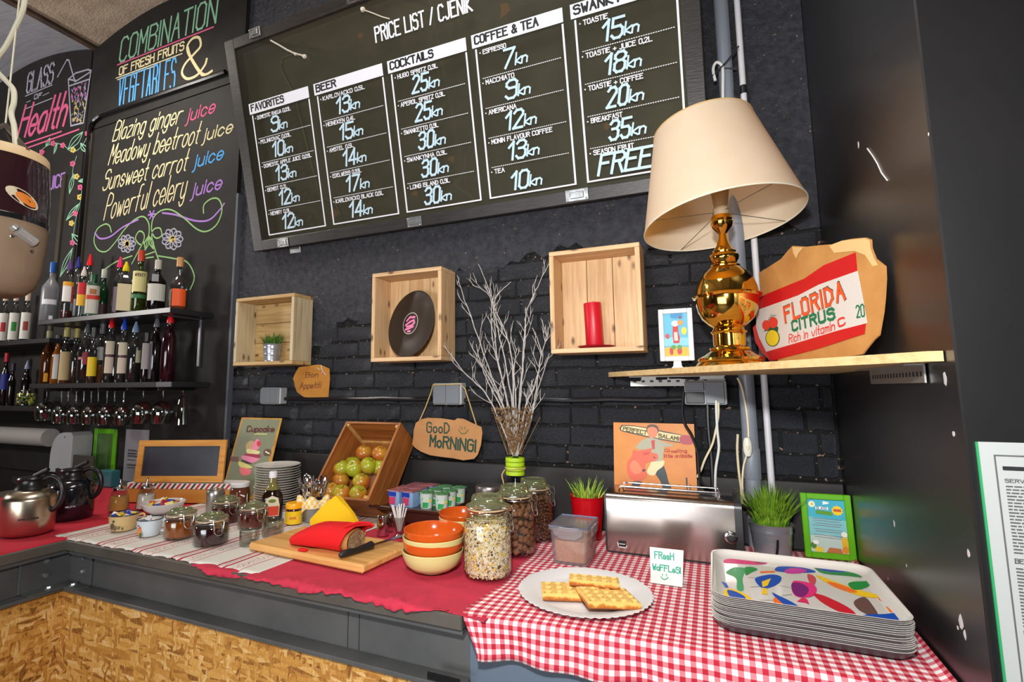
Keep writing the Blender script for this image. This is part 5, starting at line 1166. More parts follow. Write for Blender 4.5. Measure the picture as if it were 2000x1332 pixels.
APL = [(635, 958, -.050, 3, 'orange-blushed apple at the lower left corner of the crate', (.3, .5)), (667, 963, -.044, 1, 'orange apple in the middle of the bottom row, half green on the right', (.2, .3)), (700, 965, -.046, 1, 'orange and yellow-green apple at the lower right of the crate', (.2, .8)),
 (665, 938, -.075, 3, 'orange-brown apple behind the middle of the bottom row', (.1, .1)), (706, 940, -.075, 1, 'round orange apple with green right flank, second row at right', (0, .4)), (655, 914, -.052, 2, 'yellow-green apple with orange cheek at the left side board', (.3, -.4)),
 (692, 914, -.050, 4, 'apple showing its stem hollow in the middle of the heap', (.75, 0)), (720, 909, -.070, 0, 'plain bright green apple beside the one showing its hollow', (0, .6)), (677, 905, -.105, 0, 'mostly hidden green apple between the left two', (0, 0)),
 (711, 884, -.098, 3, 'orange-brown apple at the top of the heap', (0, .2)), (743, 886, -.085, 3, 'reddish orange apple at the top right by the side board', (0, .4)), (741, 912, -.105, 0, 'half hidden green apple at the right side board', (0, 0))]
for px, py, w, k_, lab, (rx, ry) in APL:
    pp_ = Plane(acp.o+acp.n*w, acp.x, acp.y); u, v_ = pp_.uv(px, py); u = min(max(u, th+.037), CW_-th-.037); c = pp_.o+pp_.x*u+pp_.y*v_
    t = thing('apple', lab, 'apple', tuple(c), rot=(rx, ry, 0), group='apples in the tilted crate')
    o = bpy.data.objects.new('fruit', AME[k_]); link(o, t); o = bpy.data.objects.new('stem', STM); link(o, t)
# ------------------------------------------------------------------ bowls
OR_ = mat('orange_glaze', (206, 88, 24), .16, coat=.5); CRG = mat('cream_glaze', (212, 206, 138), .2, coat=.4)
def bowl(label, c, z, r_, h, m, group, tilt=(0, 0)):
    t = thing('bowl', label, 'bowl', (c[0], c[1], z), rot=(tilt[0], tilt[1], 0), group=group)
    part('glazed_body', G().lathe([(0, .002), (r_*.36, 0), (r_*.41, .0), (r_*.43, .004), (r_*.68, h*.17), (r_*.86, h*.40), (r_*.945, h*.66), (r_*.975, h*.80), (r_, h), (r_*.985, h+.0015), (r_*.955, h), (r_*.93, h*.80), (r_*.82, h*.42), (r_*.6, h*.20), (r_*.3, .007), (0, .006)], 52), m, t)
    return t
c = at(845, 1122, .038); rb = .088; hb = .060
for i, (m, lab, r2, dz) in enumerate([(CRG, 'cream bowl at the bottom of the front stack on the red cloth', 1, 0), (OR_, 'lower orange bowl in the front stack on the red cloth', .985, .026), (CRG, 'second cream bowl in the front stack, between the orange ones', 1, .037), (OR_, 'orange bowl on top of the front stack on the red cloth', .97, .056)]):
    bowl(lab, (c.x+.001*i, c.y), CZ-.002+dz, rb*r2, hb, m, 'front stack of bowls', (0, 0))
c = at(905, 1072, .038)
for i, (m, lab, dz) in enumerate([(CRG, 'cream bowl at the bottom of the rear stack behind the muesli jar', 0), (OR_, 'lower orange bowl in the rear stack behind the muesli jar', .018), (CRG, 'upper cream bowl in the rear stack behind the muesli jar', .034), (OR_, 'orange bowl on top of the rear stack behind the muesli jar', .048)]):
    bowl(lab, (c.x, c.y), CZ-.002+dz, .081, hb, m, 'rear stack of bowls')
# shaker, straws glass, tin
single('steel_shaker', G().lathe([(0, 0), (.0195, 0), (.0205, .002), (.0205, .066), (.019, .069), (0, .069)], 28), CHROME, 'small polished steel cylinder shaker behind the knife tip', 'shaker', tuple(at(747, 1048, .02)))
p = at(780, 1052, .02); t = thing('stirrer_glass', 'stemmed glass full of white paper sticks beside the steel shaker', 'glass', tuple(p)); part('glass_body', G().lathe([(0, .0), (.018, 0), (.020, .003), (.010, .012), (.013, .02), (.021, .045), (.024, .07), (.0235, .07), (.0125, .022), (0, .02)], 28), thin_glass('tumbler_glass', (236, 238, 234), .16), t)
q = random.Random(5); g = G()
for i in range(17):
    a = q.uniform(0, 6.283); rr = q.uniform(0, .01); L = q.uniform(.075, .092); d = V((math.cos(a)*q.uniform(0, .32), math.sin(a)*q.uniform(0, .32), 1)); b0 = V((rr*math.cos(a)*.5, rr*math.sin(a)*.5, .02)); part('paper_stick', G().tube([b0, b0+d*L], .0024, 6), mat('white_paper', (232, 230, 228), .7), t)
t = thing('toothpick_glass', 'tiny clear shaker glass with steel top behind the paper sticks', 'glass', tuple(at(762, 1040, .01))); part('glass_body', G().lathe([(0, 0), (.010, 0), (.011, .003), (.009, .05), (0, .05)], 16), GLASS, t); part('steel_top', G().lathe([(.0095, .05), (.0095, .06), (.006, .066), (0, .067)], 16), CHROME, t)
single('steel_canister', G().lathe([(0, 0), (.048, 0), (.050, .003), (.050, .135), (.051, .136), (.051, .146), (.049, .149), (0, .150)], 36), mat('matt_steel', (150, 142, 140), .35, .9), 'low grey steel canister between the yogurts and the jars', 'canister', (-.79, -.165, CZ))
# yogurt tray
YZ = 1.030
ts = thing('serving_tray', 'dark brown wooden tray on feet carrying the yogurt pots', 'tray', (0, 0, 0)); DB = mat('dark_stained_wood', (72, 34, 26), .3, coat=.4, var=(12, .2), c2=(50, 24, 18), scale=(.2, 1, 1))
part('board', G().box(-1.17, -.90, -.325, -.075, YZ-.012, YZ, .002), DB, ts); part('front_rail', G().box(-1.14, -.905, -.322, -.312, YZ-.052, YZ-.0125, .003), DB, ts)
part('handle', G().box(-1.225, -1.171, -.322, -.305, YZ-.012, YZ-.001, .003), DB, ts)
for x in (-1.14, -.93):
    for y in (-.30, -.10): part('foot', G().cyl((x, y, CZ-.001), (x, y, YZ-.0125), .008, 12), DB, ts)
def yog_blue(label, loc):
    t = thing('yogurt_pot', label, 'yogurt pot', loc, RND.uniform(-.2, .2), group='fruit yogurt pots on the brown tray'); s = .025
    g = G(); g.grid([[(x*k_, y*k_, z) for x, y in ((-1, -.8), (-.8, -1), (.8, -1), (1, -.8), (1, .8), (.8, 1), (-.8, 1), (-1, .8))] for k_, z in ((s*.86, 0), (s*.9, .002), (s, .055))], close_u=True); g.add([(x*s*.86, y*s*.86, 0) for x, y in ((-1, -.8), (-.8, -1), (.8, -1), (1, -.8), (1, .8), (.8, 1), (-.8, 1), (-1, .8))], [tuple(range(8))[::-1]]); part('cup', g, mat('pale_blue_plastic', (140, 176, 216), .35), t)
    part('foil_lid', G().box(-s-.004, s+.004, -s-.004, s+.004, .0552, .0575, .0008), mat('pink_foil', (214, 150, 156), .35, .4, var=(60, .2), c2=(150, 60, 76)), t)
    g = G(); g.box(-s*.97, s*.5, -s*1.012, -s*.985, .036, .052); part('label_print', g, mat('label_deep_blue', (20, 54, 160), .4), t, False)
    g = G(); g.add([(-s*.75, -s*.985, .006), (s*.3, -s*.985, .006), (s*.4, -s*1.02, .034), (-s*.8, -s*1.02, .034)], [(0, 1, 2, 3)]); part('label_print', g, mat('label_berry', (196, 60, 104), .4), t, False)
    return t
def yog_green(label, loc, n=0):
    t = thing('yogurt_pot', label, 'yogurt pot', loc, facing(loc)+math.pi/2, group='plain yogurt pots on the brown tray'); s = .0265
    part('cup', G().lathe([(0, 0), (s*.78, 0), (s*.82, .004), (s*.95, .052), (s, .054)], 24), mat('mint_white_plastic', (206, 224, 212), .35), t); part('foil_lid', G().lathe([(s, .0545), (s+.004, .056), (s+.003, .057), (0, .0572)], 24), mat('green_foil', (130, 196, 140), .35, .3, var=(70, .12), c2=(20, 124, 60)), t)
    wrap(t, [((24, 150, 70), [(-.016, .004), (.004, .004), (.008, .022), (-.014, .024)]), ((60, 170, 100), [(-.018, .032), (.014, .034), (.014, .040), (-.018, .038)]), ((232, 206, 60), [(.008, .024), (.02, .026), (.018, .034), (.008, .032)])], s*.94, -math.pi/2, 0)
    return t
yb = [(-1.115, -.29), (-1.056, -.287)]; names = ['blue and pink fruit yogurt pot at the left front of the tray', 'blue and pink fruit yogurt pot, second from the left in front']
for (x, y), lab in zip(yb, names): yog_blue(lab, (x, y, YZ+.0005))
for (x, y), lab in zip([(-1.118, -.225), (-1.06, -.222), (-1.11, -.155), (-1.05, -.152)], ['fruit yogurt pot in the second row, left', 'fruit yogurt pot in the second row, right of it', 'fruit yogurt pot in the back row, leftmost', 'fruit yogurt pot in the back row beside the leftmost']): yog_blue(lab, (x, y, YZ+.0005))
for (x, y), lab in zip([(-.990, -.287), (-.926, -.287), (-.988, -.222), (-.926, -.222), (-.984, -.152), (-.922, -.152)], ['green-lidded plain yogurt pot in the front row beside the blue ones', 'green-lidded plain yogurt pot at the right front of the tray', 'green-lidded yogurt pot in the middle row', 'green-lidded yogurt pot at the right of the middle row', 'green-lidded yogurt pot in the back row', 'green-lidded yogurt pot at the rear right corner of the tray']): yog_green(lab, (x, y, YZ+.0005))
# ------------------------------------------------------------------ container of cocoa
A = oz(1079, 1099, CZ); B = oz(1149, 1104, CZ); w = B.x-A.x; t = thing('storage_box', 'clear plastic clip box of cocoa powder in front of the red plant pot', 'container', (A.x, A.y, CZ)); hgt = .108; dp = .135
CLP = thin_glass('milky_plastic', (232, 230, 230), .10, .1, haze=((205, 200, 204), .16))
def taper(w0, d0, w1, d1, z0, z1, cx, cy, b=.012):
    rows = []
    for k_, z in ((0, z0), (1, z1)):
        ww, dd = (w0+(w1-w0)*k_)/2, (d0+(d1-d0)*k_)/2; rows.append([(cx+x, cy+y, z) for x, y in ((-ww+b, -dd), (ww-b, -dd), (ww-b*.3, -dd+b*.3), (ww, -dd+b), (ww, dd-b), (ww-b*.3, dd-b*.3), (ww-b, dd), (-ww+b, dd), (-ww+b*.3, dd-b*.3), (-ww, dd-b), (-ww, -dd+b), (-ww+b*.3, -dd+b*.3))])
    g = G(); g.grid(rows, close_u=True); g.add(rows[0], [tuple(range(12))[::-1]]); return g
part('box_body', taper(w, dp, w+.012, dp+.012, 0, hgt-.012, w/2, dp/2), CLP, t); g = taper(w-.012, dp-.012, w-.006, dp-.006, .006, hgt*.60, w/2, dp/2); g.add([g.v[i] for i in range(12, 24)], [tuple(range(12))])
part('cocoa_powder', g, mat('cocoa_powder', (214, 152, 106), .9, var=(90, .2), c2=(192, 128, 86), bmp=(120, .3)), t)
g = taper(w+.022, dp+.022, w+.020, dp+.020, hgt-.012, hgt-.002, w/2, dp/2); g.add([g.v[i] for i in range(12, 24)], [tuple(range(12))]); ld = part('lid', g, CLP, t)
g = G(); P = [(-.006, -.007), (w+.006, -.007), (w+.006, dp+.006), (-.006, dp+.006)]; part('seal', G().tube([(x, y, hgt-.001) for x, y in P], .0022, 6, closed=True), mat('blue_grey_seal', (106, 116, 150), .5), ld)
g = G(); g.prism([(.004, hgt-.004), (w-.004, hgt-.004), (w-.010, hgt-.022), (w*.72, hgt-.034), (w*.28, hgt-.034), (.010, hgt-.022)], 0, .003, Matrix(((1, 0, 0, 0), (0, 0, -1, -.0115), (0, 1, 0, 0), (0, 0, 0, 1)))); part('clip', g, CLP, ld, False)
g = G(); part('clip', G().box(w+.010, w+.013, dp*.2, dp*.8, hgt-.03, hgt-.004, .001), CLP, ld, False)
# potted plants on the counter
potted('bright green grass in a red metal pot behind the clip box', (-.420, -.165, CZ), .044, .058, .140, mat('red_enamel_pot', (196, 12, 26), .3), MG2, .095, 80, 9, rings=False, spread=1.0)
potted('tall grass in a grey zinc pot between the toaster and the green frame', (.140, -.125, CZ), .050, .0605, .094, M_POT, MG3, .145, 420, 12, spread=.75)
# ------------------------------------------------------------------ vase with twigs
vx, vy = -.697, -.13; vt = thing('twig_vase', 'dark bottle vase tied with lime green ribbon, full of white twigs', 'vase', (0, 0, 0))
part('vase_body', G().lathe([(0, CZ), (.040, CZ), (.043, CZ+.006), (.043, CZ+.10), (.036, CZ+.13), (.018, CZ+.175), (.016, 1.17), (.020, 1.205), (0, 1.205)], 30, (vx, vy, 0)), mat('dark_bottle_glass', (14, 14, 20), .08, coat=.6), vt)
LIME = mat('lime_ribbon', (176, 212, 30), .5, bmp=(60, .3)); g = G()
for i in range(4): z = 1.143+.0165*i; g.lathe([(.030, z), (.036, z+.001), (.037, z+.008), (.036, z+.015), (.030, z+.0155)], 28, (vx, vy, 0), sx=1, sy=.9); 
part('ribbon', g, LIME, vt)
g = G(); g.tube([(vx+.0385*math.cos(i*math.pi/12), vy+.035*math.sin(i*math.pi/12), 1.168+.003*math.sin(i)) for i in range(24)], .0022, 6, closed=True); g.tube(smooth_line([(vx-.03, vy-.03, 1.165), (vx-.038, vy-.04, 1.145), (vx-.03, vy-.045, 1.115), (vx-.04, vy-.045, 1.085)], 4), .0024, 6); part('twine_bow', g, mat('jute_twine', (196, 164, 104), .9), vt)
TW = mat('whitewashed_twig', (206, 202, 198), .7, var=(60, .25), c2=(160, 152, 144)); q = random.Random(17)
TB = [[(1003, 890), (985, 800), (962, 740), (920, 620), (905, 580), (893, 538)], [(1003, 890), (990, 780), (970, 690), (965, 620), (958, 560)], [(1003, 890), (1000, 790), (985, 700), (965, 610), (958, 575), (935, 516)], [(1005, 890), (995, 800), (975, 720), (960, 650), (957, 580), (922, 556)],
      [(1006, 890), (1012, 800), (1020, 720), (1025, 640), (1030, 605), (1050, 560), (1071, 515)], [(1008, 890), (1025, 800), (1045, 750), (1056, 700), (1054, 675), (1040, 640)], [(1010, 890), (1034, 830), (1048, 760), (1055, 705), (1072, 650)], [(1006, 890), (1015, 790), (1022, 710), (1026, 650), (1026, 600)],
      [(1003, 890), (975, 820), (950, 770), (905, 725), (880, 690)], [(1003, 890), (985, 810), (960, 760), (942, 720), (930, 672)], [(1005, 890), (1003, 780), (1000, 700), (984, 640), (965, 590), (998, 550)], [(1009, 890), (1030, 820), (1045, 780), (1073, 690)], [(1004, 890), (992, 820), (972, 770), (950, 730), (938, 705)], [(1006, 890), (1008, 800), (1004, 720), (1010, 680)]]
for bi, L in enumerate(TB):
    ye = vy+q.uniform(-.06, .07); n = len(L); P = []
    for i, (a, b_) in enumerate(L): f_ = i/(n-1); p = oy(a, b_, vy+(ye-vy)*f_); P.append(tuple(p))
    P = smooth_line(P, 5); m_ = len(P); P = [V(p)+V((q.uniform(-.002, .002), q.uniform(-.002, .002), 0))*(1 if i else 0) for i, p in enumerate(P)]
    g = G(); g.tube(P, [.0036-.0024*i/(m_-1) for i in range(m_)], 6)
    def twig(p, d, L_, dep):
        Q = [p]; dd = d.copy(); n_ = 5
        for k_ in range(n_): dd = (dd+V((q.uniform(-.25, .25), q.uniform(-.25, .25), q.uniform(-.05, .3)))).normalized(); Q.append(Q[-1]+dd*L_/n_)
        g.tube(Q, [.0015-.0009*i/n_ for i in range(n_+1)], 5)
        if dep and L_ > .04: twig(Q[3], (dd+V((q.uniform(-.8, .8), q.uniform(-.4, .4), .3))).normalized(), L_*.55, dep-1)
    for k_ in range(7):
        i = q.randint(int(m_*.3), m_-2); d = (P[i+1]-P[i]).normalized(); s_ = q.choice((-1, 1)); twig(P[i], (d+V((s_*q.uniform(.4, .9), q.uniform(-.3, .3), 0))).normalized(), q.uniform(.03, .11), 1)
    part('twig', g, TW, vt)
g = G()
for i in range(520):
    t_ = q.random()**.8; p = oy(1004+(q.uniform(-46, 40))*t_+0, 888-92*t_, vy+q.uniform(-.035, .03)*(.3+t_)); s = q.uniform(.002, .0048); n0 = len(g.v); g.ball((0, 0, 0), s, 6, q.uniform(1, 2)); g.xf(Matrix.Translation(p) @ Matrix.Rotation(q.uniform(-1, 1), 4, 'X') @ Matrix.Rotation(q.uniform(-1, 1), 4, 'Y'), n0)
for i in range(40):
    a = 1004+q.uniform(-1, 1)*14; p = oy(a, 888, vy); e_ = oy(1004+(a-1004)*3.2+q.uniform(-8, 8), 800+q.uniform(-12, 20), vy+q.uniform(-.04, .03)); g.tube([p, (p+e_)/2+V((q.uniform(-.004, .004), 0, 0)), e_], .0012, 4)
part('dried_seed_heads', g, mat('dried_gold_brown', (150, 118, 78), .8, var=(50, .3), c2=(92, 66, 44)), vt, False)['kind'] = 'stuff'
# ================================================================== RIGHT END OF THE COUNTER
def waffle(label, poly, z, t_, rows_, cols_, mw):
    """rectangular waffle piece: poly = (length, width); pockets recessed on top"""
    L, Wd = poly; g = G(); nx, ny = cols_*6+1, rows_*6+1; q = random.Random(int(L*1e4)+int(Wd*1e3)); top = []; bot = []
    for j in range(ny):
        rt, rb_ = [], []
        for i in range(nx):
            u, v_ = i/(nx-1), j/(ny-1); a, b_ = (u*cols_) % 1, (v_*rows_) % 1
            pocket = (.2 < a < .8) and (.2 < b_ < .8)
            edge = i in (0, nx-1) or j in (0, ny-1)
            x = (u-.5)*L+(q.uniform(-.0006, .0006)); y = (v_-.5)*Wd+q.uniform(-.0006, .0006)
            rt.append((x*(1.0 if not edge else 1.02), y, t_*(.30 if pocket else 1)*(.86 if edge else 1)+q.uniform(-.0005, .0005))); rb_.append((x*1.0, y, .0005 if not edge else t_*.2))
        top.append(rt); bot.append(rb_)
    g.grid(top); g.grid([r_[::-1] for r_ in bot])
    ring = lambda R_: R_[0]+[r_[-1] for r_ in R_[1:]]+R_[-1][-2::-1]+[r_[0] for r_ in R_[-2:0:-1]]
    g.grid([[tuple(p) for p in ring(bot)], [tuple(p) for p in ring(top)]], close_u=True)
    o = thing('waffle', label, 'waffle', mw=mw, group='waffles on the paper plate'); 
    part('baked_dough', g, MWAF, o, True, ang=60); return o
def mat_waffle():
    m, nt, b = nt_new('golden_waffle'); v = coords(nt); sp = nt.nodes.new('ShaderNodeSeparateXYZ'); nt.links.new(v, sp.inputs[0])
    ad = nt.nodes.new('ShaderNodeMath'); ad.operation = 'MULTIPLY_ADD'; ad.inputs[1].default_value = 40; nt.links.new(sp.outputs[2], ad.inputs[0]); nt.links.new(noise(nt, v, 55, 4), ad.inputs[2])
    nt.links.new(ramp(nt, ad.outputs[0], [(.70, (160, 84, 22)), (.90, (200, 130, 44)), (1.05, (232, 186, 102))]), b.inputs['Base Color']); b.inputs['Roughness'].default_value = .6; bump(nt, b, noise(nt, v, 240, 3), .4, .001); return m
MWAF = mat_waffle()
PC = V((-.318, -.678, CZ)); pr_ = .162
plt = thing('paper_plate', 'big white plate with a scalloped edge holding the waffles', 'plate', tuple(PC))
g = G(); N = 240; rows = []
for rr, z, sc in ((0.002, .001, 0), (.075, .001, 0), (.108, .0012, 0), (.116, .004, 0), (.124, .0075, 0), (.150, .0125, .2), (.1585, .0135, 1), (.1585, .0125, 1), (.148, .0105, .2), (.122, .0045, 0), (.106, 0, 0), (.002, 0, 0)):
    rows.append([((rr+sc*.005*abs(math.sin(u*26)))*math.cos(u), (rr+sc*.005*abs(math.sin(u*26)))*math.sin(u), z+(0 if sc < 1 else .0006*abs(math.sin(u*30)))) for u in [6.28318*k/N for k in range(N)]])
g.grid(rows, close_u=True); part('dish', g, mat('white_paper_plate', (226, 224, 222), .55), plt)
M_EMB = mat('embossed_dots', (206, 204, 204), .6); g = G()
for k in range(60): a = 6.28318*(k+.5)/60; p = (.1515*math.cos(a), .1515*math.sin(a), .0131); g.lathe([(.0012, .0002), (0, .0004)], 6, p)
part('edge_dots', g, M_EMB, plt)['kind'] = 'stuff'
def wm(px, py, z, rz, rx=0, ry=0):
    p = oz(px, py, z); return Matrix.Translation(p) @ Matrix.Rotation(rz, 4, 'Z') @ Matrix.Rotation(rx, 4, 'X') @ Matrix.Rotation(ry, 4, 'Y')
waffle('long waffle piece lying flat on the left of the plate', (.132, .082), 0, .019, 3, 5, wm(1112, 1164, CZ+.003, .33))
waffle('waffle piece at the front right with its corner towards the plate edge', (.122, .100), 0, .018, 4, 5, wm(1186, 1176, CZ+.012, .52, -.02, .07))
waffle('narrow waffle strip resting on top of the other two', (.118, .046), 0, .017, 2, 5, wm(1160, 1143, CZ+.026, .22, .0, .02))
# sign card
A = oz(1271, 1138, CZ); B = oz(1333, 1147, CZ); T = oy(1269, 1068, A.y+.018)
cp = Plane(A, B-A, T-A); card = thing('sign_card', 'white tent card with green fresh waffles writing behind the plate', 'card', mw=cp.m); wc = (B-A).length; hc = (T-A).length
part('front_leaf', G().prism(cp.pts([(1271, 1138), (1333, 1147), (1335, 1075), (1269, 1068)]), -.0006, 0), mat('white_card', (224, 224, 218), .7), card, False)
part('back_leaf', G().grid([[(0, hc, -.001), (0, .003, -.05)], [(wc, hc, -.001), (wc, .003, -.05)]]), mat('white_card', (224, 224, 218), .7), card, False)
g = G(); cp.text(g, 'FResH', (1279, 1090), (1316, 1094), (1278, 1077), .0035, z=.0006, gap=1.5); cp.text(g, 'WaFFLeS!', (1275, 1112), (1329, 1120), (1275, 1101), .0035, z=.0006, gap=1.3); part('lettering', g, mat('teal_marker', (20, 156, 128), .6), card, False)
g = G(); cp.line(g, [(1291, 1126), (1295, 1131), (1301, 1131), (1305, 1128)], .0022, z=.0006); cp.line(g, [(1294, 1121), (1294, 1124)], .002, z=.0006); cp.line(g, [(1301, 1121), (1302, 1125)], .002, z=.0006); o = part('smiley', g, mat('teal_marker', (20, 156, 128), .6), card, False); o['kind'] = 'stuff'
# trays
TW_, TD_ = .352, .356; tcx, tcy = .148, -.590
def rrect(w, d, r_, z, n=6):
    P = []
    for cx_, cy_, a0 in ((w/2-r_, -d/2+r_, -90), (w/2-r_, d/2-r_, 0), (-w/2+r_, d/2-r_, 90), (-w/2+r_, -d/2+r_, 180)):
        for k in range(n+1): a = math.radians(a0+90*k/n); P.append((cx_+r_*math.cos(a), cy_+r_*math.sin(a), z))
    return P
def tray_mesh():
    g = G(); r_ = .042
    S_ = [(.030, .0), (.010, .003), (.0035, .012), (.0008, .0165), (.0, .018)]
    out = [rrect(TW_-2*i, TD_-2*i, r_-i*.5, z) for i, z in S_]
    inn = [rrect(TW_-2*i, TD_-2*i, r_-i*.5, z) for i, z in [(.0016, .0186), (.0035, .0176), (.008, .0122), (.015, .006), (.030, .0026)]]
    g.mat(1).grid(out, close_u=True); g.mat(0).grid([out[-1]]+inn, close_u=True); g.add(inn[-1], [tuple(range(len(inn[-1])))]); g.mat(1).add(out[0], [tuple(range(len(out[0])))[::-1]])
    return mesh(g, 'tray_body', [mat('cream_melamine', (222, 216, 208), .16, coat=.4), mat('grey_laminate_edge', (62, 60, 64), .35)], True, 50)
TM = tray_mesh(); NT = 17; step = (1.0315-CZ-.018)/(NT-1); q = random.Random(2)
for i in range(NT):
    top = i == NT-1
    t = thing('serving_tray', 'cream tray printed with colourful birds on top of the tray stack' if top else ('lowest tray of the stack on the gingham cloth' if i == 0 else 'cream and grey tray inside the stack under the bird tray'), 'tray', (tcx+q.uniform(-.0015, .0015)*(not top), tcy+q.uniform(-.0015, .0015)*(not top), CZ+.0005+i*step), rz=0 if top else q.uniform(-.006, .006), group='stack of trays')
    o = bpy.data.objects.new('tray_body', TM); link(o, t)
    if not top: continue
    TP = Plane((tcx, tcy, t.location.z+.0027), (1, 0, 0), (0, 1, 0)); zf = .0027
    S4 = 1346/440
    def tp(L): return [(1380+a/S4, 1060+b_/S4) for a, b_ in L]
    def shape(c, L, soft=True):
        P = TP.pts(tp(L)); P = smooth_line(P, 3, True) if soft else P; return (c, P)
    PK, BL, GN, YL, OG, RD, PU, BRN, TEAL = (226, 40, 120), (18, 74, 170), (30, 140, 60), (240, 196, 30), (240, 110, 30), (200, 20, 40), (120, 20, 110), (104, 72, 66), (40, 150, 130)
    flat(t, [shape(PK, [(75, 100), (120, 78), (200, 65), (280, 85), (355, 105), (360, 125), (300, 132), (180, 125), (90, 118)]), shape((160, 60, 90), [(290, 108), (345, 108), (350, 124), (300, 126)]),
      shape(GN, [(228, 150), (270, 145), (305, 160), (270, 178), (235, 195)]), shape((70, 160, 100), [(115, 180), (160, 150), (222, 150), (228, 175), (215, 220), (222, 285), (182, 280), (180, 225), (160, 200)]),
      shape(OG, [(320, 172), (410, 168), (410, 178), (320, 182)], False), shape(BL, [(415, 150), (450, 142), (560, 148), (640, 165), (645, 178), (560, 180), (420, 172)]), shape((200, 50, 150), [(470, 165), (520, 152), (600, 165), (560, 184), (480, 184)]),
      shape(YL, [(500, 90), (540, 95), (615, 125), (625, 142), (560, 130), (500, 108)]), shape(GN, [(600, 110), (700, 130), (830, 165), (930, 175), (965, 195), (945, 210), (850, 200), (700, 185), (640, 150)]), shape(BL, [(575, 98), (700, 128), (800, 155), (850, 175), (760, 178), (670, 160)]), shape(OG, [(925, 200), (955, 203), (940, 218)], False),
      shape(BL, [(290, 215), (340, 198), (400, 192), (445, 205), (440, 235), (400, 262), (345, 275), (305, 250)]), shape(YL, [(330, 235), (385, 215), (365, 258), (335, 268)], False), shape(YL, [(335, 272), (360, 275), (365, 313), (328, 308)], False),
      shape((200, 70, 80), [(602, 190), (640, 200), (655, 225), (640, 258), (612, 235)]), shape(YL, [(650, 198), (690, 205), (780, 240), (880, 275), (970, 300), (1020, 315), (1030, 332), (940, 325), (840, 295), (740, 255)]), shape(OG, [(720, 235), (800, 252), (900, 295), (860, 300), (760, 265)]), shape(GN, [(845, 250), (880, 235), (950, 232), (990, 205), (985, 250), (940, 275), (880, 285)]), shape(OG, [(1022, 325), (1050, 355), (1030, 345)], False),
      shape(PK, [(515, 235), (560, 232), (620, 245), (658, 275), (645, 315), (600, 330), (540, 325), (510, 290)]), shape(PU, [(512, 245), (560, 245), (605, 270), (608, 300), (575, 328), (530, 315), (508, 280)]), shape((215, 40, 90), [(540, 355), (575, 330), (600, 340), (615, 372), (590, 362)], False), shape(RD, [(640, 308), (700, 320), (800, 365), (860, 400), (893, 436), (820, 425), (740, 390), (670, 345)]),
      shape(YL, [(105, 290), (150, 280), (230, 310), (300, 368), (240, 368), (160, 348), (110, 325)]), shape(BL, [(122, 290), (160, 292), (220, 320), (238, 350), (200, 362), (150, 340)]), shape(BL, [(85, 235), (118, 245), (132, 272), (112, 270)], False),
      shape(OG, [(400, 340), (430, 330), (520, 370), (640, 418), (560, 412), (460, 395), (410, 370)]), shape(BL, [(390, 304), (430, 320), (520, 365), (565, 402), (520, 400), (450, 365)]),
      shape(BRN, [(880, 370), (895, 345), (945, 330), (985, 370), (1028, 440), (985, 438), (920, 412)]), shape(BL, [(890, 452), (960, 435), (1060, 432), (1120, 425), (1165, 418), (1180, 430), (1170, 465), (1120, 480), (1040, 485), (960, 470)]), shape(OG, [(1070, 385), (1085, 392), (1115, 422), (1095, 420)], False)], z=zf+.0003, step=.00006)
    g = G()
    for L in ([(262, 268), (330, 262)], [(435, 258), (500, 270)], [(450, 318), (510, 312)], [(318, 345), (400, 345)], [(820, 438), (885, 448)], [(245, 208), (290, 212)]):
        TP.line(g, tp(L), .0012, z=zf+.0008)
    o = part('bird_legs', g, BLACKP, t, False); o['kind'] = 'stuff'
# ------------------------------------------------------------------ toaster
TX0, TX1, TYF, TYB, TZ = -.334, .056, -.305, -.135, 1.137
def mat_toaster():
    m, nt, b = nt_new('toaster_steel'); b.inputs['Base Color'].default_value = lin((176, 166, 160)); b.inputs['Metallic'].default_value = 1; b.inputs['Roughness'].default_value = .2
    v = coords(nt, scale=(1, 60, 60)); bump(nt, b, noise(nt, v, 8, 3), .05, .0005); return m
MT = mat_toaster(); toa = thing('toaster', 'wide four slice stainless steel toaster against the wall', 'toaster', (0, 0, 0)); zb = CT+.012
sec = [(TYF, zb), (TYF-.001, zb+.05), (TYF-.002, TZ-.022)]+[(TYF+.018-.020*math.cos(a), TZ-.020+.020*math.sin(a)) for a in (0.3, .6, .9, 1.2, 1.5708)]+[(TYB-.018+.020*math.cos(a), TZ-.020+.020*math.sin(a)) for a in (1.5708, 1.1, .7, .3)]+[(TYB+.001, zb)]
part('steel_shell', G().grid([[(TX0+.006, y, z) for y, z in sec], [(TX1-.02, y, z) for y, z in sec]][::-1]), MT, toa)
for a, b_, nm in ((TX0, TX0+.0058, 0), (TX1-.0198, TX1, 0)):
    part('end_cap', G().prism([(y*1., z) for y, z in sec], a, b_, Matrix(((0, 0, 1, 0), (1, 0, 0, 0), (0, 1, 0, 0), (0, 0, 0, 1)))), mat('dark_grey_plastic', (46, 46, 48), .35), toa)
part('base', G().box(TX0+.004, TX1-.004, TYF+.006, TYB-.006, CT+.004, zb+.001, .002), mat('dark_grey_plastic', (46, 46, 48), .35), toa)
part('slot', G().box(TX0+.05, TX1-.07, -.265, -.243, TZ-.001, TZ+.001), BLACKP, toa); part('slot', G().box(TX0+.05, TX1-.07, -.205, -.183, TZ-.001, TZ+.001), BLACKP, toa)
g = G(); yb_ = -.235; ra = [(TX0+.04, yb_-.03, TZ+.001), (TX0+.045, yb_-.03, TZ+.016), (TX1-.06, yb_-.03, TZ+.016), (TX1-.055, yb_-.03, TZ+.001)]; g.tube(ra, .0028, 8); g.tube([(x, y+.075, z) for x, y, z in ra], .0028, 8)
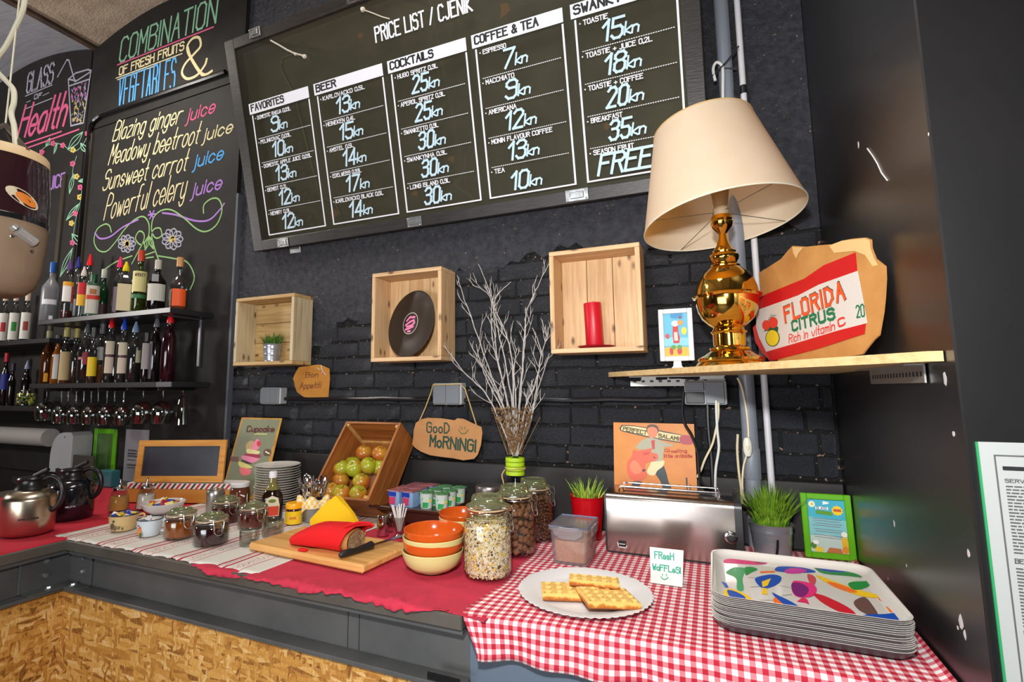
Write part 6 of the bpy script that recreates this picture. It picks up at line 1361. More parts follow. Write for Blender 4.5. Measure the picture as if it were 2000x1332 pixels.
for x in (TX0+.05, TX1-.065): g.tube([(x, yb_-.03, TZ+.016), (x, yb_+.045, TZ+.016)], .0022, 6)
part('bun_rack', g, CHROME, toa)
kc = oy(1428, 1050, TYF-.002); g = G(); m_ = Matrix.Translation(kc) @ Matrix.Rotation(math.radians(90), 4, 'X')
g.lathe([(0, .012), (.011, .011), (.0125, .009), (.0125, .003), (.0165, .002), (.0175, 0)], 28, m=m_); part('knob', g, CHROME, toa); part('knob_face', G().lathe([(0, .0136), (.008, .0132), (.009, .0118)], 24, m=m_), BLACKP, toa)
p = oy(1428, 1078, TYF-.002); part('indicator', G().box(p.x-.005, p.x+.005, TYF-.0035, TYF-.001, p.z-.005, p.z+.006, .001), CHROME, toa)
lp = oy(1215, 1063, TYF-.0015); g = G(); g.box(lp.x-.010, lp.x+.012, TYF-.0022, TYF-.0012, lp.z-.006, lp.z+.011); part('emblem', g, mat('emblem_black', (24, 22, 22), .4), toa, False)
TPL = Plane((0, TYF-.0024, 0), (1, 0, 0), (0, 0, 1)); g = G(); ribbon(g, [(lp.x-.013, lp.z+.004), (lp.x-.011, lp.z-.008), (lp.x+.013, lp.z-.009), (lp.x+.014, lp.z-.003)], .0025); ribbon(g, [(lp.x-.008, lp.z+.001), (lp.x+.008, lp.z+.001)], .002); g.v = [(x, TYF-.0026, y) for x, y, z in g.v]; part('emblem_lines', g, WPL, toa, False)
g = G(); g.tube(smooth_line([tuple(oy(a, b_, -.16)) for a, b_ in [(1455, 990), (1478, 1000), (1500, 1020), (1516, 1040)]]+[tuple(oy(1519, 1062, -.185)), tuple(oy(1517, 1084, -.195))], 5), .0035, 7); single('cable', g, M_BLC, 'black cable lying over the grass pot beside the toaster', 'cable')
# ------------------------------------------------------------------ tin signs
sp_ = Plane(oy(1200, 958, -.085), (1, 0, 0), oy(1203, 825, -.055)-oy(1200, 958, -.085))
ts2 = thing('tin_sign', 'orange tin sign of a butcher with pig and salami behind the toaster', 'tin sign', mw=sp_.m); w_ = sp_.uv(1359, 900)[0]; hT = sp_.uv(1203, 825)[1]; zb_ = -(sp_.o.z-CZ)/sp_.y.z
OB = mat('sign_orange', (222, 148, 52), .5, var=(8, .25), c2=(208, 118, 58))
part('tin_sheet', G().prism([(0, zb_), (w_, zb_), (w_, hT), (0, hT)], -.002, 0), OB, ts2, False)
Z2 = 1498/180.
def sg(L, soft=False): P = sp_.pts([(1190+a/Z2, 810+b_/Z2) for a, b_ in L]); return smooth_line(P, 3, True) if soft else P
flat(ts2, [((52, 46, 40), sg([(165, 225), (200, 165), (400, 175), (620, 210), (900, 270), (1180, 325), (1150, 460), (900, 420), (640, 370), (330, 300), (190, 265)])), ((226, 210, 152), sg([(190, 220), (220, 180), (420, 190), (620, 225), (900, 290), (1170, 335), (1140, 440), (900, 400), (640, 350), (330, 280), (200, 255)])), ((176, 66, 78), sg([(1140, 380), (1180, 335), (1280, 335), (1350, 380), (1370, 440), (1330, 485), (1220, 485), (1150, 450)], True)),
  ((44, 56, 60), sg([(400, 1080), (500, 1080), (540, 1090), (480, 1170), (330, 1190)])), ((44, 56, 60), sg([(880, 810), (930, 950), (960, 1080), (1020, 1215), (880, 1215), (830, 1080), (750, 960), (800, 880)])), ((226, 210, 160), sg([(880, 740), (880, 830), (780, 910), (740, 980), (660, 980), (610, 930), (660, 820), (700, 760)], True)),
  ((170, 166, 140), sg([(430, 520), (520, 420), (640, 370), (780, 390), (870, 440), (900, 500), (880, 640), (860, 750), (700, 770), (680, 560), (480, 570)])), ((170, 166, 140), sg([(870, 430), (1000, 480), (1050, 470), (1030, 515), (900, 520)])), ((90, 60, 50), sg([(610, 200), (660, 160), (750, 165), (795, 210), (790, 300), (620, 300)], True)), ((220, 130, 90), sg([(620, 230), (700, 195), (780, 240), (775, 340), (700, 380), (640, 350)], True)), ((190, 60, 50), sg([(680, 420), (740, 410), (740, 560), (700, 560)])),
  ((224, 96, 66), sg([(390, 570), (480, 590), (690, 545), (680, 610), (780, 640), (790, 720), (700, 760), (600, 790), (580, 880), (620, 960), (560, 1040), (430, 1075), (330, 1020), (285, 900), (300, 760), (370, 670)], True)), ((236, 128, 88), sg([(340, 800), (420, 740), (520, 860), (510, 940), (420, 960), (350, 900)], True)), ((196, 70, 56), sg([(540, 620), (660, 600), (640, 650), (560, 660)])), ((60, 40, 40), sg([(540, 890), (590, 880), (580, 920), (540, 925)])), ((60, 40, 40), sg([(700, 680), (760, 690), (740, 710)])),
  ((60, 50, 44), sg([(1240, 1020), (1270, 1020), (1275, 1230), (1255, 1230)])), ((60, 50, 44), sg([(1305, 1130), (1325, 1140), (1325, 1230), (1305, 1230)]))], z=.0004, step=.00008)
g = G(); sp_.text(g, 'PERFECT', (1190+225/Z2, 810+255/Z2), (1190+600/Z2, 810+325/Z2), (1190+230/Z2, 810+195/Z2), .003, z=.002); sp_.text(g, 'SALAMI', (1190+800/Z2, 810+365/Z2), (1190+1120/Z2, 810+420/Z2), (1190+805/Z2, 810+310/Z2), .003, z=.002); part('lettering', g, mat('sign_brown', (96, 80, 50), .6), ts2, False)
g = G(); sp_.text(g, 'Q', (1190+905/Z2, 810+600/Z2), (1190+975/Z2, 810+600/Z2), (1190+905/Z2, 810+560/Z2), .002, z=.002, soft=True); sp_.text(g, 'melting', (1190+1010/Z2, 810+620/Z2), (1190+1260/Z2, 810+610/Z2), (1190+1010/Z2, 810+565/Z2), .002, z=.002, soft=True); sp_.text(g, 'little antibidie', (1190+895/Z2, 810+695/Z2), (1190+1345/Z2, 810+695/Z2), (1190+895/Z2, 810+640/Z2), .002, z=.002, soft=True); part('lettering', g, mat('sign_red', (180, 50, 40), .6), ts2, False)
cs_ = Plane(oy(440, 935, -.14), (1, 0, 0), oy(471, 815, -.06)-oy(440, 935, -.14))
cs = thing('tin_sign', 'green vintage tin sign with a stacked pink cupcake leaning on the wall', 'tin sign', mw=cs_.m); wv = cs_.uv(551, 817); zb_ = -(cs_.o.z-CZ)/cs_.y.z
part('tin_sheet', G().prism([(0, zb_), (wv[0], zb_), (wv[0], wv[1]), (0, wv[1])], -.002, 0), mat('rusty_yellow_edge', (206, 160, 66), .6, var=(14, .2), c2=(170, 110, 40)), cs, False)
Z3 = 1142/240.
def cg(L, soft=True): P = cs_.pts([(440+a/Z3, 780+b_/Z3) for a, b_ in L]); return smooth_line(P, 3, True) if soft else P
flat(cs, [((124, 128, 98), cg([(165, 185), (510, 190), (380, 640), (250, 900), (-30, 900), (20, 720)], False)), ((196, 164, 110), cg([(190, 430), (230, 385), (270, 400), (260, 470), (210, 480)])), ((236, 130, 160), cg([(245, 450), (290, 370), (320, 390), (310, 460), (260, 470)])), ((206, 30, 50), cg([(295, 395), (330, 390), (325, 430), (300, 435)])), ((228, 214, 150), cg([(205, 460), (310, 480), (320, 500), (270, 515), (205, 500)])), ((156, 20, 60), cg([(185, 505), (320, 515), (320, 540), (200, 545)])),
  ((232, 130, 166), cg([(160, 520), (310, 550), (300, 570), (240, 590), (165, 560)])), ((56, 26, 30), cg([(160, 560), (240, 590), (240, 600), (160, 590)])), ((222, 210, 120), cg([(130, 575), (240, 620), (240, 640), (140, 630)])), ((234, 112, 120), cg([(140, 635), (235, 650), (235, 690), (185, 710), (145, 690)])), ((110, 66, 50), cg([(50, 530), (125, 535), (120, 580), (50, 575)], False)), ((90, 60, 44), cg([(365, 470), (420, 465), (420, 520), (360, 520)])), ((240, 232, 200), cg([(375, 478), (415, 500), (415, 512), (372, 492)], False))], z=.0004, step=.0001)
g = G(); cs_.text(g, 'Cupcake', (440+200/Z3, 780+298/Z3), (440+450/Z3, 780+300/Z3), (440+210/Z3, 780+250/Z3), .006, z=.002, soft=True); part('lettering', g, mat('sign_dark_red', (100, 40, 34), .6), cs, False)
g = G(); cs_.line(g, [(440+275/Z3, 780+322/Z3), (440+390/Z3, 780+325/Z3)], .006, z=.002, soft=False); part('lettering', g, mat('sign_lime', (200, 204, 130), .6), cs, False)
# ------------------------------------------------------------------ green picture frame at the corner
gp = Plane(oz(1573, 1087, CZ), oy(1668, 1096, -.112)-oz(1573, 1087, CZ), (0, .05, 1)); gf = thing('picture_frame', 'lime green picture frame with a lemonade leaflet in the corner behind the trays', 'picture frame', mw=gp.m)
x0, x1, y1 = 0, gp.uv(1668, 1040)[0], gp.uv(1567, 962)[1]; e = .017; LG = mat('lime_plastic', (96, 176, 14), .35)
part('frame', G().box(x0, x0+e, 0, y1, -.008, .006, .002).box(x1-e, x1, 0, y1, -.008, .006, .002).box(x0+e, x1-e, 0, e, -.008, .006, .002).box(x0+e, x1-e, y1-e, y1, -.008, .006, .002), LG, gf)
mp2 = boxmap(x0+e, x1-e, e, y1-e); pic = part('picture', G().prism(mp2(R4), -.004, -.002), mat('leaflet_blue', (60, 176, 200), .5), gf, False)
part('prop', G().box(x1*.4, x1*.6, .0, y1*.6, -.012, -.0085), LG, gf)
flat(pic, [((130, 196, 200), mp2([(0, .0), (1, 0), (1, .62), (0, .66)])), ((190, 210, 200), mp2([(0, 0), (1, 0), (1, .25), (.5, .34), (0, .3)])), ((240, 240, 220), mp2(disc(.13, .9, .09, .06))), ((220, 200, 60), mp2(disc(.14, .9, .04, .03))), ((234, 240, 240), mp2([(.42, .90), (.58, .92), (.6, .95), (.44, .97)])), ((250, 250, 246), mp2([(.22, .80), (.56, .80), (.56, .86), (.22, .86)])), ((90, 150, 40), mp2([(.22, .72), (.66, .70), (.66, .77), (.22, .79)])),
  ((246, 206, 30), mp2([(.8+.16*(1 if k % 2 else .78)*math.cos(k*.3142), .80+.10*(1 if k % 2 else .78)*math.sin(k*.3142)) for k in range(20)])), ((200, 90, 30), mp2([(.7, .78), (.9, .78), (.9, .83), (.7, .83)])), ((230, 180, 40), mp2(disc(.92, .2, .09, .13))), ((240, 236, 220), mp2(disc(.92, .36, .08, .05))), ((190, 110, 60), mp2([(.4, .0), (.85, .0), (.8, .09), (.5, .10)])), ((226, 140, 30), mp2(disc(.92, .07, .09, .07))), ((236, 200, 50), mp2(disc(.22, .05, .13, .05))), ((80, 130, 50), mp2(disc(.08, .12, .08, .06))), ((244, 244, 240), mp2(disc(.15, .18, .08, .04)))], z=-.0015, step=.0001)
g = G()
for i, yy in enumerate((.64, .60, .55, .51, .44, .40, .33, .29)):
    a = mp2([(.1+.04*(i % 3), yy), (.88-.05*(i % 2), yy-.015)]); ribbon(g, a, .0012, .0012)
o = part('small_print', g, mat('leaflet_print', (130, 110, 130), .6), pic, False); o['kind'] = 'stuff'
g = G(); a = mp2([(.24, .805), (.52, .805)]); put_text(g, 'GLASS', a[0], a[1], .008, .0012, z=.0012); part('lettering', g, mat('leaflet_teal', (30, 130, 150), .6), pic, False)
# ------------------------------------------------------------------ poster on the pillar front
pp = Plane((.373, -.9465, 1.379), (1, 0, 0), (0, 0, 1)); po = thing('price_sheet', 'white printed sheet in a green edged frame on the pillar front', 'poster', mw=pp.m); H_ = .56
part('green_edge', G().box(-.003, .0, -H_, 0, 0, .003), mat('green_edge', (40, 150, 90), .5), po); part('sheet', G().box(0.0002, .34, -H_, 0, 0, .0016), mat('grey_white_sheet', (176, 180, 178), .6), po, False)
g = G(); P = [(.34, -.02), (.018, -.02), (.018, -.46), (.34, -.46)]; ribbon(g, P, .0022, .0022); part('border_line', g, mat('sheet_grey', (90, 92, 92), .6), po, False)
g = G(); M_SH = mat('sheet_black', (30, 32, 34), .6); g.box(.026, .33, -.042, -.036, .0016, .0022); part('heading_bar', g, M_SH, po, False); part('heading_bar', G().box(.026, .33, -.345, -.338, .0016, .0022), M_SH, po, False)
q = random.Random(3); g = G()
def rows_(y0, y1, n):
    for i in range(n):
        y = y0+(y1-y0)*i/n; x = .027
        while x < .03+q.uniform(.02, .06): w = q.uniform(.004, .012); g.box(x, x+w, y-.0011, y+.0011, .0016, .002); x += w+.0015
        g.box(.2, .2+q.uniform(.02, .08), y-.0011, y+.0011, .0016, .002)
put_text(g, 'SERVICE', (.027, -.060), (.062, -.060), .005, .0012, z=.002); put_text(g, 'BEVERAGES', (.027, -.178), (.075, -.178), .006, .0014, z=.002); put_text(g, 'BEER', (.027, -.279), (.045, -.279), .005, .0012, z=.002)
rows_(-.066, -.168, 21); rows_(-.186, -.272, 18); rows_(-.286, -.332, 9); rows_(-.355, -.39, 6); rows_(-.41, -.43, 4); part('small_print', g, mat('sheet_print', (84, 86, 86), .6), po, False)['kind'] = 'stuff'
# ================================================================== LEFT END OF THE COUNTER
cq = Plane(oy(262, 942, -.42), oy(435, 942, -.28)-oy(262, 942, -.42), oy(280, 860, -.395)-oy(262, 942, -.42))
cfm = thing('framed_blackboard', 'small empty blackboard in a golden wooden frame behind the sugar dispensers', 'blackboard', mw=cq.m)
O_ = cq.pts([(262, 942), (435, 942), (447, 857), (280, 860)]); I_ = cq.pts([(289, 928), (422, 929), (430, 871), (290, 873)])
M_GF = wood('golden_frame_wood', (214, 150, 64), (186, 118, 40), 0, knots=False)
def lerp(a, b_, t): return (a[0]+(b_[0]-a[0])*t, a[1]+(b_[1]-a[1])*t)
x0, y0 = 0, 0; x1 = O_[1][0]; y1 = O_[3][1]; e = .028
for P in ([(x0, y0), (x1, y0), (x1-e, y0+e), (x0+e, y0+e)], [(x1, y0), (x1, y1), (x1-e, y1-e), (x1-e, y0+e)], [(x1, y1), (x0, y1), (x0+e, y1-e), (x1-e, y1-e)], [(x0, y1), (x0, y0), (x0+e, y0+e), (x0+e, y1-e)]): part('frame_rail', G().prism(P, -.008, .004), M_GF, cfm, False)
part('slate', G().box(x0+e, x1-e, y0+e, y1-e, -.006, -.002), mat('smeared_slate', (44, 46, 52), .4, var=(6, .25), c2=(58, 60, 70)), cfm, False)
br_ = math.atan2(cq.x.y, cq.x.x); bx = thing('tea_box', 'long golden box with a red and white striped top edge under the small blackboard', 'box', (cq.o.x-.03, cq.o.y-.012, CZ), br_)
bl, bh = x1+.09, cq.o.z-CZ-.002
part('box_body', G().box(0, bl, 0, .10, 0, bh-.026, .002), mat('ochre_box', (196, 130, 54), .5), bx); sb = part('striped_top', G().box(0, bl, -.001, .101, bh-.0255, bh, .001), mat('white_card', (224, 224, 218), .7), bx)
n = 22
for i in range(n):
    xa = bl*(i)/n; g = G(); g.add([(xa, -.0016, bh-.025), (xa+bl/n*.5, -.0016, bh-.025), (min(bl, xa+bl/n*.5+.02), -.0016, bh-.0005), (min(bl, xa+.02), -.0016, bh-.0005)], [(0, 1, 2, 3)]); part('stripe', g, mat('candy_red' if i % 2 == 0 else 'candy_dark', (196, 40, 34) if i % 2 == 0 else (70, 50, 40), .5), sb, False)
# sugar dispensers
def sugar(label, px, pb, m):
    t = thing('sugar_dispenser', label, 'sugar dispenser', at(px, pb, .04), group='glass sugar dispensers'); part('glass_body', G().lathe([(0, 0), (.038, 0), (.040, .004), (.034, .06), (.026, .086)], 28), GLASS, t); part('sugar', G().lathe([(0, .004), (.036, .004), (.0315, .058), (0, .062)], 24), m, t)
    part('metal_lid', G().lathe([(.027, .084), (.028, .087), (.027, .094), (.010, .102), (.005, .106), (.0042, .128), (.003, .130), (0, .130)], 24), CHROME, t)
sugar('glass dispenser of brown sugar with a steel spout', 231, 1000, mat('brown_sugar', (196, 140, 66), .8, bmp=(90, .3))); sugar('glass dispenser of white sugar with a steel spout', 284, 996, mat('white_sugar', (220, 214, 206), .8))
# bowls and mugs
t = thing('sweets_bowl', 'white bowl filled with wrapped tea bags and sweets', 'bowl', tuple(at(318, 1005, .05))); part('china_body', G().lathe([(0, 0), (.045, 0), (.05, .002), (.072, .018), (.083, .042), (.081, .043), (.068, .018), (0, .006)], 40), mat('white_china', (214, 212, 210), .25), t)
q = random.Random(12); cc = [(200, 50, 50), (226, 200, 60), (236, 230, 220), (40, 70, 160), (220, 120, 40), (180, 30, 60), (240, 220, 150)]
for i in range(16):
    a = i*2.4; rr = .055*math.sqrt((i+.5)/16); g = G(); k_ = cc[i % 7]; nm = 'print_%d_%d_%d' % k_
    if i % 3 == 0: g.lathe([(0, -.004), (.016, -.004), (.017, 0), (.016, .004), (0, .004)], 14)
    else: g.box(-.015, .015, -.011, .011, -.003, .003, .0015)
    o = single('wrapped_sweet', g, mat(nm, k_, .5), ['small round red and white candy in the sweets bowl', 'small wrapped sweet piled in the white bowl'][i % 3 != 0], 'sweet', tuple(V(t.location)+V((rr*math.cos(a), rr*math.sin(a), .033+.010*(1-rr/.055)+.006*(i % 2)))), 0, 'sweets in the white bowl'); o.rotation_euler = (q.uniform(-.7, .7), q.uniform(-.7, .7), q.uniform(0, 3))
EN = mat('white_enamel', (206, 214, 220), .2, coat=.4); BE = mat('beige_enamel', (206, 176, 122), .3, coat=.3); DR = mat('dark_enamel_rim', (34, 36, 44), .3)
t = thing('enamel_mug', 'white enamel mug with dark rim and orange flower on the runner', 'mug', tuple(at(291, 1050, .038))); r_ = .040
part('mug_body', G().lathe([(0, 0), (r_*.72, 0), (r_*.82, .004), (r_*.95, .03), (r_*1.02, .056), (r_, .0562), (r_*.92, .03), (r_*.7, .008), (0, .006)], 36), EN, t); part('rim', G().tube([(r_*1.01*math.cos(i*math.pi/18), r_*1.01*math.sin(i*math.pi/18), .057) for i in range(36)], .0016, 6, closed=True), DR, t)
a0 = facing(t.location); a1 = a0+1.25; g = G(); g.tube(smooth_line([(r_*.97*math.cos(a1), r_*.97*math.sin(a1), .048), (r_*1.5*math.cos(a1), r_*1.5*math.sin(a1), .050), (r_*1.62*math.cos(a1), r_*1.62*math.sin(a1), .030), (r_*1.3*math.cos(a1), r_*1.3*math.sin(a1), .014), (r_*.9*math.cos(a1), r_*.9*math.sin(a1), .014)], 5), .0038, 8); part('handle', g, EN, t)
wrap(t, [((226, 130, 40), disc(-.032, .022, .008, .013)), ((70, 90, 40), disc(-.026, .010, .005, .008)), ((200, 60, 40), disc(-.030, .034, .004, .004)), ((90, 80, 130), disc(-.036, .040, .004, .003))], r_*.9, a0, 0, off=.0035)
for i in range(7):
    a = i*.9; g = G().box(-.012, .012, -.008, .008, -.0015, .0015, .0008); k_ = [(226, 224, 226), (210, 180, 170), (236, 232, 214)][i % 3]; o = single('creamer_pot', g, mat('print_%d_%d_%d' % k_, k_, .5), 'small white packet lying in the white enamel mug', 'packet', tuple(V(t.location)+V((.018*math.cos(a), .018*math.sin(a), .050+.002*i))), 0, 'packets in the white enamel mug'); o.rotation_euler = (q.uniform(-.5, .5), q.uniform(-.5, .5), a)
t = thing('enamel_bowl', 'beige enamel bowl with a dark plant print holding blue and yellow packets', 'bowl', tuple(at(240, 1040, .045))); r_ = .047
part('bowl_body', G().lathe([(0, 0), (r_*.70, 0), (r_*.82, .004), (r_*.97, .03), (r_*1.03, .056), (r_, .0562), (r_*.94, .03), (r_*.7, .008), (0, .006)], 36), BE, t); part('rim', G().tube([(r_*1.02*math.cos(i*math.pi/18), r_*1.02*math.sin(i*math.pi/18), .057) for i in range(36)], .0016, 6, closed=True), DR, t)
a0 = facing(t.location); a1 = a0+1.35; g = G(); g.tube(smooth_line([(r_*.97*math.cos(a1), r_*.97*math.sin(a1), .050), (r_*1.35*math.cos(a1), r_*1.35*math.sin(a1), .052), (r_*1.4*math.cos(a1), r_*1.4*math.sin(a1), .030), (r_*.9*math.cos(a1), r_*.9*math.sin(a1), .016)], 5), .0035, 8); part('handle', g, BE, t)
wrap(t, [((70, 74, 44), disc(-.034, .022, .007, .011)), ((110, 70, 50), disc(-.024, .016, .006, .008)), ((60, 70, 40), disc(-.03, .040, .004, .005)), ((80, 84, 50), disc(-.012, .018, .003, .006)), ((80, 84, 50), disc(-.002, .014, .0025, .005))], r_*.9, a0, 0, off=.0052)
for i in range(10):
    a = i*.75; g = G().box(-.016, .016, -.008, .008, -.0025, .0025, .001); k_ = [(24, 60, 170), (236, 190, 50), (230, 224, 210)][i % 3]; o = single('sugar_packet', g, mat('print_%d_%d_%d' % k_, k_, .5), 'small %s packet in the beige enamel bowl' % ['blue', 'yellow', 'cream'][i % 3], 'packet', tuple(V(t.location)+V((.024*math.cos(a), .024*math.sin(a), .054+.0025*(i % 4)))), 0, 'packets in the beige enamel bowl'); o.rotation_euler = (q.uniform(-.6, .6), q.uniform(-.6, .6), a)
t = thing('tin_can', 'small grey metal tin with a lid in front of the striped box', 'tin', tuple(at(419, 1003, .036))); part('tin_body', G().lathe([(0, 0), (.034, 0), (.035, .002), (.035, .078), (0, .078)], 30), mat('dull_tin', (170, 168, 164), .3, .9), t); part('tin_lid', G().lathe([(.0362, .071), (.0362, .088), (.034, .091), (.012, .093), (.008, .098), (0, .099)], 30), mat('dull_tin', (170, 168, 164), .3, .9), t)
# coffee pots
def pot(label, px, pb, r_, h, mb, rz, band=None):
    t = thing('thermos_jug', label, 'coffee pot', at(px, pb, r_), rz); BK = mat('black_plastic', (24, 23, 24), .3)
    part('jug_body', G().lathe([(0, .002), (r_*.90, 0), (r_*.95, .003), (r_, .012), (r_, h*.60), (r_*.97, h*.65), (r_*.80, h*.73), (r_*.62, h*.78), (0, h*.78)], 48), mb, t)
    part('collar', G().lathe([(r_*.63, h*.775), (r_*.60, h*.80), (r_*.50, h*.86), (r_*.50, h*.93), (r_*.56, h*.96), (r_*.52, h*.985), (r_*.2, h*1.0), (0, h*1.0)], 40), BK, t)
    g = G(); g.prism([(-.012, 0), (.012, 0), (.008, .030), (-.008, .030)], 0, .02); g.v = [(-r_*.48-y*.9, x, h*.93-z*.9+y*.45) for x, y, z in g.v]; part('spout', g, BK, t)
    g = G(); g.tube(smooth_line([(r_*.45, 0, h*.93), (r_*.85, 0, h*.99), (r_*1.25, 0, h*.90), (r_*1.42, 0, h*.68), (r_*1.28, 0, h*.48), (r_*.98, 0, h*.38)], 5), [.009]*25+[.007], 10); part('handle', g, BK, t)
    g = G(); g.tube(smooth_line([(r_*.1, 0, h*1.0), (r_*.35, 0, h*1.05), (r_*.6, 0, h*1.10), (r_*.7, 0, h*1.12)], 4), [.008]*12+[.004], 8); part('thumb_lever', g, BK, t)
    return t
def mat_jug():
    m, nt, b = nt_new('brushed_jug_steel'); b.inputs['Base Color'].default_value = lin((196, 182, 160)); b.inputs['Metallic'].default_value = 1; b.inputs['Roughness'].default_value = .26
    v = coords(nt, scale=(1, 1, 40)); bump(nt, b, noise(nt, v, 12, 3), .08, .0005); b.inputs['Anisotropic'].default_value = .5; return m
t = pot('steel thermos coffee pot with black handle, nearest at the left edge', 52, 1049, .079, .200, mat_jug(), math.radians(28)); wrap_text(t, 'HOTEL CATERING', .079, facing(t.location)-math.radians(28), .058, .056, .005, .0012, (40, 36, 34))
t = pot('black thermos coffee pot standing behind the steel one', 135, 1018, .080, .196, mat('navy_black_gloss', (16, 18, 26), .15, coat=.6), math.radians(28)); wrap_text(t, 'MELITTA', .080, facing(t.location)-math.radians(28), .052, .03, .005, .0012, (210, 210, 220))
# on the dark wall below the shelves
PW = Plane((0, -.031, 0), (1, 0, 0), (0, 0, 1))
A, B = PW.uv(116, 905), PW.uv(182, 850); t = thing('towel_dispenser', 'rounded white paper towel dispenser on the dark wall', 'dispenser', (A[0]+.11, -.032, .985)); w_ = B[0]-A[0]-.11; h_ = .235
g = G(); P = [(0, 0), (w_, 0), (w_, h_*.92), (w_*.9, h_), (w_*.45, h_*.98), (w_*.15, h_*.82), (0, h_*.5)]; P = [P[0], P[1], P[2], P[3]]+smooth_line(P[3:]+[P[0]], 5)[1:-1]
g.prism(P, 0, .11, Matrix(((1, 0, 0, 0), (0, 0, -1, 0), (0, 1, 0, 0), (0, 0, 0, 1)))); part('housing', g, mat('white_abs', (176, 178, 180), .3), t, ang=30); part('lock', G().box(w_*.6, w_*.64, -.112, -.1105, h_*.86, h_*.9), CHROME, t)
A, B = PW.uv(180, 948), PW.uv(232, 838); t = thing('wall_picture', 'bright green framed leaflet hanging on the dark wall', 'picture frame', (A[0], -.032, A[1]+.02)); w_, h_ = B[0]-A[0], B[1]-A[1]-.02
e = .03; LG2 = mat('lime_plastic', (96, 176, 14), .35); part('frame', G().box(0, e, -.012, 0, 0, h_, .002).box(w_-e, w_, -.012, 0, 0, h_, .002).box(e, w_-e, -.012, 0, 0, e, .002).box(e, w_-e, -.012, 0, h_-e, h_, .002), LG2, t)
part('picture', G().box(e, w_-e, -.006, -.001, e, h_-e), mat('dark_green_leaflet', (80, 150, 56), .3, var=(30, .2), c2=(110, 176, 76)), t, False); part('cover_glass', G().box(e, w_-e, -.009, -.008, e, h_-e), thin_glass('case_glass', (236, 238, 232), .05, .04), t, False)
A, B = PW.uv(240, 945), PW.uv(293, 840); t = thing('wall_notice', 'grey printed notice hanging between the green picture and the blackboard', 'poster', (A[0], -.032, A[1])); w_, h_ = B[0]-A[0], B[1]-A[1]; part('sheet', G().box(0, w_, -.003, 0, 0, h_), mat('notice_grey', (138, 136, 142), .6), t, False); g = G()
for i, f_ in enumerate((.62, .60, .56, .55, .52, .50, .44, .36, .34, .30)): g.box(w_*.15, w_*(.5+.3*(i % 3)/2), -.004, -.0031, h_*f_, h_*f_+.004)
part('small_print', g, mat('sheet_black', (30, 32, 34), .6), t, False)['kind'] = 'stuff'
A = oy(152, 955, -.10); B = oy(198, 890, -.10); t = thing('napkin_holder', 'grey brown upright napkin holder behind the black coffee pot', 'napkin holder', (A.x, -.14, CT+.001)); part('back_plate', G().box(0, B.x-A.x, 0, .006, 0, B.z-CT), mat('grey_brown_metal', (82, 76, 72), .5, .4), t); part('base', G().box(0, B.x-A.x, -.06, 0, 0, .006), mat('grey_brown_metal', (82, 76, 72), .5, .4), t); part('front_plate', G().box(0, B.x-A.x, -.066, -.060, 0, .05), mat('grey_brown_metal', (82, 76, 72), .5, .4), t)
single('teal_box', G().box(0, .11, 0, .05, 0, .085, .004), thin_glass('teal_plastic', (130, 196, 200), .15, .1, haze=((70, 130, 140), .5)), 'translucent teal plastic box behind the black coffee pot', 'box', (oy(196, 970, -.2).x, -.22, CT+.003))
g = G(); m_ = Matrix.Rotation(math.radians(90), 4, 'Y'); g.lathe([(0, 0), (.052, 0), (.055, .003), (.055, 1.3), (0, 1.3)], 32, m=m_); single('paper_roll', g, mat('grey_white_roll', (170, 164, 160), .6), 'thick pale roll lying under the lowest shelf at the left edge', 'roll', (-5.08, -.10, 1.178))
# ------------------------------------------------------------------ bar shelves, bottles, glasses
M_SHF = mat('black_shelf', (44, 44, 46), .35, var=(5, .2), c2=(34, 34, 36))
def wall_shelf(label, x0, x1, z, d, br=True):
    t = thing('wall_shelf', label, 'shelf', (0, 0, 0)); part('board', G().box(x0, x1, -d, -.031, z-.028, z, .002), M_SHF, t)
    if br:
        for x in (x1-.10,): part('bracket', G().box(x, x+.018, -.044, -.031, z-.29, z-.029, .002).box(x+.004, x+.014, -d+.03, -.031, z-.034, z-.029), mat('grey_bracket', (110, 110, 116), .4, .6), t)
    return t
wall_shelf('upper black bar shelf full of spirit bottles', -3.66, -2.482, 1.885, .285)
lo = wall_shelf('lower black bar shelf with bottles on top and glasses hanging below', -3.76, -2.485, 1.510, .25, False)
wall_shelf('short dark shelf of syrup bottles at the left edge', -5.3, -3.70, 1.79, .20, False); wall_shelf('dark shelf at the left edge below the syrup bottles', -5.3, -3.78, 1.372, .20, False)
wall_shelf('dark bottom bar shelf at the left edge', -5.3, -3.70, 1.475, .20, False) if False else None
part('metal_end', G().box(-2.60, -2.486, -.2515, -.2505, 1.484, 1.509), mat('grey_bracket', (110, 110, 116), .4, .6), lo)
for i, x in enumerate([-3.60, -3.35, -3.1, -2.85, -2.6]): part('glass_rail', G().box(x-.004, x+.004, -.24, -.04, 1.466, 1.4815), M_SHF, lo)
def vx(px, Y, z):
    # X of a standing thing whose axis is seen at column px
    lo_, hi = 0, 1300
    for _ in range(30):
        mid = (lo_+hi)/2
        if oy(px, mid, Y).z > z: lo_ = mid
        else: hi = mid
    return oy(px, mid, Y)
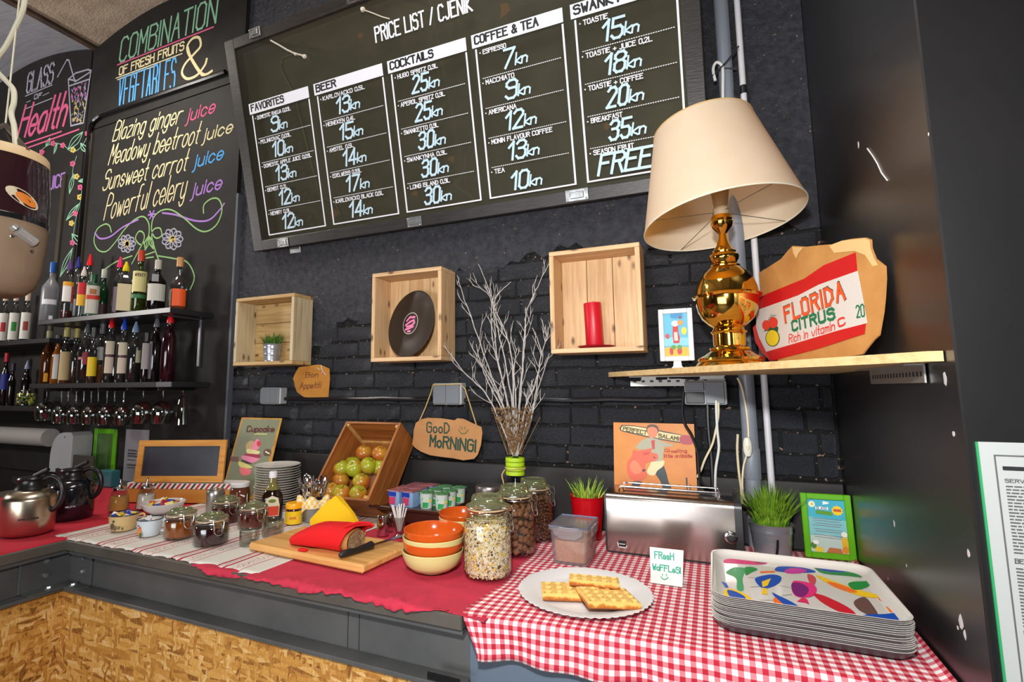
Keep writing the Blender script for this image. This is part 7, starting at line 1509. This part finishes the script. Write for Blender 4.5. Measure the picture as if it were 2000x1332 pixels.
def bottle(label, px, ytop, w, Y, zs, kind, liquid=None, lvl=.6, lab=None, cap=None, group=None, glassc=None, text=None):
    c = vx(px, Y, zs+.12); h = vx(px, Y, 0) and 0
    # height from the top pixel
    top = oy(px, ytop, Y).z; h = top-zs; xs = oy(px+w/2, 600, Y).x-oy(px-w/2, 600, Y).x; d = V((c.x-CAM.x, Y-CAM.y)); r_ = xs*abs(d.y)/d.length/2*.95; r_ = min(max(r_, .022), .056)
    t = thing('spirit_bottle', label, 'bottle', (c.x, Y, zs+.0005), math.atan2(-d.y, -d.x)+math.pi/2, group)
    nk = min(.0135, r_*.42); sh = .60 if kind != 'tall' else .64; hb = h*.86 if cap else h; n = 6 if False else 28; sy = .7 if kind == 'flat' else 1
    prof = [(0, .002), (r_*.92, 0), (r_, .004), (r_, h*sh*.92), (r_*.93, h*sh), (r_*.6, h*(sh+.07)), (nk, h*(sh+.14)), (nk, hb-.006), (nk+.002, hb-.004), (nk+.002, hb), (0, hb)]
    if kind == 'squat': prof = [(0, .002), (r_*.9, 0), (r_, .006), (r_*1.0, h*.42), (r_*.9, h*.52), (r_*.5, h*.60), (nk, h*.64), (nk, hb), (0, hb)]
    if kind == 'square': n = 4
    g = G()
    if n == 4: g.lathe([(a*1.3 if i < 5 else a, z) for i, (a, z) in enumerate(prof)], 4); g.xf(Matrix.Rotation(math.pi/4, 4, 'Z'))
    else: g.lathe(prof, n, sy=sy)
    part('glass_body', g, glassc or thin_glass('bottle_glass', (206, 210, 208), .16, .03, haze=((90, 92, 92), .10)), t, ang=50 if n > 4 else 20)
    if liquid:
        k_ = .93; pr = [(a*k_, z+.002) for a, z in prof if z < h*lvl and z < h*sh*.93]; pr.append((r_*k_, h*min(lvl, sh*.9))); pr.append((0, h*min(lvl, sh*.9)+.0005)); g = G(); g.lathe([(a*(1.3 if n == 4 else 1), z) for a, z in pr], 4 if n == 4 else 24, sy=sy)
        if n == 4: g.xf(Matrix.Rotation(math.pi/4, 4, 'Z'))
        part('liquid', g, liquid, t)
    if lab:
        for (col, x0, x1, z0, z1) in lab:
            if n == 4: g = G().box(x0*r_, x1*r_, -r_*.93, -r_*.92, z0*h, z1*h)
            else:
                g = G(); rr = r_+.0006+.0002*lab.index((col, x0, x1, z0, z1)); m = 8; g.grid([[(rr*math.sin(x0*1.2+(x1-x0)*1.2*k/m), -rr*math.cos(x0*1.2+(x1-x0)*1.2*k/m)*sy, z*h) for k in range(m+1)] for z in (z0, z1)])
            part('label', g, mat('print_%d_%d_%d' % col, col, .5), t, False)
    if text:
        g = G(); put_text(g, text[0], (-r_*.7, text[1]*h), (r_*.7, text[1]*h), text[2]*h, .002); rr = r_+.0018; g.v = [(rr*math.sin(x/rr), -rr*math.cos(x/rr)*sy, y) if n != 4 else (x, -r_*.94, y) for x, y, z in g.v]; part('lettering', g, mat('print_%d_%d_%d' % text[3], text[3], .5), t, False)
    if cap:
        kindc, col = cap; m = mat('cap_%d_%d_%d' % col, col, .35)
        if kindc == 'cap': part('cap', G().lathe([(nk+.003, hb-.012), (nk+.0035, hb-.010), (nk+.0035, h-.002), (nk+.001, h), (0, h)], 18), m, t)
        else: part('pourer', G().lathe([(nk+.0035, hb-.014), (nk+.0035, hb), (nk+.001, hb+.012), (nk*.6, h*.96), (nk*.4, h), (0, h)], 16), m, t)
    return t
LQ = lambda nm, c: mat('liquid_'+nm, c, .12, coat=.5)
AMB, DRK, RDL, BRN_, ORL, GNG = LQ('amber', (176, 96, 22)), LQ('dark', (34, 14, 14)), LQ('red', (130, 16, 28)), LQ('brown', (92, 46, 18)), LQ('orange', (214, 84, 24)), mat('dark_green_glass', (14, 50, 24), .1, coat=.5)
BKG = mat('black_bottle_glass', (18, 12, 12), .1, coat=.6); Y1, Y2 = -.17, -.15; U, Lw = 1.885, 1.510; GU, GLw = 'spirit bottles on the upper bar shelf', 'spirit bottles on the lower bar shelf'
FR = thin_glass('frosted_glass', (190, 196, 200), .1, .3, haze=((150, 152, 156), .55))
bottle('big frosted bottle with a blue cap at the left end of the upper shelf', 97, 514, 40, Y1, U, 'round', None, .6, [((226, 228, 232), -.8, .6, .30, .38), ((235, 235, 238), .0, .35, .06, .12)], ('cap', (30, 90, 170)), GU, FR)
bottle('clear bottle with a white, orange and yellow label and red dregs', 131, 508, 27, Y1-.04, U, 'round', RDL, .16, [((230, 226, 220), -.8, .8, .30, .55), ((230, 160, 30), -.8, .8, .55, .62), ((214, 60, 40), .45, .8, .28, .55)], ('pour', (90, 60, 120)), GU)
bottle('clear bottle with a dark blue pourer behind the orange label one', 146, 503, 24, Y1+.04, U, 'round', None, .6, [((200, 204, 214), -.7, .7, .1, .35)], ('pour', (40, 44, 130)), GU)
bottle('small clear bottle with a red and yellow label', 160, 522, 24, Y1-.05, U, 'round', None, .6, [((200, 30, 34), -.9, .9, .45, .68), ((236, 180, 30), -.9, .9, .24, .45)], ('pour', (210, 200, 190)), GU)
bottle('clear bottle with a bright red pourer', 169, 498, 26, Y1+.05, U, 'round', None, .6, [((190, 196, 196), -.8, .8, .1, .5)], ('pour', (220, 20, 30)), GU)
bottle('flat green bottle with an arched cream label and a red bar', 181, 536, 30, Y1-.06, U, 'flat', None, .5, [((40, 90, 56), -1.1, 1.1, .05, .78), ((206, 200, 186), -.95, .95, .08, .72), ((206, 50, 30), -.95, .95, .40, .50), ((170, 110, 60), -.4, .4, .52, .64)], ('cap', (20, 80, 40)), GU, GNG)
bottle('slim dark green bottle with a pale cap', 200, 527, 24, Y1+.02, U, 'round', None, .5, [((60, 20, 30), -.8, .8, .06, .3)], ('cap', (190, 196, 180)), GU, GNG)
bottle('clear bottle with a pink pourer behind the cream label bottle', 230, 503, 27, Y1+.04, U, 'round', BRN_, .3, [((120, 110, 120), -.7, .7, .1, .5)], ('pour', (232, 40, 96)), GU)
bottle('square bottle with a large cream label and yellow pourer', 243, 512, 32, Y1-.05, U, 'square', DRK, .5, [((226, 208, 160), -.95, .95, .06, .56)], ('pour', (226, 206, 20)), GU)
bottle('green whiskey bottle with a cream yellow label and red cap', 271, 491, 32, Y1-.02, U, 'round', AMB, .2, [((226, 214, 144), -.95, .95, .34, .66), ((60, 120, 70), -.95, .95, .24, .30)], ('cap', (206, 70, 40)), GU, thin_glass('olive_glass', (130, 150, 60), .16, .03, haze=((70, 90, 30), .3)), ('WHISKEY', .58, .045, (40, 30, 20)))
bottle('dark rum bottle with a slanted white label and a pale collar', 306, 509, 40, Y1-.03, U, 'round', DRK, .6, [((206, 204, 190), -.95, .9, .20, .52), ((150, 150, 150), -.5, .1, .56, .70)], ('cap', (200, 196, 180)), GU, BKG)
bottle('round shouldered clear bottle with an orange label and copper cap', 349, 504, 40, Y1-.03, U, 'squat', ORL, .38, [((236, 90, 30), -.55, .75, .06, .38), ((70, 50, 30), -.9, -.6, .06, .34)], ('cap', (206, 150, 90)), GU)
lab0 = [((206, 196, 170), -.6, .6, .42, .62), ((206, 190, 170), -.6, .6, .14, .38), ((90, 40, 50), -.6, .6, .385, .41)]
bottle('dark amber bottle with a yellow and violet neck', 92, 647, 28, Y2, Lw, 'round', AMB, .6, [((220, 150, 20), -.3, .2, .04, .2)], ('cap', (150, 150, 110)), GLw, mat('amber_glass', (70, 34, 10), .1, coat=.6))
bottle('amber whisky bottle with a white label', 110, 655, 24, Y2+.03, Lw, 'round', AMB, .6, [((222, 220, 214), -.5, .9, .1, .6)], ('cap', (60, 60, 64)), GLw, mat('amber_glass_2', (150, 84, 20), .1, coat=.6))
bottle('amber bottle with a gold cap and long beige label', 126, 640, 25, Y2-.02, Lw, 'round', AMB, .6, [((190, 166, 116), -.8, .8, .06, .56)], ('cap', (176, 164, 90)), GLw)
bottle('clear bottle with a gold cap half full of amber', 146, 642, 24, Y2+.02, Lw, 'round', BRN_, .3, None, ('cap', (176, 164, 90)), GLw)
bottle('dark bottle with red print and long clear neck', 166, 630, 32, Y2-.03, Lw, 'round', DRK, .6, [((150, 24, 40), -.3, .5, .3, .5), ((180, 110, 110), -.9, -.3, .38, .42)], ('pour', (90, 94, 100)), GLw)
bottle('slim bottle with a plain yellow label', 180, 640, 21, Y2-.05, Lw, 'round', BRN_, .2, [((230, 196, 20), -.95, .95, .12, .46)], ('cap', (60, 60, 64)), GLw)
bottle('clear bottle with some whisky left beside the yellow label', 196, 633, 24, Y2, Lw, 'round', AMB, .3, [((170, 170, 166), -.6, .6, .38, .6)], ('cap', (90, 94, 100)), GLw)
bottle('clear bottle with two cream labels and a red pourer', 213, 619, 26, Y2-.04, Lw, 'tall', DRK, .1, lab0, ('pour', (214, 20, 30)), GLw)
bottle('clear bottle with two cream labels and a blue pourer', 238, 623, 26, Y2-.04, Lw, 'tall', DRK, .12, lab0, ('pour', (30, 70, 190)), GLw)
bottle('wide clear bottle one third full of dark liqueur', 261, 629, 30, Y2-.03, Lw, 'round', DRK, .32, [((200, 196, 170), .2, .9, .32, .52)], ('pour', (120, 150, 180)), GLw)
bottle('slim bottle with an ornate grey label', 285, 650, 19, Y2-.03, Lw, 'round', None, .3, [((150, 144, 140), -.95, .95, .26, .78)], ('cap', (40, 40, 44)), GLw, BKG)
bottle('tall dark wine bottle next to the ornate one', 302, 617, 26, Y2, Lw, 'round', DRK, .6, [((90, 86, 96), -.9, -.4, .05, .6)], ('pour', (100, 104, 112)), GLw, BKG)
bottle('tall dark red bottle with a red pourer at the right end of the lower shelf', 328, 608, 30, Y2-.04, Lw, 'tall', DRK, .6, None, ('pour', (226, 24, 34)), GLw, mat('garnet_glass', (40, 8, 18), .1, coat=.6))
for i, (px, col) in enumerate([(6, (170, 40, 50)), (27, (40, 130, 50)), (50, (150, 60, 50))]):
    bottle('%s syrup bottle with a big white label on the left edge shelf' % ['berry', 'mint green', 'cherry'][i], px, 572, 22, -.13, 1.79, 'round', None, .5, [((206, 204, 196), -1.1, 1.1, .05, .58), (col, -.4, .4, .22, .40)], ('cap', (214, 190, 170)), 'syrup bottles at the left edge', thin_glass('bottle_glass', (206, 210, 208), .16, .03, haze=((90, 92, 92), .10)))
bottle('dark bottle with a red and blue neck on the low left shelf', 8, 690, 20, -.12, 1.372, 'round', None, .5, [((30, 40, 130), -.9, .9, .3, .6)], ('cap', (190, 40, 60)), 'dark bottles on the low left shelf', BKG)
bottle('slim dark bottle with a violet sheen on the low left shelf', 22, 710, 16, -.12, 1.372, 'round', None, .5, None, ('cap', (60, 50, 70)), 'dark bottles on the low left shelf', BKG)
bottle('dark bottle with a steel pourer on the low left shelf', 50, 705, 22, -.10, 1.372, 'round', None, .5, None, ('pour', (150, 160, 190)), 'dark bottles on the low left shelf', BKG)
c = vx(46, -.16, 1.42); t = thing('olive_jar', 'squat glass jar of green and yellow olives on the low left shelf', 'jar', (c.x, -.145, 1.3725)); part('glass_body', G().lathe([(0, 0), (.045, 0), (.05, .006), (.05, .075), (.035, .095), (.035, .105), (0, .105)], 24), GLASS, t); g = G(); q = random.Random(31)
OLV = [mat('olive_green', (120, 140, 50), .4), mat('olive_yellow', (206, 196, 90), .4), mat('olive_dark', (74, 80, 44), .4)]
for i in range(110): a = q.uniform(0, 6.28); g.k = i % 3; g.ball((.042*math.cos(a), .042*math.sin(a), q.uniform(.010, .075)), .008, 8)
part('olives', g, OLV, t)['kind'] = 'stuff'
WG = thin_glass('wine_glass', (232, 236, 234), .22, .02)
def hang_glass(kind):
    t = thing('wine_glass' if kind != 'flute' else 'champagne_flute', 'wine glass', 'glass', (0, 0, 0))
    if kind == 'wine': pr = [(.034, 0), (.033, -.0015), (.004, -.005), (.0034, -.02), (.0034, -.07), (.005, -.078), (.020, -.088), (.034, -.105), (.040, -.125), (.040, -.145), (.034, -.185), (.033, -.185), (.0388, -.145), (.0388, -.125), (.033, -.107), (.019, -.091), (0, -.083)]
    elif kind == 'balloon': pr = [(.036, 0), (.035, -.0015), (.004, -.005), (.0036, -.02), (.0036, -.05), (.006, -.056), (.030, -.064), (.050, -.085), (.056, -.115), (.052, -.145), (.043, -.175), (.042, -.175), (.0508, -.145), (.0548, -.115), (.049, -.086), (.029, -.066), (0, -.060)]
    else: pr = [(.030, 0), (.029, -.0015), (.004, -.004), (.0034, -.01), (.008, -.02), (.020, -.05), (.026, -.09), (.029, -.18), (.028, -.18), (.025, -.09), (.019, -.052), (0, -.024)]
    part('glass_body', G().lathe(pr, 28), WG, t); part('rim', G().tube([((pr[10][0] if kind != 'flute' else .0285)*math.cos(i*math.pi/12), (pr[10][0] if kind != 'flute' else .0285)*math.sin(i*math.pi/12), pr[10 if kind != 'flute' else 7][1]) for i in range(24)], .0009, 5, closed=True), thin_glass('rim_glass', (225, 230, 225), .3), t); return t
gw, gb, gfl = hang_glass('wine'), hang_glass('balloon'), hang_glass('flute'); ZG = 1.4655; first = {'w': gw, 'b': gb, 'f': gfl}; used = set()
for i, (px, k_, Y) in enumerate([(89, 'b', -.17), (118, 'w', -.20), (131, 'w', -.11), (147, 'w', -.20), (162, 'w', -.12), (176, 'w', -.20), (190, 'w', -.11), (207, 'w', -.20), (222, 'w', -.12), (240, 'w', -.20), (278, 'b', -.16), (317, 'b', -.13), (355, 'f', -.12)]):
    c = vx(px, Y, 1.36); lab_ = {'b': ['big balloon wine glass hanging alone at the left end of the rack', 'round balloon glass hanging right of the small wine glasses', 'round balloon glass hanging next to the champagne flute'][[0, 10, 11].index(i)] if i in (0, 10, 11) else '', 'w': 'small wine glass hanging upside down in the close row', 'f': 'champagne flute hanging at the right end of the rack'}[k_]
    o = first[k_]
    if k_ in used: o = dup(o)
    used.add(k_); o.location = (c.x, Y, ZG); o['label'] = lab_; o['group'] = 'glasses hanging under the lower bar shelf'
# ------------------------------------------------------------------ hanging lamp at the left edge
YL_ = -1.42; c0 = oy(-10, 430, YL_); zt, zbm = oy(0, 296, YL_).z-.01, oy(0, 572, YL_).z; d = V((c0.x-CAM.x, YL_-CAM.y)); rL = (oy(112, 430, YL_).x-c0.x)*abs(d.y)/d.length*1.02; hl_ = zt-zbm
pl_ = thing('hanging_lamp', 'round hanging lamp of dark and milky glass on a cord, left edge', 'lamp', (c0.x, YL_, zbm))
r_ = rL
part('upper_bowl', G().lathe([(r_*1.0, hl_*.52), (r_*.99, hl_*.70), (r_*.93, hl_*.90), (r_*.90, hl_*.955), (r_*.89, hl_*.955), (r_*.92, hl_*.90), (r_*.98, hl_*.70), (r_*.99, hl_*.52)], 56), mat('dark_purple_glass', (44, 22, 26), .12, coat=.6), pl_)
part('rim_band', G().lathe([(r_*.91, hl_*.94), (r_*.925, hl_*.94), (r_*.90, hl_*1.0), (r_*.87, hl_*1.01), (r_*.86, hl_*1.0), (r_*.88, hl_*.94)], 56), mat('cream_band', (206, 176, 132), .5), pl_)
part('middle_band', G().lathe([(r_*.995, hl_*.49), (r_*1.015, hl_*.49), (r_*1.015, hl_*.525), (r_*.995, hl_*.53)], 56), mat('shiny_black_band', (26, 26, 28), .12, coat=.6), pl_)
part('lower_bowl', G().lathe([(r_*1.0, hl_*.49), (r_*.985, hl_*.36), (r_*.93, hl_*.16), (r_*.86, hl_*.07), (r_*.70, hl_*.02), (r_*.55, 0), (0, 0), (0, .004), (r_*.54, .004), (r_*.84, hl_*.085), (r_*.97, hl_*.36), (r_*.985, hl_*.49)], 56), thin_glass('milky_lower_glass', (206, 186, 164), .12, .15, haze=((150, 128, 106), .72)), pl_)
fa = facing((c0.x, YL_, 0)); a = fa+.42
def on(a, rr, z): return (rr*math.cos(a), rr*math.sin(a), z)
g = G(); g.tube([on(a-.02, r_*1.02, hl_*.41), on(a+.36, r_*1.02, hl_*.36)], .0115, 12); g.tube([on(a-.12, r_*1.01, hl_*.435), on(a-.05, r_*1.02, hl_*.42)], .009, 10); part('clip', g, mat('pale_metal', (206, 206, 204), .25, .7), pl_)
g = G()
for dz, da in ((.37, -.1), (.30, .34)): g.ball(on(a+da, r_*.99, hl_*dz), .005, 8)
part('rivet', g, CHROME, pl_)
e_ = disc(0, 0, .034, .017, 20); g = G(); g.add([on(fa+.46+x/r_, r_*1.003, hl_*.645+z-x*.35) for x, z in e_], [tuple(range(20))]); lb = part('oval_badge', g, mat('badge_cream', (196, 180, 150), .5), pl_, False); e_ = disc(.006, 0, .022, .011, 20); g = G(); g.add([on(fa+.46+x/r_, r_*1.006, hl_*.645+z-x*.35) for x, z in e_], [tuple(range(20))]); part('badge_centre', g, mat('badge_orange', (210, 120, 40), .5), lb, False)
CCD = mat('fabric_cord', (206, 200, 176), .7)
pts = [oy(a_, b_, YL_) for a_, b_ in [(52, -30), (45, 18), (32, 50), (12, 90), (-8, 118), (-6, 138), (12, 158), (26, 175), (27, 200), (22, 222), (28, 250), (31, 300)]]
part('cord', G().tube(smooth_line([tuple(p-V(pl_.location)) for p in pts], 5), .0058, 8), CCD, pl_)
g = G(); tp0 = V(pts[-1])-V(pl_.location)
for k in range(3): a = fa+.5+k*2.09; g.tube([on(a, r_*.88, hl_*.99), (0, 0, hl_*1.22)], .006, 6)
part('suspension_strap', g, mat('dark_strap', (110, 98, 88), .4, .6), pl_); part('ceiling_wire', G().tube([(0, 0, hl_*1.22), (0, 0, 3.86-zbm)], .002, 5), CCD, pl_)
